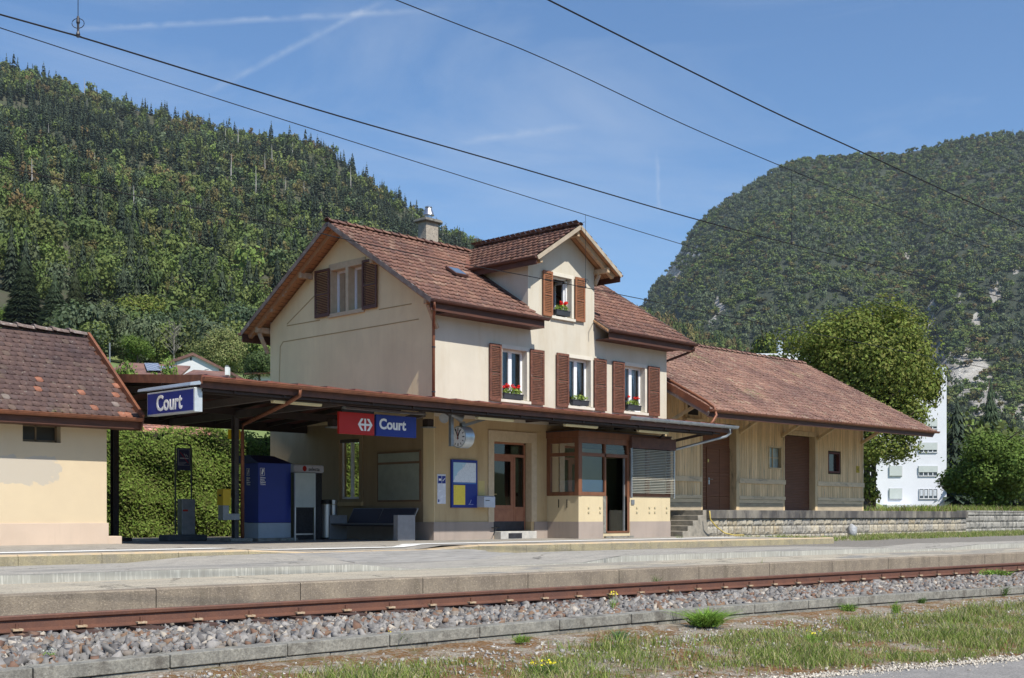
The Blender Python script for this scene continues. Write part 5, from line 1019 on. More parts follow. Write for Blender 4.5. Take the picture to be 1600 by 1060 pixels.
for px, lb in ((521, 'dark box loudspeaker under the canopy by the side window'), (669, 'dark box loudspeaker under the canopy between sign and clock')):
    y_ = 26.0; x, z = on_y(px, 666, y_); lp = thing('ceiling_speaker', lb, 'loudspeaker', (x, y_, z)); b = MB(); b.box(x - .12, x + .12, y_ - .12, y_ + .12, z - .02, z + .2); b.build('casing', M['blackbrown'], lp, bevel=.03); b = MB(); b.box(x - .17, x + .17, y_ - .15, y_ + .15, z - .05, z - .02); b.build('rim', M['greysteel'], lp)
# ================================================================== THINGS ON THE FRONT WALL
def wall_rect(px0, py0, px1, py1, Y=YF): x0, zt = on_y(px0, py0, Y); x1 = on_y(px1, py0, Y)[0]; zb = on_y(px0, py1, Y)[1]; return x0, x1, zb, zt
x0, x1, z0, z1 = wall_rect(703.3, 718, 743.7, 793.5); ib = thing('information_board', 'blue framed notice board with regional map and yellow timetable', 'notice board', ((x0 + x1) / 2, YF, z0))
b = MB(); b.box(x0, x1, YF - .07, YF, z0, z1); b.build('frame', M['blue'], ib, bevel=.01); w, h = x1 - x0, z1 - z0
m, t, p = newmat('map_print'); p.inputs['Roughness'].default_value = .35
tx = N(t, 'ShaderNodeTexCoord'); sx = N(t, 'ShaderNodeSeparateXYZ'); t.links.new(tx.outputs['Object'], sx.inputs[0])
f = ramp(t, mth(t, 'ADD', mth(t, 'SUBTRACT', mth(t, 'MULTIPLY', sx.outputs[0], .75), mth(t, 'MULTIPLY', mth(t, 'SUBTRACT', sx.outputs[2], 1.1), .75)), mth(t, 'MULTIPLY_ADD', noise(t, 6, 5, .6), .5, -.25)), -.17, -.15)
c = mixc(t, f, (.36, .56, .68), (.66, .70, .74)); v = N(t, 'ShaderNodeTexVoronoi', _feature='DISTANCE_TO_EDGE', Scale=6.5); t.links.new(tx.outputs['Object'], v.inputs['Vector']); c = mixc(t, ramp(t, v.outputs['Distance'], .012, .004), c, (.32, .34, .40)); c = mixc(t, ramp(t, noise(t, 40, 2), .66, .70), c, (.35, .36, .42)); t.links.new(c, p.inputs['Base Color'])
b = MB(); b.box(x0 + w * .06, x1 - w * .07, YF - .075, YF - .07, z0 + h * .53, z1 - h * .06); b.build('map_sheet', m, ib)
b = MB(); b.box(x0 + w * .06, x1 - w * .07, YF - .075, YF - .07, z0 + h * .50, z0 + h * .525); b.build('strip', pm('mid_blue_strip', (.08, .20, .46), (.07, .18, .42), 2, .4), ib)
m, t, p = newmat('yellow_timetable'); p.inputs['Roughness'].default_value = .5; c = mixc(t, ramp(t, noise(t, 60, 3, .6, stretch=(2, 1, .6)), .58, .66), (.80, .62, .06), (.42, .30, .04)); t.links.new(c, p.inputs['Base Color'])
b = MB(); b.box(x0 + w * .07, x0 + w * .51, YF - .075, YF - .07, z0 + h * .06, z0 + h * .47); b.build('timetable', m, ib)
b = MB(); cx_ = x0 + w * .72; b.bar((cx_, YF - .073, z0 + h * .12), (cx_ + .03, YF - .073, z0 + h * .17), .012, .004, up=(0, 1, 0)); b.bar((cx_ - .05, YF - .073, z0 + h * .07), (cx_, YF - .073, z0 + h * .12), .012, .004, up=(0, 1, 0)); b.bar((cx_ - .08, YF - .073, z0 + h * .07), (cx_ + .12, YF - .073, z0 + h * .07), .01, .004, up=(0, 1, 0)); b.build('small_emblem', pm('pale_blue_mark', (.45, .50, .70), (.4, .45, .65), 2, .5), ib)
x0, x1, z0, z1 = wall_rect(682.8, 741, 696, 787.5); ps = thing('poster', 'narrow white notice with two dark blue pictograms at the wall corner', 'poster', ((x0 + x1) / 2, YF, z0))
m, t, p = newmat('printed_text_paper'); wv = N(t, 'ShaderNodeTexWave', _bands_direction='Z', Scale=14.0); t.links.new(N(t, 'ShaderNodeTexCoord').outputs['Object'], wv.inputs['Vector']); c = mixc(t, mth(t, 'MULTIPLY', ramp(t, wv.outputs[0], .55, .8), ramp(t, noise(t, 7, 2, stretch=(1, 1, 1)), .42, .5)), (.72, .73, .78), (.42, .43, .52)); t.links.new(c, p.inputs['Base Color']); p.inputs['Roughness'].default_value = .4
b = MB(); b.box(x0, x1, YF - .02, YF, z0, z1); b.build('sheet', m, ps, bevel=.008); w = x1 - x0
b = MB(); 
for k in (0, 1): b.box(x0 + w * (.07 + .47 * k), x0 + w * (.48 + .47 * k), YF - .024, YF - .02, z1 - .27, z1 - .05)
b.box(x0 + w * .07, x0 + w * .22, YF - .024, YF - .02, z0 + .05, z0 + .13); b.build('pictogram', M['blue'], ps)
b = MB(); b.box(x0 + w * .15, x0 + w * .42, YF - .027, YF - .024, z1 - .19, z1 - .13); b.bar((x0 + w * .6, YF - .026, z1 - .20), (x0 + w * .88, YF - .026, z1 - .12), .02, .004, up=(0, 1, 0)); b.build('pictogram_mark', M['signwhite'], ps)
x0, x1, z0, z1 = wall_rect(756.8, 776.5, 773.8, 793, YF - .38); mb_ = thing('letter_box', 'pale grey letter box mounted beside the station door', 'letter box', ((x0 + x1) / 2, YF - .2, z0))
b = MB(); b.prism([(YF - .38, z0), (YF - .02, z0), (YF - .02, z1 + .03), (YF - .30, z1 + .03), (YF - .38, z1 - .0)], 0, x0, x1); b.build('box', pm('pale_grey_metal_box', (.50, .54, .60), (.44, .48, .54), 4, .45), mb_, bevel=.008); b = MB(); b.box(x0 + .05, x0 + .22, YF - .386, YF - .379, z1 - .12, z1 - .10); b.build('slot', M['black'], mb_)
x0, x1, z0, z1 = wall_rect(747, 751.5, 752, 774.5); x0, x1 = on_y(747, 760, YF)[0], on_y(757, 760, YF)[0]; b = MB(); b.box(x0, x1, YF - .008, YF, z0, z1); b.build('yellow_sheet', pm('faded_yellow_paper', (.60, .48, .20), (.55, .44, .18), 6, .8), None, label='faded yellow sheet pasted above the grey letter box', cat='poster')
y0 = 25.98; x0 = on_y(764, 830, YF)[0]; b = MB(); b.tube([(x0 + .0, YF - .12, ZP + .35), (x0 + .35, YF - .12, ZP + .36)], .015, 6); b.tube([(x0 + .2, YF - .12, ZP + .35), (x0 + .05, YF - .14, ZP + .12)], .012, 6); b.box(x0 + .3, x0 + .34, YF - .14, YF, ZP + .34, ZP + .38); b.build('boot_scraper', M['black'], None, label='black iron boot scraper left of the door step', cat='boot scraper')
# notice board on the gable wall
def gx_rect(pxa, pya, pxb, pyb): y1, zt = on_x(pxa, pya, XG); y0, _ = on_x(pxb, pya, XG); zb = on_x(pxa, pyb, XG)[1]; return y0, y1, zb, zt
y0, y1, z0, z1 = gx_rect(593, 710, 656.7, 782); nb = thing('display_board', 'grey green blank display board on the shaded gable wall', 'notice board', (XG, (y0 + y1) / 2, z0))
b = MB(); b.box(XG - .05, XG, y0 - .05, y1 + .05, z0 - .05, z1 + .05); b.build('frame', pm('brown_board_frame', (.20, .12, .07), (.16, .10, .06), 4, .6), nb); zz = z0 + (z1 - z0) * .80
gg = pm('grey_green_panel', (.30, .32, .26), (.25, .27, .22), 3, .3); b = MB(); b.box(XG - .056, XG - .05, y0, y1, z0, zz - .05); b.build('lower_panel', gg, nb); b = MB(); b.box(XG - .056, XG - .05, y0, y1, zz + .02, z1); b.build('upper_panel', gg, nb)
# ================================================================== THINGS UNDER THE CANOPY
bn = thing('bench', 'grey metal mesh bench between two concrete side panels under the canopy', 'bench', (23.5, 28.1, ZP))
cg = pm('smooth_grey_concrete', (.30, .30, .31), (.25, .25, .26), 4, .8); dm = pm('dark_bench_mesh', (.075, .075, .10), (.06, .06, .08), 30, .5, metal=.2)
for y in (26.62, 29.75): b = MB(); b.box(23.0, 23.66, y - .06, y + .14, ZP, ZP + .74); b.build('side_panel', cg, bn, bevel=.012)
b = MB(); b.add([(23.06, 26.7, ZP + .44), (23.62, 26.7, ZP + .40), (23.62, 29.8, ZP + .40), (23.06, 29.8, ZP + .44), (23.06, 26.7, ZP + .48), (23.62, 26.7, ZP + .44), (23.62, 29.8, ZP + .44), (23.06, 29.8, ZP + .48)], [(0, 3, 2, 1), (4, 5, 6, 7), (0, 1, 5, 4), (1, 2, 6, 5), (2, 3, 7, 6), (3, 0, 4, 7)]); b.build('seat', dm, bn)
b = MB(); b.tube([(23.05, 26.75, ZP + .47), (23.05, 29.9, ZP + .47)], .022, 8); b.build('seat_rail', M['greysteel'], bn)
for (ya, yb) in ((26.75, 28.2), (28.25, 29.6)): b = MB(); b.add([(23.60, ya, ZP + .50), (23.64, ya, ZP + .50), (23.90, ya, ZP + .92), (23.86, ya, ZP + .93), (23.60, yb, ZP + .50), (23.64, yb, ZP + .50), (23.90, yb, ZP + .92), (23.86, yb, ZP + .93)], [(0, 1, 2, 3), (7, 6, 5, 4), (0, 4, 5, 1), (1, 5, 6, 2), (2, 6, 7, 3), (3, 7, 4, 0)]); b.build('backrest', dm, bn)
b = MB(); b.tube([(23.88, 26.7, ZP + .93), (23.88, 29.65, ZP + .93)], .02, 8)
for y in (26.7, 28.22, 29.62): b.bar((23.62, y, ZP + .46), (23.88, y, ZP + .93), .03, .04, up=(0, 1, 0))
b.build('back_rail', M['greysteel'], bn)
# bins
for (px, lb, rr) in ((510, 'narrow steel cylinder bin nearer the vending machine', .16), (520, 'narrow steel cylinder bin nearer the bench', .14)):
    x, _ = on_y(px, 800, 29.9 + (.25 if px > 515 else 0)); y = 29.9 + (.25 if px > 515 else 0); bi = thing('waste_bin', lb, 'bin', (x, y, ZP), group='steel bins under the canopy'); b = MB(); b.lathe((x, y, ZP + .06), [(rr, 0), (rr, 1.0)], 24); b.build('body', M['inox'], bi, smooth=False); b = MB(); b.lathe((x, y, ZP), [(rr * .9, 0), (rr * .9, .06)], 20); b.build('foot', M['black'], bi); b = MB(); b.lathe((x, y, ZP + 1.08), [(rr * 1.04, 0), (rr * 1.04, .12), (rr * .6, .13)], 24); b.build('rim', M['black'] if px < 515 else M['inox'], bi)
# ticket machine in its blue housing
tk = thing('ticket_machine', 'tall dark blue ticket machine housing with grey base and sloping roof', 'ticket machine', (20.4, 29.3, ZP))
x0, x1 = on_y(403.6, 800, 28.9)[0], on_y(454.6, 800, 28.9)[0]; z0, zt = on_y(403, 817.5, 28.9)[1], on_y(403, 723, 28.9)[1]; yb = 29.75; zb0 = on_y(403, 841.3, 28.9)[1]
b = MB(); b.box(x0, x1, 28.9, yb, zb0, z0); b.build('base', pm('light_grey_base_panel', (.36, .41, .46), (.32, .37, .42), 3, .45), tk, bevel=.008)
b = MB(); b.box(x0, x1, 28.9, yb, z0 + .005, zt); b.build('body', M['blue'], tk, bevel=.01)
b = MB(); b.add([(x0 - .05, 28.84, zt), (x1 + .03, 28.84, zt), (x1 + .03, yb + .05, zt), (x0 - .05, yb + .05, zt), (x0 - .05, 29.3, zt + .22), (x1 - .32, 29.3, zt + .22), (x1 - .32, yb + .05, zt + .22), (x0 - .05, yb + .05, zt + .22)], [(0, 3, 2, 1), (4, 5, 6, 7), (0, 1, 5, 4), (1, 2, 6, 5), (2, 3, 7, 6), (3, 0, 4, 7)]); b.build('roof', pm('navy_roof_sheet', (.015, .022, .09), (.012, .02, .08), 2, .5), tk)
b = MB(); b.box(x0 - .12, x1 + .12, 28.72, yb + .1, ZP, zb0); b.build('slab', M['concrete'], tk, bevel=.01)
def ticket_mark(b, O, U, out):
    O, U, out = Vector(O), Vector(U), Vector(out); Z = Vector((0, 0, 1))
    def q(u0, u1, v0, v1, d=.004): P = [O + U * u + Z * v + out * d for u, v in ((u0, v0), (u1, v0), (u1, v1), (u0, v1))]; b.add(P, [(0, 1, 2, 3)])
    for a in ((0, .15, 0, .010), (0, .15, .20, .21), (0, .010, 0, .21), (.14, .15, 0, .21)): q(*a)
    b.add([O + U * u + Z * v + out * .004 for u, v in ((.04, .04), (.085, .03), (.10, .13), (.055, .14))], [(0, 1, 2, 3)]); b.add([O + U * u + Z * v + out * .004 for u, v in ((.06, .10), (.12, .10), (.12, .18), (.06, .18))], [(0, 1, 2, 3)])
b = MB(); ticket_mark(b, (x0 + .06, 28.9, zt - .36), (1, 0, 0), (0, -1, 0)); b.build('emblem', M['signwhite'], tk); b = MB(); ticket_mark(b, (x0, yb - .28, zt - .36), (0, -1, 0), (-1, 0, 0)); b.build('emblem', M['signwhite'], tk)
for i, wd_ in enumerate(('Billette', 'Billets', 'Biglietti', 'Tickets')):
    text_mesh('lettering', wd_, .062, M['signwhite'], tk, (x0 + .06, 28.896, zt - .44 - i * .062), (1, 0, 0), (0, 0, 1), bold=.001, depth=.001); text_mesh('lettering', wd_, .062, M['signwhite'], tk, (x0 - .004, yb - .28, zt - .44 - i * .062), (0, -1, 0), (0, 0, 1), bold=.001, depth=.001)
# vending machine
vm = thing('vending_machine', 'black vending machine with white header reading selecta', 'vending machine', (21.9, 30.1, ZP)); Y = 29.95
x0, x1 = on_y(458, 740, Y)[0], on_y(503, 740, Y)[0]; zh0, zh1 = on_y(480, 739, Y)[1], on_y(480, 727.5, Y)[1]
m, t, p = newmat('black_perforated_metal'); v = N(t, 'ShaderNodeTexVoronoi', Scale=26.0); t.links.new(N(t, 'ShaderNodeTexCoord').outputs['Object'], v.inputs['Vector']); c = mixc(t, ramp(t, v.outputs['Distance'], .30, .42), (.006, .006, .006), (.035, .035, .04)); t.links.new(c, p.inputs['Base Color']); p.inputs['Roughness'].default_value = .4
b = MB(); b.box(x0 + .03, x1, Y, Y + .8, ZP, zh0); b.build('cabinet', m, vm); b = MB(); b.box(x0 - .04, x1 + .03, Y - .08, Y + .8, zh0, zh1 + .02); b.build('header', pm('pale_header_plastic', (.62, .62, .68), (.56, .56, .62), 3, .4), vm, bevel=.05)
text_mesh('lettering', 'selecta', .15, M['black'], vm, (x0 + .50, Y - .084, zh0 + .06), (1, 0, 0), (0, 0, 1), bold=.002, depth=.002)
b = MB(); cxx = x0 + .36; czz = (zh0 + zh1) / 2 + .01; b.add([(cxx + .075 * math.cos(k * math.pi / 10), Y - .085, czz + .085 * math.sin(k * math.pi / 10)) for k in range(20)], [tuple(range(20))]); b.build('emblem', M['red'], vm)
fr = thing('display_stand', 'galvanised frame stand with a blank grey panel before the vending machine', 'panel stand', (21.2, 28.6, ZP)); Y = 28.7
x0, x1 = on_y(461.5, 790, Y)[0], on_y(492, 790, Y)[0]; z1, z0, zc_ = on_y(470, 739, Y)[1], on_y(470, 793, Y)[1], on_y(470, 835, Y)[1]
b = MB(); 
for x in (x0, x1): b.box(x - .02, x + .02, Y, Y + .04, ZP, z1)
b.box(x0, x1, Y + .005, Y + .035, zc_ - .02, zc_ + .02); b.build('frame', M['inox'], fr); b = MB(); b.box(x0 + .0, x1 - .0, Y - .01, Y, z0, z1); b.build('panel', pm('blank_grey_green_sheet', (.38, .43, .42), (.32, .37, .36), 3, .5), fr)
# smoking point post
sm = thing('smoking_point', 'no smoking sign in a looped tube frame over a steel ashtray bin', 'ashtray bin', (18.7, 30.8, ZP)); Y = 30.8
def sp(px, py): return on_y(px, py, Y)
x0, x1 = sp(274, 700)[0], sp(299, 700)[0]; zt = sp(287, 694)[1]; b = MB(); r = .12
b.tube([(x0, Y, ZP + .2), (x0, Y, zt - r), (x0 + r * .3, Y, zt - r * .3), (x0 + r, Y, zt), (x1 - r, Y, zt), (x1 - r * .3, Y, zt - r * .3), (x1, Y, zt - r), (x1, Y, ZP + .2)], .024, 8); b.build('tube_frame', pm('dark_green_grey_tube', (.06, .07, .06), (.05, .055, .05), 4, .4), sm)
b = MB(); b.box(sp(256, 840)[0], sp(317, 840)[0], Y - .25, Y + .3, ZP, ZP + .18); b.build('base', pm('dark_base_concrete', (.10, .11, .12), (.08, .085, .09), 4, .8), sm, bevel=.04)
px0, pz1 = sp(276.5, 700); px1_, pz0 = sp(297, 735.5); b = MB(); b.box(px0, px1_, Y - .02, Y + .02, pz0, pz1); sp_ = b.build('sign_panel', pm('navy_sign', (.020, .025, .08), (.018, .022, .07), 2, .4), sm)
b = MB(); w = px1_ - px0; zc2 = pz1 - .28
b.bar((px0 + w * .2, Y - .022, zc2 - .01), (px0 + w * .85, Y - .022, zc2 - .01), .035, .003, up=(0, 1, 0)); b.bar((px0 + w * .5, Y - .022, zc2 + .12), (px0 + w * .65, Y - .022, zc2 + .04), .02, .003, up=(0, 1, 0)); b.bar((px0 + w * .65, Y - .022, zc2 + .1), (px0 + w * .8, Y - .022, zc2 + .04), .02, .003, up=(0, 1, 0))
for k in range(3): b.box(px0 + w * .12, px0 + w * (.7 - .1 * k), Y - .022, Y - .02, pz0 + .22 - k * .035 - .0, pz0 + .228 - k * .035)
for (a0, a1, c0_, c1_) in ((.08, .92, pz1 - .05, pz1 - .043), (.08, .92, pz1 - .49, pz1 - .483), (.08, .10, pz1 - .49, pz1 - .05), (.90, .92, pz1 - .49, pz1 - .05)): b.box(px0 + w * a0, px0 + w * a1, Y - .0215, Y - .02, c0_, c1_)
b.build('cigarette_pictogram', pm('grey_print', (.35, .36, .42), (.3, .31, .36), 2, .5), sp_); b = MB(); b.bar((px0 + w * .22, Y - .024, zc2 + .16), (px0 + w * .82, Y - .024, zc2 - .14), .014, .003, up=(0, 1, 0)); b.build('red_stroke', M['red'], sp_)
bx0, bz1_ = sp(280, 780); bx1 = sp(300.5, 780)[0]; b = MB(); b.box(bx0, bx1, Y - .16, Y + .1, ZP + .18, bz1_); b.build('bin', M['greysteel'], sm, bevel=.012); b = MB(); b.box(bx0 + .02, bx0 + .18, Y - .166, Y - .16, bz1_ - .35, bz1_ - .30); b.build('label_sticker', M['red'], sm)
# yellow ticket validator on the post
vd = thing('ticket_validator', 'yellow ticket stamping box on grey support at the canopy post', 'ticket validator', (19, 28.9, zr(.1))); Y = 28.75
def vq(px, py): return on_y(px, py, Y)
x0, zt = vq(348.5, 764); x1, zb = vq(361, 790); b = MB(); b.box(x0, x1, Y, Y + .30, zb, zt); b.build('box', pm('postal_yellow', (.62, .42, .02), (.58, .39, .02), 2, .4), vd, bevel=.012)
b = MB(); b.box(x0 - .006, x0, Y + .08, Y + .2, (zt + zb) / 2 + .02, (zt + zb) / 2 + .07); b.build('slot', M['black'], vd); zq = vq(355, 813)[1]
b = MB(); b.box(x0 + .01, x0 + .2, Y + .02, Y + .26, zq, zb); b.box(x0 + .2, 19.2, Y + .04, Y + .22, zq, zq + .18); b.build('support', M['greysteel'], vd, bevel=.006)
Y = 29.15; b = MB(); x0, z1 = on_y(357, 671, Y); x1, z0 = on_y(376, 687, Y); b.box(x0, x1, Y, Y + .03, z0, z1); b.build('yellow_sign', pm('sign_yellow', (.80, .60, .02), (.76, .56, .02), 2, .4), None, label='small plain yellow plate high behind the canopy post', cat='sign')
# ================================================================== GERANIUM BOXES
M['flower'] = leafmat('geranium_petals', .2, .3); M['planter'] = pm('dark_grey_planter', (.05, .055, .065), (.04, .045, .05), 4, .5)
def cards(c, rad, n, size, cols, up=.3, seed=1):
    r = np.random.default_rng(seed); P = r.normal(size=(n, 3)); P /= np.linalg.norm(P, axis=1)[:, None]; P *= r.uniform(.3, 1, n)[:, None] ** .5
    P = P * np.array(rad) + np.array(c); a = r.normal(size=(n, 3)); a[:, 2] += up; a /= np.linalg.norm(a, axis=1)[:, None]; t_ = np.cross(a, r.normal(size=(n, 3))); t_ /= np.linalg.norm(t_, axis=1)[:, None]; s_ = np.cross(a, t_)
    sz = (size * r.uniform(.6, 1.3, n))[:, None]; V = np.stack([P - t_ * sz, P + s_ * sz * .7, P + t_ * sz, P - s_ * sz * .7], 1).reshape(-1, 3); F = np.arange(4 * n).reshape(-1, 4)
    cc = np.array(cols)[r.integers(0, len(cols), n)]; return V, F, np.repeat(cc, 4, 0)
GR_ = [(.16, .26, .05), (.24, .34, .07), (.34, .42, .10)]
def planter(px, py, w, red, lb, Y=YF, seed=3):
    x, z = on_y(px, py, Y - .02); t_ = thing('flower_box', lb, 'flower box', (x, Y - .02, z), group='geranium boxes on the window sills'); y = Y - .03
    b = MB(); b.prism([(y - .085, z + .16), (y - .065, z), (y + .065, z), (y + .085, z + .16)], 0, x - w / 2, x + w / 2); b.box(x - w / 2 - .01, x + w / 2 + .01, y - .095, y + .095, z + .15, z + .175); b.build('trough', M['planter'], t_, bevel=.006)
    V, F, cc = cards((x, y, z + .24), (w * .48, .13, .12), 260, .035, GR_, seed=seed); mesh_np('leaves', V, F, M['leaf'], cc, t_)
    if red:
        Vs = []; Cs = []; r = random.Random(seed)
        for k in range(red): a, b_, c_ = cards((x + r.uniform(-.42, .42) * w, y - .03 + r.uniform(-.06, .06), z + .38 + r.uniform(-.03, .07)), (.065, .06, .05), 46, .022, [(.85, .03, .02), (.75, .02, .02), (.9, .06, .04)], seed=seed * 10 + k); Vs.append(a); Cs.append(c_)
        V = np.concatenate(Vs); mesh_np('red_blooms', V, np.arange(len(V)).reshape(-1, 4), M['flower'], np.concatenate(Cs), t_)
planter(800, 624.5, .86, 7, 'trough of bright red geraniums on the left upper window', seed=3)
planter(905, 634, .80, 0, 'trough of green leaves without blooms on the middle upper window', seed=4)
planter(989, 641.5, .72, 3, 'trough with a few red geraniums on the right upper window', seed=5)
planter(877.5, 494, .66, 6, 'trough of red geraniums in the open dormer window', seed=6)
# small iron fittings
b = MB(); x, z = on_y(918.5, 505, YF); b.tube([(x, YF - .25, z), (x + .3, YF + .05, z)], .012, 6); b.tube([(x, YF - .25, z), (x, YF - .25, z - .30)], .014, 6); b.build('wall_hook', M['darkmetal'], None, label='small iron hook with hanging insulator beside the dormer', cat='hook')
# ================================================================== GOODS SHED
GY = 27.4; GX0 = 35.95; GX1 = on_y(1347.5, 750, GY)[0]; GE = 24.74; GR_Y = 31.5; GEZ, GRZ = zr(3.72), zr(7.36); GXL, GXR = 35.75, on_y(1463, 672, GE)[0]; gsl = (GRZ - GEZ) / (GR_Y - GE)
gs = thing('goods_shed', 'wooden goods shed with pale ochre vertical boards and wide tiled roof', 'goods shed', (44, GY, YZ))
M['board'] = pm('faded_ochre_boards', (.84, .61, .35), (.70, .50, .285), 3, .85, .003, 50, c3=(.40, .32, .22), c3scale=3.5, c3lo=.54, c3hi=.70, stretch=(3, 1, .28), island=.28)
M['boardlow'] = pm('greyed_ochre_planks', (.72, .57, .38), (.58, .46, .31), 4, .9, .003, 50, c3=(.30, .25, .20), c3scale=3, c3lo=.55, c3hi=.72, stretch=(.4, 1, 2), island=.2)
M['baseplank'] = pm('darkened_base_planks', (.46, .38, .27), (.34, .285, .21), 5, .92, .003, 50, stretch=(.4, 1, 2))  # darker and greyer than the planks above; unlit look put into the colour
M['post'] = pm('ochre_painted_timber', (.70, .54, .33), (.58, .44, .27), 4, .8, stretch=(1, 1, .3), c3=(.30, .24, .16), c3scale=3)
M['shedbrown'] = pm('dull_brown_door_boards', (.22, .095, .05), (.17, .075, .042), 4, .7, stretch=(.3, 1, 3))
def gp(px, py=750, Y=GY): return on_y(px, py, Y)
zb1, zb2 = gp(1250, 758.5)[1], gp(1250, 751.5)[1]; zl1 = gp(1250, 783)[1]; zl2 = zl1 + .16; zhead = gp(1247, 681)[1]
segs = ((GX0, gp(1094)[0]), (gp(1153.5)[0], gp(1224.5)[0]), (gp(1276)[0], GX1)); wtop = GEZ + (GY - GE) * gsl - .12
holes = (None, (gp(1201)[0], gp(1219.5)[0], gp(1210, 731)[1], gp(1210, 700)[1]), (gp(1293)[0], gp(1311)[0], gp(1300, 739)[1], gp(1300, 707)[1]))
b = MB(); bl_ = MB(); gird = MB()
for i, (xa, xb) in enumerate(segs):
    x = xa; h = holes[i]
    while x < xb - .03:
        w = min(random.choice((.15, .18, .20, .22)), xb - x); x1 = x + w - .014
        for (z0, z1) in ((zl2, zb1), (zb2, wtop)):
            if h and x1 > h[0] + .02 and x < h[1] - .02 and z0 < h[2] < z1:
                b.box(x, x1, GY - .03, GY, z0, h[2] - .06); b.box(x, x1, GY - .03, GY, h[3] + .06, z1)
            else: b.box(x, x1, GY - .03 - random.uniform(0, .006), GY, z0, z1)
        x += w
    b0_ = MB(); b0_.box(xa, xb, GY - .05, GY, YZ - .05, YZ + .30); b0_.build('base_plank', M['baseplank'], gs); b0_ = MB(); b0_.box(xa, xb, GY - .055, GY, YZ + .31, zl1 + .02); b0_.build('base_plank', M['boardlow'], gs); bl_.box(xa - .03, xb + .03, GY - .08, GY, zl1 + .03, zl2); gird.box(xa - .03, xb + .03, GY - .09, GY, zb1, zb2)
# strip of boards above the doors
for (xa, xb) in ((segs[0][1], segs[1][0]), (segs[1][1], segs[2][0])):
    x = xa
    while x < xb - .03: w = min(.19, xb - x); b.box(x, x + w - .014, GY - .03, GY, zhead + .2, wtop); x += w
b.build('board_wall', M['board'], gs); bl_.build('base_rail', M['boardlow'], gs); gird.build('girt', M['boardlow'], gs)
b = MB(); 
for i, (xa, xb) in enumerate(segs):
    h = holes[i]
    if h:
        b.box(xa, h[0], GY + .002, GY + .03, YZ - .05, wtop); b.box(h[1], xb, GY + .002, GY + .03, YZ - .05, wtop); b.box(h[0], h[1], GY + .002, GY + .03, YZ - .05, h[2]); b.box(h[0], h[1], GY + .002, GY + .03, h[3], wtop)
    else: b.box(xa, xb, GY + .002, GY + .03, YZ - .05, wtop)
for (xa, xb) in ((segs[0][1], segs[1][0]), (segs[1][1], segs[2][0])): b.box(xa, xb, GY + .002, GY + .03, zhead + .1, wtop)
b.build('dark_backing', pm('board_gap_shade', (.07, .05, .03), (.05, .04, .025), 3, .95), gs)  # dark sheet behind the boards; shade of the gaps put into its colour
cl_ = [(-gsl, 1, GRZ - .12 - gsl * GR_Y), (gsl, 1, GRZ - .12 + gsl * GR_Y)]
b = MB(); panel(b, (GX1, 0, 0), (0, 1, 0), GY, 2 * GR_Y - GY, YZ - .1, GRZ, [], cl_, inward=(-1, 0, 0)); panel(b, (GX0, 0, 0), (0, 1, 0), GY, 2 * GR_Y - GY, YZ - .1, GRZ, [], cl_, inward=(1, 0, 0)); panel(b, (0, 2 * GR_Y - GY, 0), (1, 0, 0), GX0, GX1, YZ - .1, wtop, [], inward=(0, -1, 0)); b.build('end_wall', M['board'], gs)
b = MB()
for x, w in ((segs[1][0] - .11, .22), (segs[2][0] - .11, .20), (segs[1][1] - .06, .12), (segs[0][1] + .04, .08), (GX1 - .06, .12)): b.box(x - w / 2, x + w / 2, GY - .06, GY + .32, YZ - .02, wtop)
b.box(segs[1][1] - .1, segs[2][0] + .1, GY - .065, GY + .1, zhead, zhead + .20); b.build('timber_post', M['post'], gs, bevel=.01)
# doors
xa, xb = segs[0][1] + .08, segs[1][0] - .22; Y = GY + .25; d1 = gs
dt = gp(1120, 701)[1]; b = MB(); n = 26
for i in range(n): z = YZ + (wtop - YZ) * i / n; b.box(xa, xb, Y + .02, Y + .06, z + .004, z + (wtop - YZ) / n - .004)
door = b.build('double_door', M['shedbrown'], gs); l0, l1 = gp(1105, 750, Y)[0], gp(1143.5, 750, Y)[0]
b = MB(); n = 18
for i in range(n): z = YZ + .03 + (dt - YZ - .03) * i / n; b.box(l0, (l0 + l1) / 2 - .01, Y, Y + .02, z, z + (dt - YZ) / n - .012); b.box((l0 + l1) / 2 + .01, l1, Y, Y + .02, z, z + (dt - YZ) / n - .012)
b.box(l0 - .04, l0, Y - .01, Y + .02, YZ, dt + .05); b.box(l0, l1, Y - .01, Y + .02, dt, dt + .05); b.box((l0 + l1) / 2 - .03, (l0 + l1) / 2 + .03, Y - .015, Y + .005, YZ, dt); b.build('door_leaf', M['shedbrown'], door)
b = MB(); hx, hz = gp(1107.5, 749, Y); b.tube([(hx, Y - .02, hz), (hx, Y - .07, hz), (hx + .16, Y - .07, hz)], .014, 6); b.box(hx - .03, hx + .03, Y - .015, Y, hz - .2, hz + .06); b.build('handle', M['inox'], door); b = MB(); hx, hz = gp(1106, 720, Y); b.box(hx - .03, hx + .04, Y - .02, Y - .01, hz - .06, hz + .06); b.build('yellow_sticker', pm('sticker_yellow', (.75, .65, .2), (.7, .6, .2), 2, .5), door)
xa, xb = segs[1][1], segs[2][0] - .21; b = MB(); n = 46
for i in range(n):
    z = YZ + (zhead - YZ) * i / n; dz = (zhead - YZ) / n; b.add([(xa, Y, z), (xb, Y, z), (xb, Y - .018, z + dz * .5), (xa, Y - .018, z + dz * .5), (xb, Y, z + dz), (xa, Y, z + dz)], [(0, 1, 2, 3), (3, 2, 4, 5)])
b.build('roller_shutter', pm('brown_roller_slats', (.17, .080, .052), (.14, .068, .045), 3, .55, stretch=(1, 1, 3)), gs)
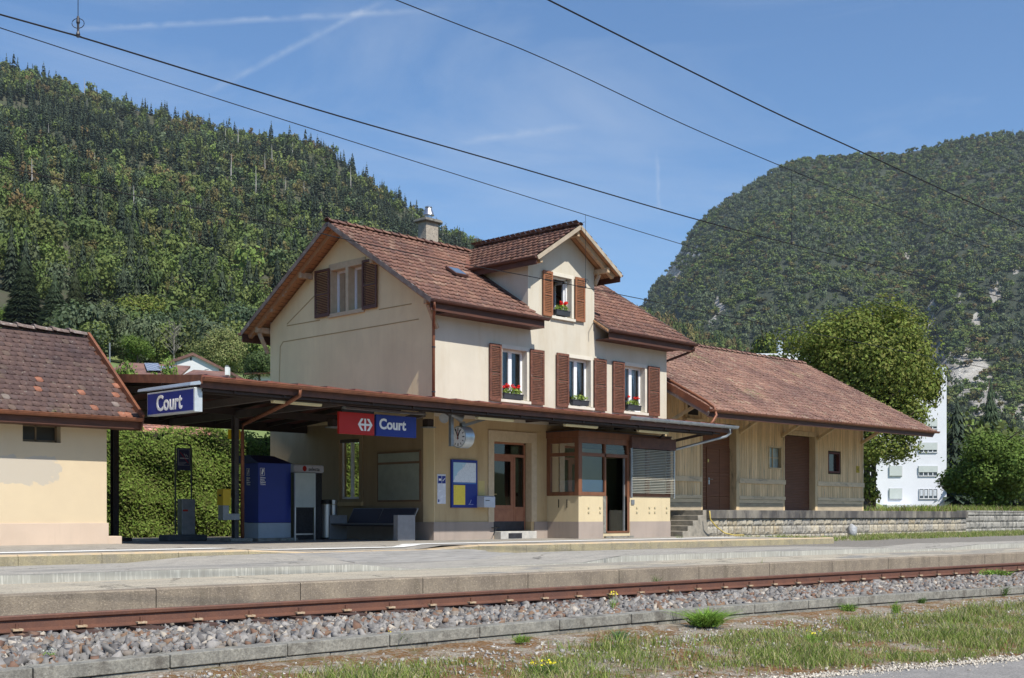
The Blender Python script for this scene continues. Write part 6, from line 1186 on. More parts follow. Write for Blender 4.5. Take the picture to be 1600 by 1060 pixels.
# windows
h = holes[1]; b = MB(); b.box(h[0] - .06, h[0], GY - .05, GY + .08, h[2] - .06, h[3] + .06); b.box(h[1], h[1] + .06, GY - .05, GY + .08, h[2] - .06, h[3] + .06); b.box(h[0], h[1], GY - .05, GY + .08, h[3], h[3] + .06); b.box(h[0], h[1], GY - .07, GY + .08, h[2] - .06, h[2]); xm, zm = (h[0] + h[1]) / 2, (h[2] + h[3]) / 2; b.box(xm - .02, xm + .02, GY + .08, GY + .12, h[2], h[3]); b.box(h[0], h[1], GY + .08, GY + .12, zm - .02, zm + .02); w_ = b.build('window', M['post'], gs, label='small four pane window in ochre frame')
b = MB(); b.box(h[0], h[1], GY + .125, GY + .13, h[2], h[3]); b.build('pane', pm('pale_blind_glass', (.30, .36, .33), (.42, .48, .45), 5, .2), w_)
h = holes[2]; b = MB(); f = .07; b.box(h[0], h[0] + f, GY - .04, GY + .10, h[2], h[3]); b.box(h[1] - f, h[1], GY - .04, GY + .10, h[2], h[3]); b.box(h[0] + f, h[1] - f, GY - .04, GY + .10, h[3] - f, h[3]); b.box(h[0] + f, h[1] - f, GY - .04, GY + .10, h[2], h[2] + f); w_ = b.build('window', pm('dark_red_brown_frame', (.13, .035, .028), (.1, .03, .024), 4, .6), gs, label='dark red brown framed window'); b = MB(); b.box(h[0] + f, h[1] - f, GY + .10, GY + .104, h[2] + f, h[3] - f); b.build('pane', pm('dark_pane', (.03, .022, .022), (.045, .03, .03), 3, .15, spec=.6), w_)
# small upper window left, under the verge
xw0, xw1, zw0, zw1 = gp(1068)[0], gp(1091)[0], gp(1080, 655)[1], gp(1080, 628)[1]; b = MB(); b.box(xw0, xw1, GY - .10, GY - .04, zw0, zw1); wl_ = b.build('window_box', M['post'], gs); b = MB(); b.box(xw0 + .15, xw1 - .15, GY - .105, GY - .10, zw0 + .15, zw1 - .1); b.build('pane', M['black'], wl_); b = MB(); b.box(xw0 - .1, xw1 + .1, GY - .25, GY - .04, zw0 - .08, zw0); b.build('sill', M['boardlow'], wl_)
b = MB(); x, z0 = gp(1339, 739); _, z1 = gp(1339, 728.5); b.box(x - .14, x + .14, GY - .05, GY - .035, z0, z1); yn = b.build('yellow_notice', pm('mustard_notice', (.50, .36, .03), (.45, .32, .03), 3, .6), gs); b = MB(); b.box(x - .07, x - .02, GY - .054, GY - .05, z0 + .12, z1 - .12); b.box(x + .03, x + .08, GY - .054, GY - .05, z0 + .08, z1 - .08); b.build('notice_mark', pm('olive_mark', (.25, .20, .04), (.2, .16, .03), 3, .6), yn)
# brackets
for px in (1155, 1220.5, 1275.5, 1345): 
    x = gp(px)[0]; z0 = gp(px, 674 if px < 1200 else 677 if px < 1300 else 685)[1]; z0 = zr(3.30); b = MB(); b.bar((x, GY, z0), (x, GE + 1.15, GEZ + 1.15 * gsl - .20), .12, .13, up=(1, 0, 0)); b.build('bracket', M['post'], gs, bevel=.008)
b = MB(); b.bar((GX0 + .1, GY, zr(3.1)), (GX0 + .9, GE + 1.3, GEZ + .3), .1, .12); b.build('bracket', M['post'], gs)
b = MB(); b.box(GXL + .1, GXR - .1, GE + .62, GE + .76, GEZ + .62 * gsl - .22, GEZ + .62 * gsl - .04); b.build('purlin', M['post'], gs)
gt = tiles('roof', gs, M['tile2'], (GXL, GE, GEZ), (1, 0, .006), (0, GR_Y - GE, GRZ - GEZ), GXR - GXL, math.hypot(GR_Y - GE, GRZ - GEZ), .215, .315, 'pan', jit=.006)
M['tile2'].node_tree  # moss patches come from the weathered tile
b = MB()
for (ya, yb) in ((GE, GR_Y), (2 * GR_Y - GE, GR_Y)): dz2 = .006 * (GXR - GXL); b.add([(GXL, ya, GEZ - .01), (GXR, ya, GEZ - .01 + dz2), (GXR, yb, GRZ - .01 + dz2), (GXL, yb, GRZ - .01), (GXL, ya, GEZ - .09), (GXR, ya, GEZ - .09 + dz2), (GXR, yb, GRZ - .09 + dz2), (GXL, yb, GRZ - .09)], [(0, 1, 2, 3), (7, 6, 5, 4), (0, 4, 5, 1), (1, 5, 6, 2), (2, 6, 7, 3), (3, 7, 4, 0)])
b.build('roof_deck', M['beam'], gt); ridge_tiles('ridge', gt, M['tile2'], (GXL, GR_Y, GRZ + .03), (GXR, GR_Y, GRZ + .03 + dz2), .12, .40)
gutter('gutter', gs, M['copper'], (GXL, GE - .06, GEZ - .01), (GXR + .1, GE - .06, GEZ - .01 + dz2), .08); b = MB(); b.add([(GXL, GE + .03, GEZ - .27), (GXR - .3, GE + .03, GEZ - .27 + dz2), (GXR, GE + .03, GEZ - .02 + dz2), (GXL, GE + .03, GEZ - .02), (GXL, GE + .07, GEZ - .27), (GXR - .3, GE + .07, GEZ - .27 + dz2), (GXR, GE + .07, GEZ - .02 + dz2), (GXL, GE + .07, GEZ - .02)], [(0, 1, 2, 3), (7, 6, 5, 4), (0, 4, 5, 1), (1, 5, 6, 2), (2, 6, 7, 3), (3, 7, 4, 0)]); b.build('fascia', M['fascia'], gs)
b = MB(); b.bar((GXL - .02, GE, GEZ + .0), (GXL - .02, GR_Y, GRZ + .0), .05, .22); b.build('verge_board', M['copper'], gs); b = MB(); b.bar((GXL - .02, GE, GEZ - .17), (GXL - .02, GR_Y, GRZ - .17), .04, .14); b.build('barge_board', M['barge'], gs)
b = MB(); k = .45; b.tube([(GXL + .25, GR_Y - 2.0, GEZ + (GR_Y - 2.0 - GE) * gsl + .16), (GXL + .25, GE + .30, GEZ + .30 * gsl + .17), (GXL + .28, GE - .02, GEZ + .08), (GXL + .28, GE - .12, GEZ - .2), (GXL + .1, GE - .1, GEZ - .42), (GXL - .1, GE - .02, GEZ - .62)], .055, 12); b.build('overflow_pipe', M['copper'], gs, smooth=True)
hs = MB(); pts = []
for q in ((1103, 798.5), (1110, 812), (1120, 824), (1132, 833), (1147, 838.5), (1162, 841)): x, z = on_y(q[0], q[1], 24.6 if q[0] > 1104 else 24.75); pts.append((x, 24.6, max(z, ZP + .02)))
hs.tube(pts, .022, 8); hs.build('hose', pm('yellow_hose', (.62, .47, .12), (.55, .42, .1), 5, .5), None, label='yellow hose hanging over the stone platform edge by the steps', cat='hose', smooth=True)
P_ = Vector((on_y(1330, 843, 24.3)[0], 24.3, zr(-.83))); V, F = stones(np.array([[P_.x, P_.y, P_.z + .14]]), np.array([.24]), (.9, 1.0)); o = mesh_np('boulder', V, F, pm('pale_boulder', (.42, .43, .44), (.25, .26, .27), 5, .9, .02, 20)); setp(o, 'pale angular boulder lying against the foot of the stone wall', 'boulder')

# ================================================================== FARTHER BUILDINGS
FW, RT = Vector((CT, ST, 0)), Vector((ST, -CT, 0))
def face_box(b, px0, px1, y0, y1, t, depth, z0=None):      # a block whose front is square to the viewing direction
    a, c = at_t(px0, y1, t), at_t(px1, y1, t); zt = at_t(px0, y0, t).z; zb = a.z if z0 is None else z0
    P = [Vector((a.x, a.y, zb)), Vector((c.x, c.y, zb)), Vector((c.x, c.y, zb)) + FW * depth, Vector((a.x, a.y, zb)) + FW * depth]; Q = [Vector((p.x, p.y, zt)) for p in P]
    b.add(P + Q, [(0, 3, 2, 1), (4, 5, 6, 7), (0, 1, 5, 4), (1, 2, 6, 5), (2, 3, 7, 6), (3, 0, 4, 7)])
apm = pm('white_facade_render', (.70, .715, .75), (.64, .655, .69), .3, .85, c3=(.66, .67, .69), c3scale=.5, c3lo=.6, c3hi=.8)
ab = thing('apartment_building', 'plain white flat roofed apartment block beside the big tree', 'apartment block', at_t(1410, 806, 150), group=None)
b = MB(); face_box(b, 1290, 1479, 590, 797, 150, 14, z0=0); face_box(b, 1300, 1478.5, 576, 590, 152, 10); b.build('wall', apm, ab)
b = MB(); face_box(b, 1290, 1478.6, 573.5, 578, 151.5, 11); b.build('roof_edge', pm('pale_blue_grey_roof_edge', (.50, .56, .60), (.45, .5, .55), 1, .6), ab)
shd, wfr, dk = pm('grey_green_roller_blind', (.50, .54, .52), (.46, .5, .48), 2, .6), M['white'], pm('dark_window_glass', (.05, .06, .08), (.08, .1, .12), .5, .1, spec=.7)
def apwin(px0, px1, y0, y1, blind, curtain=False):
    b = MB(); face_box(b, px0 - .6, px1 + .6, y0 - .6, y1 + .6, 149.93, .1); w_ = b.build('window', pm('window_surround', (.60, .60, .60), (.55, .55, .55), 1, .7) if 'wsur' not in M else M['wsur'], ab); M.setdefault('wsur', w_.data.materials[0])
    b = MB(); face_box(b, px0, px1, y0, y1, 149.88, .05); b.build('glass', dk, w_)
    b = MB(); n = 4
    for k in range(n + 1): x = px0 + (px1 - px0) * k / n; face_box(b, max(px0, x - .55), min(px1, x + .55), y0, y1, 149.84, .03)
    face_box(b, px0, px1, y1 - 1, y1, 149.84, .03); b.build('window_bars', wfr, w_)
    if blind: b = MB(); face_box(b, px0, px1, y0, y0 + (y1 - y0) * blind, 149.78, .05); b.build('roller_blind', shd, w_)
    if curtain:
        b = MB()
        for k in range(4): x = px0 + (px1 - px0) * (k + .18) / 4; face_box(b, x, x + 4.2, y0 + 1, y1 - 5, 149.865, .01)
        b.build('curtain', M['curtain'], w_)
for r in ((1436, 1464.5, 692, 707.5, .72), (1435.5, 1465, 728.5, 744.5, .6)): apwin(*r)
apwin(1436.5, 1465, 764.5, 780, 0, True); apwin(1390, 1409.5, 763.5, 780, .98); apwin(1390, 1409.5, 728, 744, .98); apwin(1352, 1366, 763.5, 780, .7); apwin(1436, 1464.5, 656, 671, .7); apwin(1390, 1409, 692, 708, .9)
b = MB(); face_box(b, 1386, 1429, 788.5, 797, 148.5, 1.5, z0=1.2); b.build('low_wall', apm, ab)
a2 = thing('apartment_building', 'second pale block mostly hidden behind the big tree with roof chimney', 'apartment block', at_t(1230, 806, 190)); b = MB(); face_box(b, 1172, 1285, 552.5, 797, 190, 14, z0=0); b.build('wall', apm, a2); b = MB(); face_box(b, 1216, 1223, 532, 553, 192, 1.2); c_ = b.build('chimney', pm('grey_blue_chimney', (.45, .50, .56), (.4, .45, .5), 1, .8), a2); b = MB(); face_box(b, 1215, 1224, 528, 531, 191.9, 1.4); b.build('cap', M['darkmetal'], c_)
# ---- hillside terrain
LS = [(-500, 60), (0, 88), (60, 103), (130, 125), (200, 150), (270, 165), (340, 185), (400, 195), (460, 205), (510, 222), (560, 258), (620, 295), (680, 335), (730, 360), (780, 392), (850, 425), (950, 462), (1010, 486), (1080, 508), (1150, 530), (1230, 556), (1300, 600), (1400, 720), (1500, 806), (2400, 806)]
RS = [(-500, 806), (860, 806), (940, 640), (985, 500), (1005, 472), (1022, 440), (1040, 422), (1060, 387), (1090, 343), (1130, 311), (1180, 276), (1210, 259), (1250, 244), (1330, 236), (1400, 233), (1450, 224), (1500, 213), (1540, 204), (1600, 202), (1800, 190), (2400, 260)]
def sil(tab, px, lower): return max(0.0, (HZ - np.interp(px, [q[0] for q in tab], [q[1] for q in tab]) - lower) / FP)
def hn(x, y, s): return math.sin(x / s + 1.3 * math.sin(y / s * .7)) * math.cos(y / s * 1.1 + .6 * math.sin(x / s * .9))
def smooth(x): x = max(0.0, min(1.0, x)); return x * x * (3 - 2 * x)
def hill_left(px, r):
    S = sil(LS, px, 20); t3 = min(.1424, .38 * S) + .016 * smooth((110 - px) / 120)
    if r < 300: return -.28 + (E + 300 * t3 + .28) * (r / 300) * smooth((r - 62) / 120) ** .8 if r > 62 else -.45
    s = (r - 300) / 1200; u = (px - 800) / FP
    if s <= 1: tn = t3 + (S - t3) * s ** .6; z = E + r * tn
    else: z = (E + 1500 * S) * max(0, 1 - (s - 1) * 1.8)
    x, y = r * (CT + u * ST), r * (ST - u * CT)
    return z + (hn(x, y, 90) * 7 + hn(x, y, 37) * 3) * min(1, s * 4) * (1 if s < .98 else .3)
def hill_right(px, r):
    S = sil(RS, px, 9); s = (r - 900) / 1700; u = (px - 800) / FP; x, y = r * (CT + u * ST), r * (ST - u * CT)
    if s <= 0: return -.6
    if s <= 1: tn = S * (.03 + .97 * s ** .75); z = E + r * tn * smooth(s * 5)
    else: z = (E + 2600 * S) * max(0, 1 - (s - 1) * 1.5)
    g = (hn(x, y, 210) * 34 + hn(x + 90, y, 82) * 15 + hn(x, y + 55, 37) * 6) * math.sin(math.pi * min(1, s)) ** .7 
    g -= 38 * math.exp(-((px - 1425 - 25 * math.sin(s * 5)) / 26) ** 2) * math.sin(math.pi * min(1, s)) ** .5 if s < 1 else 0
    return max(-.6, z + g)
def polar(name, fn, px0, px1, dpx, rs, mat, pxdist=1):
    cols = np.arange(px0, px1 + 1, dpx); V = []; 
    for r in rs:
        for px in cols: u = (px - 800) / FP; V.append((r * (CT + u * ST), r * (ST - u * CT), fn(px, r)))
    n = len(cols); F = [(i * n + k, i * n + k + 1, (i + 1) * n + k + 1, (i + 1) * n + k) for i in range(len(rs) - 1) for k in range(n - 1)]
    o = mesh_np(name, np.array(V), np.array(F), mat, smooth=True); setp(o, kind='structure'); return o
rl = [62, 75, 90, 105, 120, 135, 150, 170, 190, 215, 240, 270, 300] + list(np.arange(325, 1500, 30)) + [1500, 1560, 1700, 1900, 2100]
m, t, p = newmat('hillside_meadow_and_wood_floor'); p.inputs['Roughness'].default_value = .95; tc = N(t, 'ShaderNodeTexCoord'); vl = N(t, 'ShaderNodeVectorMath', _operation='LENGTH'); t.links.new(tc.outputs['Object'], vl.inputs[0])
c = mixc(t, ramp(t, noise(t, .02, 5, .6), .4, .6), (.17, .21, .06), (.13, .18, .055)); c = mixc(t, ramp(t, vl.outputs['Value'], 315, 345), c, mixc(t, ramp(t, noise(t, .05, 5), .4, .6), (.045, .055, .022), (.06, .055, .03))); t.links.new(c, p.inputs['Base Color'])
polar('hillside', hill_left, -500, 1560, 20, rl, m)
m, t, p = newmat('mountain_floor_and_limestone'); p.inputs['Roughness'].default_value = .95; g = N(t, 'ShaderNodeNewGeometry'); sx = N(t, 'ShaderNodeSeparateXYZ'); t.links.new(g.outputs['Normal'], sx.inputs[0])
at_ = N(t, 'ShaderNodeAttribute', _attribute_name='tint'); c = mixc(t, ramp(t, noise(t, .03, 6, .7), .40, .55), (.56, .53, .47), (.34, .32, .29)); c = mixc(t, ramp(t, mth(t, 'ADD', at_.outputs['Fac'], mth(t, 'MULTIPLY_ADD', noise(t, .03, 5, .7), .8, -.4)), .40, .30), c, (.045, .058, .033)); t.links.new(c, p.inputs['Base Color']); bumpn(t, p, noise(t, .08, 7, .75), 8.0)
ROCK = [(1046, 398, 26, 30), (1048, 425, 34, 12), (1085, 395, 18, 8), (1124, 478, 8, 22), (1110, 505, 10, 8), (1505, 585, 56, 46), (1545, 625, 34, 40), (1440, 600, 30, 30), (1590, 420, 8, 8), (1524, 500, 10, 14), (1455, 490, 10, 26), (1555, 455, 10, 20), (1470, 555, 26, 12), (1600, 640, 20, 24), (1418, 400, 8, 8), (1500, 470, 6, 10)]
def rockness(px, yy): return max([math.exp(-(((px - a) / (w * .75)) ** 2 + ((yy - c) / (hh * .75)) ** 2)) for a, c, w, hh in ROCK])
mo = polar('mountain', hill_right, 860, 2400, 9, list(np.arange(900, 2600, 24)) + [2600, 2700, 3000, 3400], m)
vv = np.empty(len(mo.data.vertices) * 3); mo.data.vertices.foreach_get('co', vv); vv = vv.reshape(-1, 3); dep = vv[:, 0] * CT + vv[:, 1] * ST; lat = vv[:, 0] * ST - vv[:, 1] * CT; pxs = 800 + FP * lat / dep; pys = HZ - FP * (vv[:, 2] - E) / dep
rk = np.zeros(len(vv))
for a_, c_, w_, h_ in ROCK: rk = np.maximum(rk, np.exp(-(((pxs - a_) / (w_ * .8)) ** 2 + ((pys - c_) / (h_ * .8)) ** 2)))
a_ = mo.data.attributes.new('tint', 'FLOAT_COLOR', 'POINT'); a_.data.foreach_set('color', np.repeat(rk, 4).astype(np.float32))
M['cliff'] = None
m, t, p = newmat('limestone_cliff'); p.inputs['Roughness'].default_value = .95; c = mixc(t, ramp(t, noise(t, .12, 6, .75, stretch=(1, 1, .5)), .38, .62), (.56, .53, .48), (.26, .25, .23)); t.links.new(c, p.inputs['Base Color']); bumpn(t, p, noise(t, .25, 6, .8), 3.0); M['cliff'] = m

cols_ = np.arange(0, 64); V_ = []; rs_ = (70, 110, 160, 240, 380, 560, 800)
for rr_ in rs_:
    for c_ in cols_: an = TH + math.pi * (.42 + 1.16 * c_ / 63); hgt = (0, .04, .07, .09, .10, .11, .12)[rs_.index(rr_)] * rr_ * (1 + .25 * math.sin(c_ * .5) + .12 * math.sin(c_ * 1.7)) * min(1, c_ / 8, (63 - c_) / 8); V_.append((rr_ * math.cos(an), rr_ * math.sin(an), -.4 + hgt))
F_ = [(i * 64 + k, i * 64 + k + 1, (i + 1) * 64 + k + 1, (i + 1) * 64 + k) for i in range(6) for k in range(63)]
o = mesh_np('hillside', np.array(V_), np.array(F_), pm('wooded_slope_green', (.13, .155, .06), (.08, .10, .04), .12, .95, 3.0, .25), smooth=True); setp(o, kind='structure')
# ================================================================== TREES
def card_set(n, shape, r, lobes=9, size=.12, full=0):
    """leaf cards in a unit crown (radius 1, height 0..1 scaled later)"""
    if shape == 'cone':
        h = 1 - r.uniform(0, 1, n) ** .62; h = np.clip(h, 0, .98); tier = np.floor(h * 11) / 11 + r.uniform(0, .045, n); h = .65 * h + .35 * tier; R_ = (1 - h) ** .85 * (.72 + .28 * r.uniform(0, 1, n)) * (1 - .35 * ((h * 11) % 1)); a = r.uniform(0, 2 * np.pi, n)
        d = np.stack([np.cos(a), np.sin(a), np.zeros(n)], 1); inn = d * (R_ * .15)[:, None]; out = d * R_[:, None]; inn[:, 2] = h; out[:, 2] = h - .05 - .05 * r.uniform(0, 1, n)
        w = (.5 * R_ + .03) * size * 3.2; tdir = np.stack([-np.sin(a), np.cos(a), np.zeros(n)], 1) * w[:, None]; mid = (inn + out) / 2; mid[:, 2] += .012
        return np.stack([inn, mid - tdir, out, mid + tdir], 1)
    if shape in ('round', 'pine', 'spread'):
        C_ = r.normal(size=(lobes, 3)); C_ /= np.linalg.norm(C_, axis=1)[:, None]; C_ *= r.uniform(.25, .72 if lobes < 30 else .74, lobes)[:, None]; C_[:, 2] = np.abs(C_[:, 2]) * (.9 if shape == 'round' else .5) * np.sign(r.uniform(-.45 if full < 1 else -1, 1, lobes)); LR = r.uniform(.30, .48, lobes) if lobes < 30 else r.uniform(.22, .38, lobes)
        k = r.integers(0, lobes, n); P = r.normal(size=(n, 3)); P /= np.linalg.norm(P, axis=1)[:, None]; rad = LR[k] * (r.uniform(.55, 1.0, n) + (r.exponential(.13, n) if lobes >= 14 else 0)); Q = C_[k] + P * rad[:, None]
        nr = P * 1.3 + r.normal(size=(n, 3)) * .5; nr[:, 2] += .25; nr /= np.linalg.norm(nr, axis=1)[:, None]; t_ = np.cross(nr, r.normal(size=(n, 3))); t_ /= np.linalg.norm(t_, axis=1)[:, None]; s_ = np.cross(nr, t_); sz = (size * r.uniform(.55, 1.35, n))[:, None]
        Q = Q.copy(); Q[:, 2] = Q[:, 2] * .5 + .5
        t_ = t_ * np.array([1, 1, .5]); s_ = s_ * np.array([1, 1, .5])
        return np.stack([Q - t_ * sz, Q - s_ * sz * .75, Q + t_ * sz, Q + s_ * sz * .75], 1)
protos = {}
def proto(kind, lod, k):
    key = (kind, lod, k)
    if key not in protos:
        r = np.random.default_rng(hash(key) % 9973 if False else (ord(kind[0]) * 31 + lod * 7 + k)); n = {0: 1000, 1: 380, 2: 150, 3: 84}[lod]; sz = {0: .065, 1: .10, 2: .155, 3: .205}[lod]
        if kind == 'cone': n = int(n * .8); sz = {0: .10, 1: .15, 2: .22, 3: .3}[lod]
        protos[key] = card_set(n, kind, r, 12 if lod < 2 else 8, sz)
    return protos[key]
def forest(name, items, label, cat='trees'):
    """items: list of (x, y, z, height, radius, kind, lod, colour)"""
    Vs, Cs = [], []
    for (x, y, z, h, rd, kind, lod, col) in items:
        P = proto(kind, lod, int(rng.integers(0, 5))); a = rng.uniform(0, 6.28); ca, sa = math.cos(a), math.sin(a); Q = P.reshape(-1, 3)
        W = np.stack([x + (Q[:, 0] * ca - Q[:, 1] * sa) * rd, y + (Q[:, 0] * sa + Q[:, 1] * ca) * rd, z + Q[:, 2] * h], 1); Vs.append(W.astype(np.float32))
        cc = np.array(col)[None] * rng.uniform(.9, 1.1, (len(P), 1)) * rng.uniform(.78, 1.25); Cs.append(np.repeat(cc, 4, 0))
    V = np.concatenate(Vs); F = np.arange(len(V)).reshape(-1, 4); o = mesh_np(name, V, F, M['forest'], np.concatenate(Cs)); setp(o, label, cat, kind='stuff'); return o
CON = [(.044, .062, .036), (.052, .070, .040), (.036, .052, .033), (.060, .076, .042)]
DEC = [(0.0972, 0.1339, 0.036), (0.1134, 0.1455, 0.04), (0.0774, 0.1106, 0.036), (0.135, 0.163, 0.048), (0.1008, 0.1203, 0.04), (0.1278, 0.1785, 0.042), (0.0765, 0.1106, 0.046)]
AUT = [(.135, .115, .042), (.140, .100, .042), (.135, .12, .045), (.165, .145, .052)]
PIN = [(0.0924, 0.12, 0.0651), (0.105, 0.132, 0.0714), (0.0798, 0.106, 0.0588), (0.1176, 0.142, 0.0693)]
def zone(px, r): u = (px - 800) / FP; return r * (CT + u * ST), r * (ST - u * CT)
items = []; N1 = 7600
for _ in range(N1):
    px = rng.uniform(-60, 1330); r = math.sqrt(rng.uniform(312 ** 2, 1530 ** 2)); s = (r - 300) / 1200
    if px < 110 and r < 345: continue
    if px > 840 and s < .12 and rng.random() < .5: continue
    z = hill_left(px, r) - .6; x, y = zone(px, r); nse = hn(x, y, 60) + .6 * hn(x + 200, y, 140)
    n2 = hn(x * 1.3 + 70, y * 1.3, 33) + hn(x, y + 300, 75); pc = .08 + .55 * smooth((s - .20) / .38) + .45 * nse
    if rng.random() < pc: kind = 'cone'; h = rng.uniform(14, 25); rd = h * rng.uniform(.20, .28); col = CON[rng.integers(0, 4)]
    else:
        kind = 'round'; h = rng.uniform(11, 18); rd = rng.uniform(5.0, 8.5); q = rng.random(); col = DEC[int(np.clip(3.2 + 2.2 * n2 + rng.normal(0, 1.3), 0, 6))]
        if q < (.05 + .06 * (s > .15)) * (1 + 1.5 * max(0, n2)): col = AUT[rng.integers(0, 4)]
        elif q < .22: col = PIN[rng.integers(0, 4)]
    if px > 950: col = tuple(c * (1.0 if kind == 'round' else 1) for c in (AUT + DEC)[rng.integers(0, 8)]); kind = 'round' if rng.random() < .85 else 'cone'
    sc_ = rng.uniform(.7, 1.25); h *= sc_; rd *= sc_
    lod = 0 if r < 470 else 1 if r < 900 else 2
    items.append((x, y, z, h, rd, kind, lod, col))
for _ in range(330):                                       # the belt of garden and edge trees between the houses and the forest
    px = rng.uniform(105, 470); r = rng.uniform(196, 318)
    if r < 215 and 150 < px < 400 and rng.random() < .5: continue
    x, y = zone(px, r); k = rng.random(); col = DEC[rng.integers(0, 7)] if k < .6 else PIN[rng.integers(0, 4)]; h = rng.uniform(5, 12) if k < .6 else rng.uniform(7, 13)
    items.append((x, y, hill_left(px, r) - .5, h, h * rng.uniform(.35, .5), 'round' if k < .6 else 'pine', 0, col))
forest('hillside_forest', items, 'dense mixed forest of dark conifers and green and rusty broadleaf trees on the left hillside', 'forest')
items = []
for _ in range(12500):
    px = rng.uniform(930, 1660); r = math.sqrt(rng.uniform(1000 ** 2, 2660 ** 2)); s = (r - 900) / 1700; z = hill_right(px, r); x, y = zone(px, r); yy = HZ - FP * (z - E) / r
    if yy > 705: continue
    rock = rockness(px, yy - 9)
    if rng.random() < rock * 1.15 - .10: continue
    nse = hn(x, y, 110) + .5 * hn(x, y, 45); band = math.exp(-((px - 1330 + (yy - 330) * -.9) / 70) ** 2)
    if rng.random() < .60 + .50 * nse + .35 * hn(x + 40, y, 330) - .5 * band: kind = 'pine' if rng.random() < .75 else 'cone'; h = rng.uniform(12, 19); rd = rng.uniform(5.0, 7.6) if kind == 'pine' else h * .24; col = PIN[rng.integers(0, 4)]
    else: kind = 'round'; h = rng.uniform(10, 16); rd = rng.uniform(6, 9.5); col = DEC[rng.integers(0, 7)] if rng.random() < .88 else AUT[rng.integers(0, 4)]
    items.append((x, y, z - .6, h, rd, kind, 3, col))
forest('mountain_forest', items, 'blue green pine and broadleaf forest covering the right hand mountain', 'forest')
items = []
for _ in range(190):
    px = rng.uniform(1478, 1690); r = rng.uniform(150, 420); x, y = zone(px, r); k = rng.random(); h = rng.uniform(9, 19); items.append((x, y, -.6, h, h * rng.uniform(.28, .42), 'round' if k < .65 else 'cone', 0, DEC[rng.integers(0, 7)] if k < .65 else CON[rng.integers(0, 4)]))
forest('valley_wood', items, 'mixed valley wood behind the round maple at the right edge', 'wood')
# limestone outcrops
def surf_r(px, py):                                        # distance at which the mountain shows at this picture point
    for r in np.arange(960, 2600, 12):
        if HZ - FP * (hill_right(px, r) - E) / r <= py: return r
    return 2590
def outcrop(px, py, w, h, r, lb, seed):
    rr = np.random.default_rng(seed); c = at_t(px, py, r); v, F = icosa(); Vs, Fs, b = [], [], 0
    for k in range(60):
        d = rr.normal(size=2) * .40; qx, qy = px + (d[0] + d[1] * .25) * w, py + d[1] * h; rs_ = surf_r(qx, qy)
        if rs_ > 2570: continue
        s = rs_ / FP; P = np.array(at_t(qx, qy, rs_ + 3)); sc = rr.uniform(.05, .14) * min(w, h * 1.3) * s
        Q = v * rr.uniform(.35, 1.3, (12, 1)) * sc * np.array([1, 1, rr.uniform(.9, 2.2)]); sh = rr.uniform(-.8, .8); Q[:, :2] += Q[:, 2:3] * sh * np.array([ST, -CT]); Vs.append(Q + P); Fs.append(F + b); b += 12
    if not Vs: return
    o = mesh_np('rock_outcrop', np.concatenate(Vs), np.concatenate(Fs), M['cliff'], org=(c.x, c.y, c.z)); setp(o, lb, 'rock', 'pale limestone outcrops on the mountain'); return o
for i, (px, py, w, h, lb) in enumerate(((1050, 400, 24, 26, 'pale cliff high on the left shoulder of the mountain'), (1046, 424, 30, 12, 'pale rock ledge under the high left cliff'), (1124, 482, 8, 22, 'narrow pale rock chimney above the shed roof'), (1498, 588, 40, 38, 'broad bright limestone slab above the white block'), (1535, 615, 18, 26, 'pale rock face right of the broad slab'), (1458, 490, 10, 28, 'slender pale crag above the crown of the big tree'), (1524, 505, 9, 12, 'small pale rock right of the slender crag'), (1592, 420, 7, 8, 'tiny pale rock at the right picture edge'), (1470, 556, 22, 10, 'low pale rock band just behind the white block roof'), (1553, 457, 9, 16, 'small pale rock high in the right hand woods'))):
    outcrop(px, py, w, h, surf_r(px, py) - 4, lb, 40 + i)
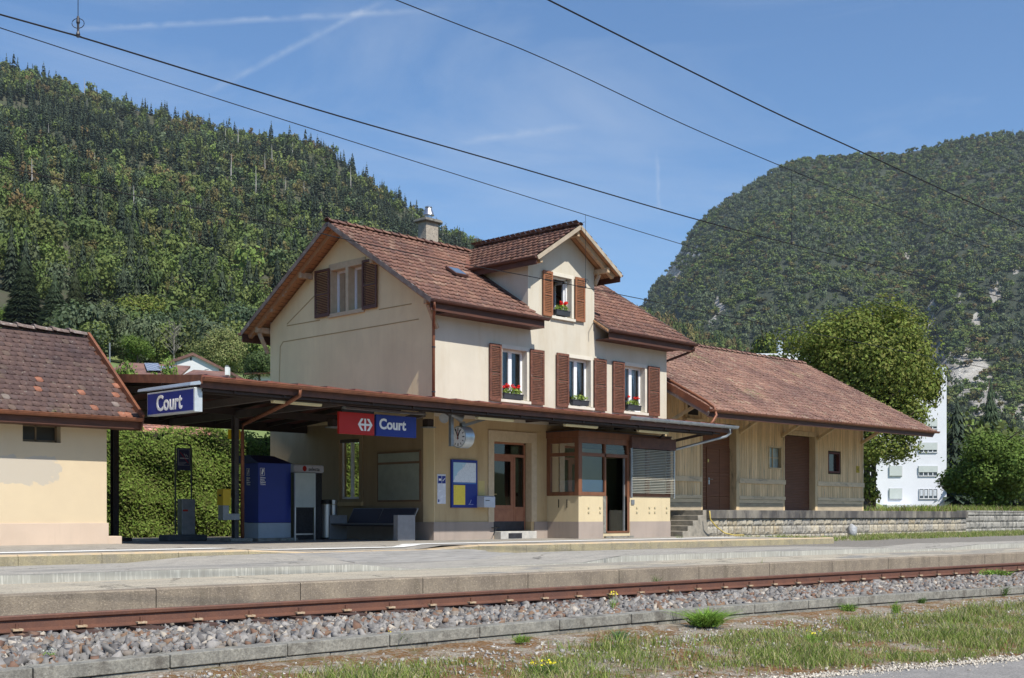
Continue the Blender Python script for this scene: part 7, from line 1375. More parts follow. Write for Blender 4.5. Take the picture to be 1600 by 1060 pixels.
# ---- single trees
def tree(name, px, base, top, w, t, kind, cols, n, lb, cat='tree', size=.05, lobes=16, trunk=.03, crown0=.12, seed=1, limbs=5, clump=1.0, group=None, wfac=1.0, full=0, extra=(), twin=False):
    r = np.random.default_rng(seed); B = at_t(px, base, t); H = at_t(px, top, t).z - B.z; Rw = w / 2 * t / FP * wfac
    T = thing(name, lb, cat, tuple(B), group=group)
    b = MB(); rr = random.Random(seed); pts = [B + Vector((rr.uniform(-.02, .02) * H * k, rr.uniform(-.02, .02) * H * k, H * k * (.80 if kind != 'cone' else .95))) for k in (0, .15, .35, .6, 1)]; b.tube([pts[0] - Vector((0, 0, .6))] + pts, [H * trunk * 1.5] + [H * trunk * q for q in (1.15, .95, .75, .45, .1)], 9)
    for i in range(limbs if kind != 'cone' else 0):
        k = .2 + .5 * i / max(1, limbs); a = i * 2.4; s0 = B + Vector((0, 0, H * k)); e = s0 + Vector((math.cos(a) * Rw * .7, math.sin(a) * Rw * .7, H * (.12 + .16 * rr.random()))); b.tube([s0, (s0 + e) / 2 + Vector((0, 0, H * .02)), e], [H * trunk * .5, H * trunk * .3, H * trunk * .08], 6)
    b.build('trunk', M['bark'], T, smooth=True)
    P = card_set(n, kind, r, lobes, size, full); Q = P.reshape(-1, 3).copy(); h0 = H * crown0
    W = np.stack([B.x + Q[:, 0] * Rw, B.y + Q[:, 1] * Rw, B.z + h0 + Q[:, 2] * (H - h0)], 1); cc = np.array(cols)[r.integers(0, len(cols), n)]
    n0 = n
    for (ex_, ey_, ew_, eh_) in extra:
        m_ = int(n0 * ew_ * eh_ / (w * (base - top)) * .9); Q = card_set(m_, 'round', r, 14, size * w / ew_ * .95, 1).reshape(-1, 3); c0 = at_t(ex_, ey_, t + r.uniform(-2, 2)); k_ = t / FP
        W2 = np.stack([c0.x + Q[:, 0] * ew_ / 2 * k_, c0.y + Q[:, 1] * ew_ / 2 * k_, c0.z + (Q[:, 2] - .5) * eh_ * k_], 1); W = np.concatenate([W, W2]); cc = np.concatenate([cc, np.array(cols)[r.integers(0, len(cols), m_)]]); n += m_
        bb_ = MB(); s0 = B + Vector((0, 0, H * .35)); e0 = Vector((c0.x, c0.y, c0.z)); bb_.tube([s0, (s0 + e0) / 2 + Vector((0, 0, H * .04)), e0], [H * trunk * .45, H * trunk * .28, H * trunk * .08], 6); bb_.build('limb', M['bark'], T)
    if twin: bb_ = MB(); q0 = at_t(px + 9, base, t + .6); bb_.tube([q0 - Vector((0, 0, .5)), q0 + Vector((.1, 0, H * .25)), q0 + Vector((.5, .2, H * .6))], [H * trunk * .9, H * trunk * .7, H * trunk * .3], 8); bb_.build('trunk', M['bark'], T, smooth=True)
    mesh_np('crown', W, np.arange(4 * n).reshape(-1, 4), M['leaf'], np.repeat(cc, 4, 0), T); return T
G1 = [(.15, .195, .036), (.18, .22, .045), (.125, .165, .034), (.21, .22, .055)]; G2 = [(.115, .175, .034), (.14, .205, .042), (.095, .15, .03)]; GW = [(.13, .16, .085), (.11, .145, .075), (.15, .175, .10)]; GL = [(.24, .26, .10), (.20, .23, .085), (.28, .29, .12), (.15, .19, .06)]
PB = [(.085, .125, .068), (.098, .138, .076), (.072, .108, .058)]; DK = [(.045, .066, .032), (.052, .074, .036), (.038, .056, .028)]
tree('deciduous_tree', 1355, 797, 466, 250, 76, 'round', G1, 27000, 'tall broad green tree behind the right end of the goods shed', size=.021, lobes=60, trunk=.017, crown0=.22, seed=21, limbs=16, full=1, twin=True, extra=((1380, 705, 120, 100), (1424, 655, 120, 110), (1440, 598, 80, 100), (1262, 548, 120, 110), (1215, 572, 70, 50), (1310, 512, 150, 100), (1390, 506, 130, 90), (1352, 760, 50, 70), (1425, 550, 90, 90), (1330, 600, 200, 150)))
tree('maple_tree', 1552, 800, 658, 176, 66, 'round', G2, 34000, 'dense round bright green maple behind the far stone wall', size=.028, lobes=44, trunk=.03, crown0=-.06, seed=23, limbs=8, full=1)
tree('pine_tree', 1548, 780, 585, 90, 210, 'cone', PB, 2600, 'dark pointed conifer rising behind the round maple', size=.05, seed=24)
tree('pine_tree', 1196, 610, 500, 60, 240, 'pine', DK + G1, 2200, 'dark bushy tree just left of the big tree over the shed roof', size=.075, seed=25)
tree('weeping_birch', 165, 560, 468, 96, 205, 'round', GW, 16000, 'tall silvery grey green weeping tree above the outbuilding roof', size=.032, lobes=26, trunk=.02, crown0=-.05, seed=26, limbs=8, full=1)
tree('lime_tree', 344, 606, 505, 96, 178, 'round', GL, 20000, 'round pale yellow green flowering tree beside the station gable', size=.03, lobes=32, trunk=.03, crown0=.04, seed=27)
for (px, ba, to, w, t, kd, cols, lb, sd) in ((38, 528, 392, 96, 292, 'cone', DK, 'broad dark spruce at the far left above the meadow', 31), (86, 535, 425, 80, 285, 'cone', DK + PB, 'dark spruce second from the left above the meadow', 32), (118, 540, 418, 78, 296, 'cone', [(.06, .075, .035), (.05, .065, .03)], 'olive brown spruce left of the weeping tree', 33), (222, 552, 452, 84, 262, 'round', G1, 'dark green oak right of the weeping tree', 34), (240, 560, 478, 64, 240, 'pine', PB, 'bluish pine between the weeping tree and the bare tree', 35), (300, 556, 468, 76, 250, 'pine', PB, 'bluish pine above the bare tree', 36), (372, 560, 462, 86, 262, 'pine', PB, 'bluish pine above the round pale tree near the gable', 37), (405, 610, 540, 70, 150, 'round', [(.10, .14, .05), (.08, .12, .045)], 'soft grey green tree tucked against the station gable', 38), (215, 575, 520, 60, 190, 'round', G2, 'small bright green shrub tree below the oak', 39), (12, 545, 470, 60, 300, 'round', G2, 'green shrub tree at the left edge of the meadow', 40)):
    tree('conifer_tree' if kd != 'round' else 'broadleaf_tree', px, ba, to, w, t, kd, cols, 7000, lb, size=.046 if kd != 'cone' else .055, lobes=18, seed=sd)
def bare(px, base, top, w, t, lb, seed, name='bare_tree', snag=False, group=None):
    B = at_t(px, base, t); H = at_t(px, top, t).z - B.z; r = random.Random(seed); T = MB()
    T.tube([B - Vector((0, 0, .5)), B + Vector((0, 0, H * .5)), B + Vector((r.uniform(-.02, .02) * H, 0, H))], [H * .022, H * .016, H * .004], 7 if not snag else 5)
    for i in range(34 if not snag else 9):
        k = r.uniform(.22, .92) if not snag else r.uniform(.3, .95); a = r.uniform(0, 6.28); L = w / 2 * t / FP * (1.15 - k) * r.uniform(.6, 1.2); s0 = B + Vector((0, 0, H * k)); e = s0 + Vector((math.cos(a) * L, math.sin(a) * L, L * (.9 if not snag else -.05)))
        T.tube([s0, (s0 + e) / 2 + Vector((0, 0, L * .05)), e], [H * .007, H * .005, H * .002], 4, cap=False)
        if not snag:
            for j in range(4): f = e if j % 2 else (s0 + e) / 2; g_ = f + Vector((r.uniform(-1, 1), r.uniform(-1, 1), r.uniform(.2, 1.2))) * L * .35; T.tube([f, g_], [H * .004, H * .0015], 3, cap=False)
    return T.build(name, M['greybark'] if snag else pm('grey_twigs', (.22, .20, .17), (.16, .15, .13), 3, .95), None, label=lb, cat='bare tree' if not snag else 'dead tree', group=group)
bare(272, 572, 503, 62, 165, 'leafless grey tree with fine twigs above the white gabled house', 5)
SN = [(50, 300, 248, 22), (209, 347, 290, 8), (42, 148, 128, 6), (132, 143, 122, 6), (136, 172, 154, 10), (278, 318, 298, 7), (298, 344, 320, 7), (235, 338, 315, 6), (260, 342, 330, 5), (352, 235, 200, 5), (361, 285, 240, 6), (400, 300, 262, 7), (414, 270, 240, 5), (425, 262, 226, 5), (457, 250, 222, 8), (475, 315, 283, 8), (492, 330, 305, 6), (446, 300, 278, 5), (502, 340, 322, 5), (548, 290, 260, 6), (645, 352, 330, 4), (692, 376, 350, 4), (76, 212, 192, 6), (148, 262, 238, 9), (372, 232, 198, 4)]
for i, (px, ba, to, w) in enumerate(SN):
    t = None
    for r_ in np.arange(320, 1480, 10):
        if HZ - FP * (hill_left(px, r_) - E) / r_ <= ba + 6: t = r_; break
    bare(px, ba + 8, to, w, (t or 1450) - 14, 'bleached standing dead conifer trunk among the hillside forest', 60 + i, 'dead_tree', True, 'bleached dead trunks on the hillside')
# ---- hedge
hg = thing('hedge', 'tall clipped green conifer hedge behind the canopy', 'hedge', (21, 36.6, ZP)); n = 74000; r = np.random.default_rng(5)
x = r.uniform(11, 31.5, n); top_ = zr(3.0) + .18 * np.sin(x * 1.7) + .12 * np.sin(x * 4.1 + 1) + (x > 20) * .0; z = ZP + (top_ - ZP) * r.uniform(0, 1.0, n) ** .85; y = 36.3 + .16 * np.sin(x * 2.3 + z * 1.4) + .10 * np.sin(z * 4.2 + x) + r.exponential(.10, n) - .08 + .25 * np.clip((z - top_ + .3) / .3, 0, 1)
m_ = z > top_ - .25; y[m_] = 36.3 + r.uniform(0, .9, m_.sum())
P = np.stack([x, y, z], 1); nr = np.stack([r.normal(0, .5, n), -1 + r.normal(0, .5, n), .5 + r.normal(0, .5, n)], 1); nr /= np.linalg.norm(nr, axis=1)[:, None]; t_ = np.cross(nr, r.normal(size=(n, 3))); t_ /= np.linalg.norm(t_, axis=1)[:, None]; s_ = np.cross(nr, t_); sz = r.uniform(.026, .062, n)[:, None]
V = np.stack([P - t_ * sz * 1.3, P - s_ * sz * .55, P + t_ * sz * 1.3, P + s_ * sz * .55], 1).reshape(-1, 3); cc = np.array([(.125, .185, .03), (.16, .23, .04), (.095, .15, .024), (.20, .26, .06), (.12, .135, .036)])[r.integers(0, 5, n)]
mesh_np('foliage', V, np.arange(4 * n).reshape(-1, 4), M['leaf'], np.repeat(cc, 4, 0), hg); b = MB(); b.box(11, 31.5, 36.55, 37.4, ZP - .2, zr(2.75)); b.build('dark_core', pm('dark_hedge_core', (.03, .04, .015), (.04, .035, .02), 3, .95), hg)  # solid dark box behind the leaves; the hedge's inner shade as colour
# ---- houses on the slope
def house(name, lb, px0, px1, yr, ye, t, depth, wallc, roofc, base, tilt=0, gable=False):
    pass
tl_ = tile_mat('far_brown_roof', [(0, (.22, .12, .10)), (.5, (.26, .15, .12))]); whm = pm('far_white_wall', (.72, .73, .74), (.66, .67, .68), .5, .85)
def Pq(px, y, t, d=0): return at_t(px, y, t) + FW * d
# white gabled house
h1 = thing('hillside_house', 'white gabled hillside house with brown roof in front of the bare tree', 'house', tuple(at_t(310, 600, 150)))
b = MB(); t = 150; W = [Pq(276, 575, t), Pq(346, 575, t), Pq(346, 572, t), Pq(302.5, 554, t), Pq(268, 563, t), Pq(268, 600, t), Pq(346, 600, t)]
f = [Pq(270, 604, t), Pq(350, 604, t), Pq(340, 570.5, t), Pq(302.5, 555, t), Pq(270, 563.5, t)]; b.add(f + [p_ + FW * 12 for p_ in f], [(0, 1, 2, 3, 4), (9, 8, 7, 6, 5), (0, 4, 9, 5), (1, 6, 7, 2)]); b.build('wall', whm, h1)
b = MB(); 
for (a, c) in (((262, 565.5), (302.5, 551.5)), ((302.5, 551.5), (350, 575.5))): A, Cc = Pq(*a, t, -.35), Pq(*c, t, -.35); b.add([A, Cc, Cc + FW * 14, A + FW * 14] + [q - Vector((0, 0, .35)) for q in (A, Cc, Cc + FW * 14, A + FW * 14)], [(0, 1, 2, 3), (7, 6, 5, 4), (0, 4, 5, 1), (1, 5, 6, 2), (2, 6, 7, 3), (3, 7, 4, 0)]); b.build('roof_slope', tl_, h1); b = MB()
b = MB(); face_box(b, 297, 299.5, 558.5, 563, t - .05, .05); b.build('window', M['black'], h1)
# lower roof in front
h2 = thing('hillside_house', 'lower brown roofed house with white chimney and roof window on the slope', 'house', tuple(at_t(320, 606, 135))); t = 135; b = MB(); b.add([Pq(278, 597, t, -2), Pq(366, 592.5, t, -2), Pq(344, 573, t, 5), Pq(284, 569.5, t, 5)] + [Pq(278, 598.5, t, -2), Pq(366, 594, t, -2), Pq(344, 574.5, t, 5), Pq(284, 571, t, 5)], [(0, 1, 2, 3), (7, 6, 5, 4), (0, 4, 5, 1), (1, 5, 6, 2), (3, 7, 4, 0), (2, 6, 7, 3)]); b.build('roof', tl_, h2)
b = MB(); b.add([Pq(280, 598, t, 0), Pq(364, 593.5, t, 0), Pq(364, 620, t, 0), Pq(280, 620, t, 0)], [(0, 1, 2, 3)]); b.build('wall', whm, h2)
b = MB(); face_box(b, 351.5, 357, 573.5, 586, t - 2.2, .8); c_ = b.build('chimney', whm, h2); b = MB(); face_box(b, 352.2, 356.3, 571, 573.5, t - 2.1, .5); b.build('cap', M['greysteel'], c_)
b = MB(); b.add([Pq(314.5, 575, t, 1.6), Pq(321, 574.5, t, 1.6), Pq(324.5, 577.8, t, .3), Pq(318, 578.4, t, .3)], [(0, 1, 2, 3)]); b.build('roof_window', pm('blue_glass', (.06, .09, .16), (.06, .09, .16), 1, .1), h2)
h3 = thing('hillside_house', 'long brown roofed house with dark blue solar panels on the slope', 'house', tuple(at_t(220, 606, 140))); t = 140; b = MB(); R1 = [Pq(166, 592, t, -2), Pq(282, 596, t, -2), Pq(276, 562, t, 6), Pq(166, 556, t, 6)]; b.add(R1 + [q - Vector((0, 0, .25)) for q in R1], [(0, 1, 2, 3), (7, 6, 5, 4), (0, 4, 5, 1), (1, 5, 6, 2), (3, 7, 4, 0), (2, 6, 7, 3)]); b.build('roof', tl_, h3); b = MB(); b.add([Pq(168, 592, t), Pq(280, 596, t), Pq(280, 622, t), Pq(168, 622, t)], [(0, 1, 2, 3)]); b.build('wall', whm, h3)
b = MB(); dq = lambda y: 6.0 - (y - 559) / 35 * 8; b.add([Pq(203, 561.5, t, dq(561.5)), Pq(226, 562, t, dq(562)), Pq(250, 581, t, dq(581)), Pq(226, 581, t, dq(581))], [(0, 1, 2, 3)]); b.add([Pq(231, 569.5, t, dq(569.5)), Pq(262, 570.5, t, dq(570.5)), Pq(265, 575.5, t, dq(575.5)), Pq(238, 575.5, t, dq(575.5))], [(0, 1, 2, 3)])
m, tt, p = newmat('solar_cells'); p.inputs['Roughness'].default_value = .15; br = N(tt, 'ShaderNodeTexBrick', Scale=.9, Mortar__Size=.04); br.offset = 0; br.inputs['Color1'].default_value = (.03, .05, .10, 1); br.inputs['Color2'].default_value = (.04, .06, .12, 1); br.inputs['Mortar'].default_value = (.5, .52, .55, 1); tt.links.new(N(tt, 'ShaderNodeTexCoord').outputs['Object'], br.inputs['Vector']); tt.links.new(br.outputs[0], p.inputs['Base Color']); o = b.build('solar_panel', m, h3)
o.location.z += .25
h4 = thing('hillside_house', 'small house with orange brown eaves half hidden behind the gable corner', 'house', tuple(at_t(405, 606, 150))); b = MB(); face_box(b, 390, 440, 583, 605, 150, 6); b.build('wall', whm, h4); b = MB(); R1 = [Pq(384, 584.5, 150, -1), Pq(440, 583, 150, -1), Pq(440, 568, 150, 4), Pq(408, 574.5, 150, 4)]; b.add(R1 + [q - Vector((0, 0, .2)) for q in R1], [(0, 1, 2, 3), (7, 6, 5, 4), (0, 4, 5, 1), (1, 5, 6, 2), (3, 7, 4, 0), (2, 6, 7, 3)]); b.build('roof', tile_mat('far_orange_roof', [(0, (.36, .18, .11)), (.5, (.32, .16, .10))]), h4)
h5 = thing('red_roofed_house', 'house behind the hedge showing only its salmon red tiled roof', 'house', (22, 50, 0)); rt_ = tile_mat('salmon_red_tiles', [(0, (.50, .25, .18)), (.3, (.44, .21, .15)), (.6, (.56, .31, .23)), (.8, (.36, .20, .16))])
A = on_y(150, 690, 47)[0]; B_ = on_y(372, 690, 47)[0]; ze, zrg = zr(2.6), zr(4.15); tiles('roof', h5, rt_, (A, 46, ze), (1, 0, 0), (0, 3.4, zrg - ze), B_ - A, math.hypot(3.4, zrg - ze), .24, .33, 'flat'); b = MB(); b.box(A + .3, B_ - .3, 46.5, 52.5, -.3, ze); b.add([(A, 46, ze - .05), (B_, 46, ze - .05), (B_, 49.4, zrg - .05), (A, 49.4, zrg - .05), (B_, 52.8, ze - .05), (A, 52.8, ze - .05)], [(0, 1, 2, 3), (3, 2, 4, 5), (1, 4, 2), (0, 3, 5)]); b.build('wall', whm, h5)
b = MB(); B0 = at_t(171.5, 560, 175); b.tube([B0 - Vector((0, 0, 2)), at_t(171.5, 536, 175)], .11, 8); b.build('pole', M['greysteel'], None, label='slim pale pole in front of the weeping tree', cat='pole')
# saplings in front of the solar roof
for i, (px, to, w, lb) in enumerate(((196, 560, 54, 'leafy light green shrub left of the solar panels'), (240, 572, 56, 'leafy light green shrub under the solar panels'), (265, 546, 46, 'slender sapling with airy leaves right of the solar panels'), (292, 580, 34, 'low leafy shrub in front of the lower brown roof'))):
    tree('shrub', px, 660, to, w, 62, 'round', [(.16, .24, .05), (.20, .27, .07), (.12, .19, .04)], 1500 if i != 2 else 700, lb, 'shrub', size=.075, lobes=14, seed=80 + i, trunk=.012, crown0=.1)
# ================================================================== OVERHEAD LINES
M['wire'] = pm('dark_wire', (.022, .022, .024), (.018, .018, .02), 1, .5, metal=.4)
def wire(pts, Y0, r, lb, name='overhead_wire', yaw=TA):
    P = []
    for (px, py) in pts:
        u = (px - 800) / FP; rx, ry = CT + u * ST, ST - u * CT; k = math.tan(yaw); t = Y0 / (ry - k * rx); P.append(Vector((t * rx, t * ry, E + t * (HZ - py) / FP)))
    P = [P[0] + (P[0] - P[1]).normalized() * 8] + P + [P[-1] + (P[-1] - P[-2]).normalized() * 25]
    # smooth between the measured points
    Q = []
    for i in range(len(P) - 1):
        a, b_, c_, d = P[max(i - 1, 0)], P[i], P[i + 1], P[min(i + 2, len(P) - 1)]
        for k in range(6): s = k / 6; Q.append(.5 * ((2 * b_) + (c_ - a) * s + (2 * a - 5 * b_ + 4 * c_ - d) * s * s + (3 * b_ - a - 3 * c_ + d) * s ** 3))
    Q.append(P[-1]); b = MB(); b.tube(Q, r, 6); return b.build(name, M['wire'], None, label=lb, cat='overhead wire')
WG = 'overhead railway wires'
Y1, Y2, Y3 = 12.2, 18.6, 9.2
wire([(4, 24), (122, 57), (340, 124), (530, 181.7), (800, 259), (1070, 338), (1234, 381), (1400, 423)], Y1, .0085, 'contact wire running from upper left past the hanger to mid right')
wire([(628.5, 4), (850, 92), (1070, 195.3), (1238, 267), (1380, 325), (1500, 371), (1594, 405)], Y1, .0065, 'thin carrying wire crossing the sky from top centre to the right mountain')
wire([(4, 261.5), (210.6, 305.7), (468.8, 357.5), (541.5, 374.5), (720, 412), (831, 432.8), (914.7, 449.8), (1000, 467), (1150, 497)], Y2, .0085, 'low contact wire passing in front of the gable and dormer')
wire([(4, 45), (270, 132), (530, 215), (720, 275), (915, 336), (1059, 380), (1300, 452)], Y2, .0075, 'second sky wire from the left edge ending in a hanger above the dormer')
wire([(864.6, 4), (1070, 107), (1219, 180), (1341, 235.5), (1480, 300), (1594.5, 352)], Y3, .0085, 'thick wire entering at the top right centre and falling to the right edge')
def onw(px, py, Y0): u = (px - 800) / FP; rx, ry = CT + u * ST, ST - u * CT; t = Y0 / (ry - math.tan(TA) * rx); return Vector((t * rx, t * ry, E + t * (HZ - py) / FP))
def hanger(px, y0, y1, Y0, lb, loop=True, full=True):
    A, B_ = onw(px, y0, Y0), onw(px, y1, Y0); T = thing('wire_hanger', lb, 'wire hanger', tuple(B_)); k = (A - B_).length
    b = MB(); b.tube([B_ + Vector((0, 0, .2)), A], .004, 5); b.build('rod', M['wire'], T)
    b = MB(); b.lathe(B_, [(.016, -.01), (.022, .02), (.012, .05), (.012, .12), (.02, .14), (.012, .2)], 8); b.build('clamp', M['darkmetal'], T)
    if loop:
        b = MB(); c = B_ + Vector((0, 0, .13)); b.tube([c + RT * .062 * math.cos(a) + Vector((0, 0, .05 * math.sin(a))) for a in np.linspace(0, 6.28, 15)], .004, 5); b.build('loop', M['wire'], T)
hanger(122, -80, 57, Y1, 'vertical hanger with ring clamp on the contact wire at top left'); hanger(914.8, 336, 449.8, Y2, 'vertical hanger with ring clamp in front of the dormer wall'); hanger(1237, 267, 381, Y1, 'fine vertical hanger in front of the right mountain', loop=False)
# ================================================================== GRASS AND WEEDS
def blades(P, h, w, cols, r, lean=.8):
    n = len(P); a = r.uniform(0, 6.28, n); d = np.stack([np.cos(a), np.sin(a), np.zeros(n)], 1); a2 = r.uniform(0, 6.28, n); s = np.stack([np.cos(a2), np.sin(a2), np.zeros(n)], 1) * (w / 2)[:, None]; L = (lean * r.uniform(.2, 1.3, n) * h)[:, None]; up_ = np.array([0, 0, 1.0])
    p1 = P + up_ * (h * .55)[:, None] + d * L * .35; p2 = P + up_ * (h * (1 - .15 * r.uniform(0, 1, n)))[:, None] + d * L
    V = np.stack([P - s, P + s, p1 - s * .8, p1 + s * .8, p2 - s * .12, p2 + s * .12], 1).reshape(-1, 3); F = (np.array([(0, 1, 3, 2), (2, 3, 5, 4)])[None] + (np.arange(n) * 6)[:, None, None]).reshape(-1, 4)
    return V, F, np.repeat(np.array(cols)[r.integers(0, len(cols), n)], 6, 0)
GC = [(.17, .25, .045), (.22, .30, .06), (.15, .22, .045), (.28, .33, .09), (.42, .38, .19), (.16, .24, .05), (.30, .31, .10), (.46, .40, .24)]; DRY = [(.42, .34, .20), (.36, .29, .17), (.48, .40, .26)]
r = np.random.default_rng(9); n = 190000; s = r.uniform(0, 21, n); o_ = r.uniform(-6.2, -2.3, n)
def gn(x, y): return np.sin(x * 2.1 + 1.3 * np.sin(y * 2.7)) * np.cos(y * 2.3 + .7 * np.sin(x * 1.9)) + .5 * np.sin(x * 5.3 + y * 3.1) * np.cos(y * 6.1 - x * 1.7)
xx = R0[0] + s * DX - o_ * DY; yy = R0[1] + s * DY + o_ * DX; yp = 5.97 - .288 * (xx - 11.3); dens = np.clip((-2.62 - o_) / .55, 0, 1) * np.clip((yy - yp - .18) / .35, 0, 1) * np.clip(.48 + .80 * gn(xx, yy), .08, .95)
k = r.uniform(0, 1, n) < dens; s, o_, xx, yy = s[k], o_[k], xx[k], yy[k]; n = len(s); zz = np.array([verge_z(q) for q in o_]); tall = np.clip(.6 + .5 * gn(xx * .8 + 3, yy * .8), .25, 1.2)
V, F, cc = blades(np.stack([xx, yy, zz - .005], 1), r.uniform(.05, .19, n) * tall + .02, r.uniform(.005, .010, n), GC, r); o = mesh_np('grass', V, F, M['grass'], cc); setp(o, 'rough green grass on the verge beside the path', 'grass', kind='stuff')
n = 16000; s = r.uniform(-2, 21, n); o_ = -1.95 - r.gamma(1.6, .8, n); k = (o_ > -5) & (r.uniform(0, 1, n) < np.clip(.3 + .6 * gn(s * 1.3, o_ * 2), 0, 1)); s, o_ = s[k], o_[k]; n = len(s); bb = np.clip(1 - ((s - 8.5) / 9.8) ** 2, 0, 1); o2 = o_ + .22 * bb; P = np.stack([R0[0] + s * DX - o2 * DY, R0[1] + s * DY + o2 * DX, np.array([verge_z(q) for q in o_])], 1)
V, F, cc = blades(P, r.uniform(.02, .07, n), r.uniform(.003, .006, n), DRY, r, 2.2); o = mesh_np('dry_grass', V, F, M['grass'], cc); setp(o, 'flattened straw coloured dry grass on the mossy verge', 'dry grass', kind='stuff')
# grass at the foot of the stone wall, and on the yard edge
n = 42000; x = r.uniform(36, 78, n); y = r.uniform(21.5, 24.85, n); k = (r.uniform(0, 1, n) < np.clip(.5 + .5 * gn(x * .7, y * .7), .1, 1)) & ((x > 37.5)) & ((x < 41) | (x > 46) | (y < 23.5)); x, y = x[k], y[k]; n = len(x)
so = np.stack([x, y, np.interp(y, [21, 25], [zr(-.92), zr(-.84)])], 1); V, F, cc = blades(so, r.uniform(.06, .20, n), r.uniform(.012, .02, n), GC, r); o = mesh_np('grass', V, F, M['grass'], cc); setp(o, 'strip of green grass at the foot of the limestone wall', 'grass', kind='stuff')
n = 16000; x = r.uniform(56, 84, n); y = r.uniform(25.4, 30, n); V, F, cc = blades(np.stack([x, y, np.full(n, YZ)], 1), r.uniform(.1, .42, n), r.uniform(.015, .03, n), GC[:3] + DRY[:1] + [(.30, .32, .06)], r); o = mesh_np('tall_weeds', V, F, M['grass'], cc); setp(o, 'tall weeds growing on top of the far stone wall', 'weeds', kind='stuff')
n = 5200; x = r.uniform(4, 20, n); y = 5.97 - .288 * (x - 11.3) + r.exponential(.10, n) * np.sign(r.uniform(-.35, 1, n)); Pn = np.stack([x, y, np.array([max(verge_h(a, b_), .03) for a, b_ in zip(x, y)])], 1); V, F = stones(Pn, r.uniform(.005, .016, n)); o = mesh_np('path_edge_gravel', V, F, pm('pale_path_gravel', (.55, .50, .42), (.42, .38, .32), 6, .9, island=.6)); setp(o, 'pale crushed gravel along the edge of the path', 'gravel', kind='stuff')
def weed(px, py, w, h, lb, cols, seed, n=160, z=None, name='weed_plant', flowers=None, fl=None, leaf=.5):
    rr = np.random.default_rng(seed); zb = z; 
    u = (px - 800) / FP
    if zb is None: zb = .14
    zb += .035 if zb < .3 else 0
    t = (E - zb) * FP / (py - HZ); X, Y = t * (CT + u * ST), t * (ST - u * CT); Wm, Hm = w * t / FP, h * t / FP; T = thing(name, lb, 'weed', (X, Y, zb)); P = np.stack([X + rr.normal(0, Wm * .13, n), Y + rr.normal(0, Wm * .13, n), np.full(n, zb)], 1)
    V, F, cc = blades(P, Hm * rr.uniform(.45, 1.05, n), np.full(n, max(.005, Wm * .03)) * rr.uniform(.6, 1.5, n), cols, rr, leaf * Wm / Hm * 1.1); mesh_np('stems', V, F, M['grass'], cc, T)
    nL = int(n * 1.6); V, F, cc = cards((X, Y, zb + Hm * .32), (Wm * .52, Wm * .4, Hm * .42), nL, max(.007, Wm * .026), cols, seed=seed); mesh_np('leaves', V, F, M['leaf'], cc, T)
    if flowers: V, F, cc = cards((X, Y, zb + Hm * .95), (Wm * .5, Wm * .35, Hm * .14), flowers, max(.010, Wm * .03), fl or [(.85, .72, .03), (.9, .8, .05)], seed=seed + 1); mesh_np('blooms', V, F, M['flower'], cc, T)
YG = [(.20, .34, .05), (.25, .40, .07), (.17, .28, .05)]; DG = [(.08, .15, .035), (.10, .18, .04)]
weed(1103, 978, 62, 28, 'bushy bright green plant growing against the edging wall', YG, 1, 620, z=.2, leaf=.9)
weed(612, 1012, 52, 24, 'straggly dark green weed with yellow dots left of centre on the wall foot', DG, 2, 150, z=.2, flowers=10)
weed(815, 1004, 34, 14, 'low green tuft at the wall foot in the centre', YG, 3, 120, z=.2)
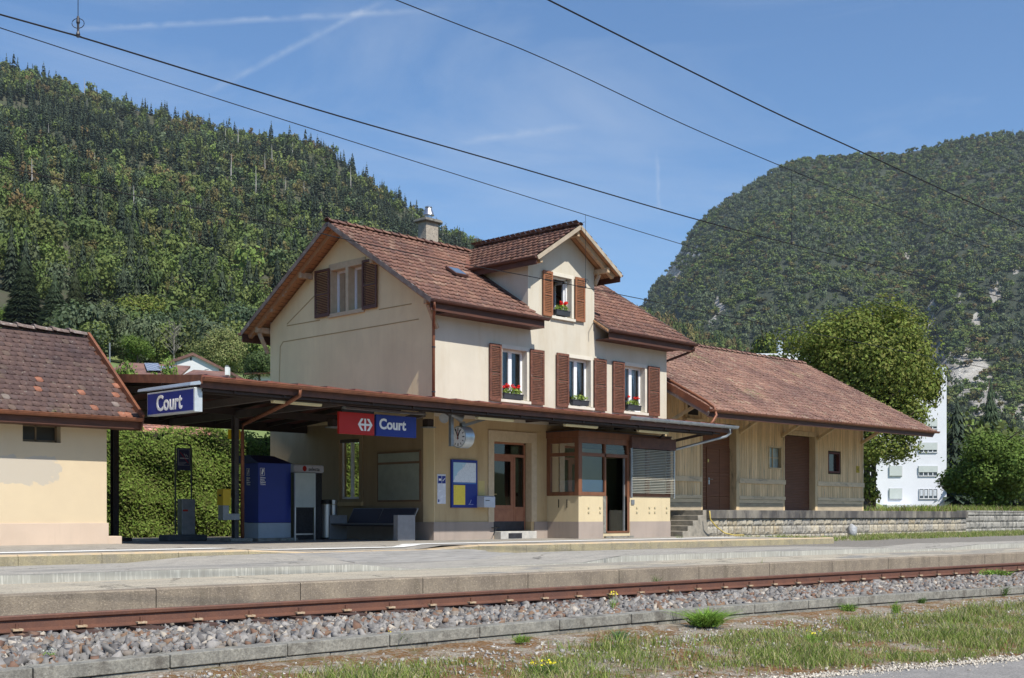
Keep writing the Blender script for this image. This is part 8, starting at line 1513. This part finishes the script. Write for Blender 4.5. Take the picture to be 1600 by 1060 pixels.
weed(1198, 958, 26, 16, 'dark leafy rosette near the wall foot right of the bushy plant', DG, 4, 110, z=.2); weed(1272, 951, 28, 11, 'flat dark leafy weed by the wall in the right half', DG, 5, 90, z=.2); weed(1326, 955, 36, 14, 'wide leafy weed cluster in the right part of the verge', DG + YG, 6, 130, z=.19); weed(1440, 943, 22, 12, 'small dark leafy weed towards the right edge', DG, 7, 80, z=.19); weed(1566, 931, 30, 18, 'dark green weed tuft at the right picture edge', DG, 8, 90, z=.2); weed(1400, 958, 22, 20, 'pale green upright weed in the right part of the verge', YG, 9, 90, z=.18)
weed(967, 1003, 40, 22, 'grey green leafy weed in front of the wall right of centre', [(.12, .20, .09), (.10, .17, .07)], 10, 120, z=.15)
weed(958, 952, 20, 26, 'thin stemmed yellow flowering plant on the ballast', YG, 11, 30, z=.42, flowers=26); weed(1025, 917, 22, 22, 'wispy green weed growing beside the rail', [(.18, .22, .07), (.14, .2, .06)], 12, 40, z=.47); weed(237, 972, 46, 18, 'reddish pink wild flower tuft against the rail', [(.26, .12, .10), (.22, .16, .08)], 13, 60, z=.46, flowers=26, fl=[(.55, .12, .30), (.45, .10, .22)]); weed(76, 1031, 26, 16, 'small pale flowered weed in the ballast at lower left', YG, 14, 50, z=.36, flowers=22, fl=[(.7, .72, .62)]); weed(850, 1056, 70, 22, 'clump of yellow flowers in the grass at the bottom edge', DG, 15, 120, z=.06, flowers=46); weed(1190, 897, 14, 30, 'tall wispy weed beside the rail in the right half', [(.2, .24, .08)], 16, 26, z=.47); weed(1556, 900, 60, 11, 'green weed patch overgrowing the rail at the right edge', YG + [(.22, .24, .07)], 17, 220, z=.45); weed(1062, 850, 16, 16, 'green weed in front of the platform kerb below the steps', DG + YG, 18, 70, z=zr(-.9)); weed(1270, 1004, 40, 18, 'yellow dotted flower stems in the grass right of centre', YG, 19, 60, z=.12, flowers=14)
# ================================================================== HAZE
b = MB(); b.box(-600, 3600, -900, 3600, -2.0, 1250)
m = bpy.data.materials.new('pale_air'); m.use_nodes = True; t = m.node_tree; t.nodes.clear(); o = t.nodes.new('ShaderNodeOutputMaterial'); v = N(t, 'ShaderNodeVolumePrincipled', Density=.000048, Anisotropy=.3); v.inputs['Color'].default_value = (.80, .88, .97, 1); t.links.new(v.outputs[0], o.inputs['Volume'])
b.build('haze', m, kind='stuff', label='thin blue summer haze filling the valley')
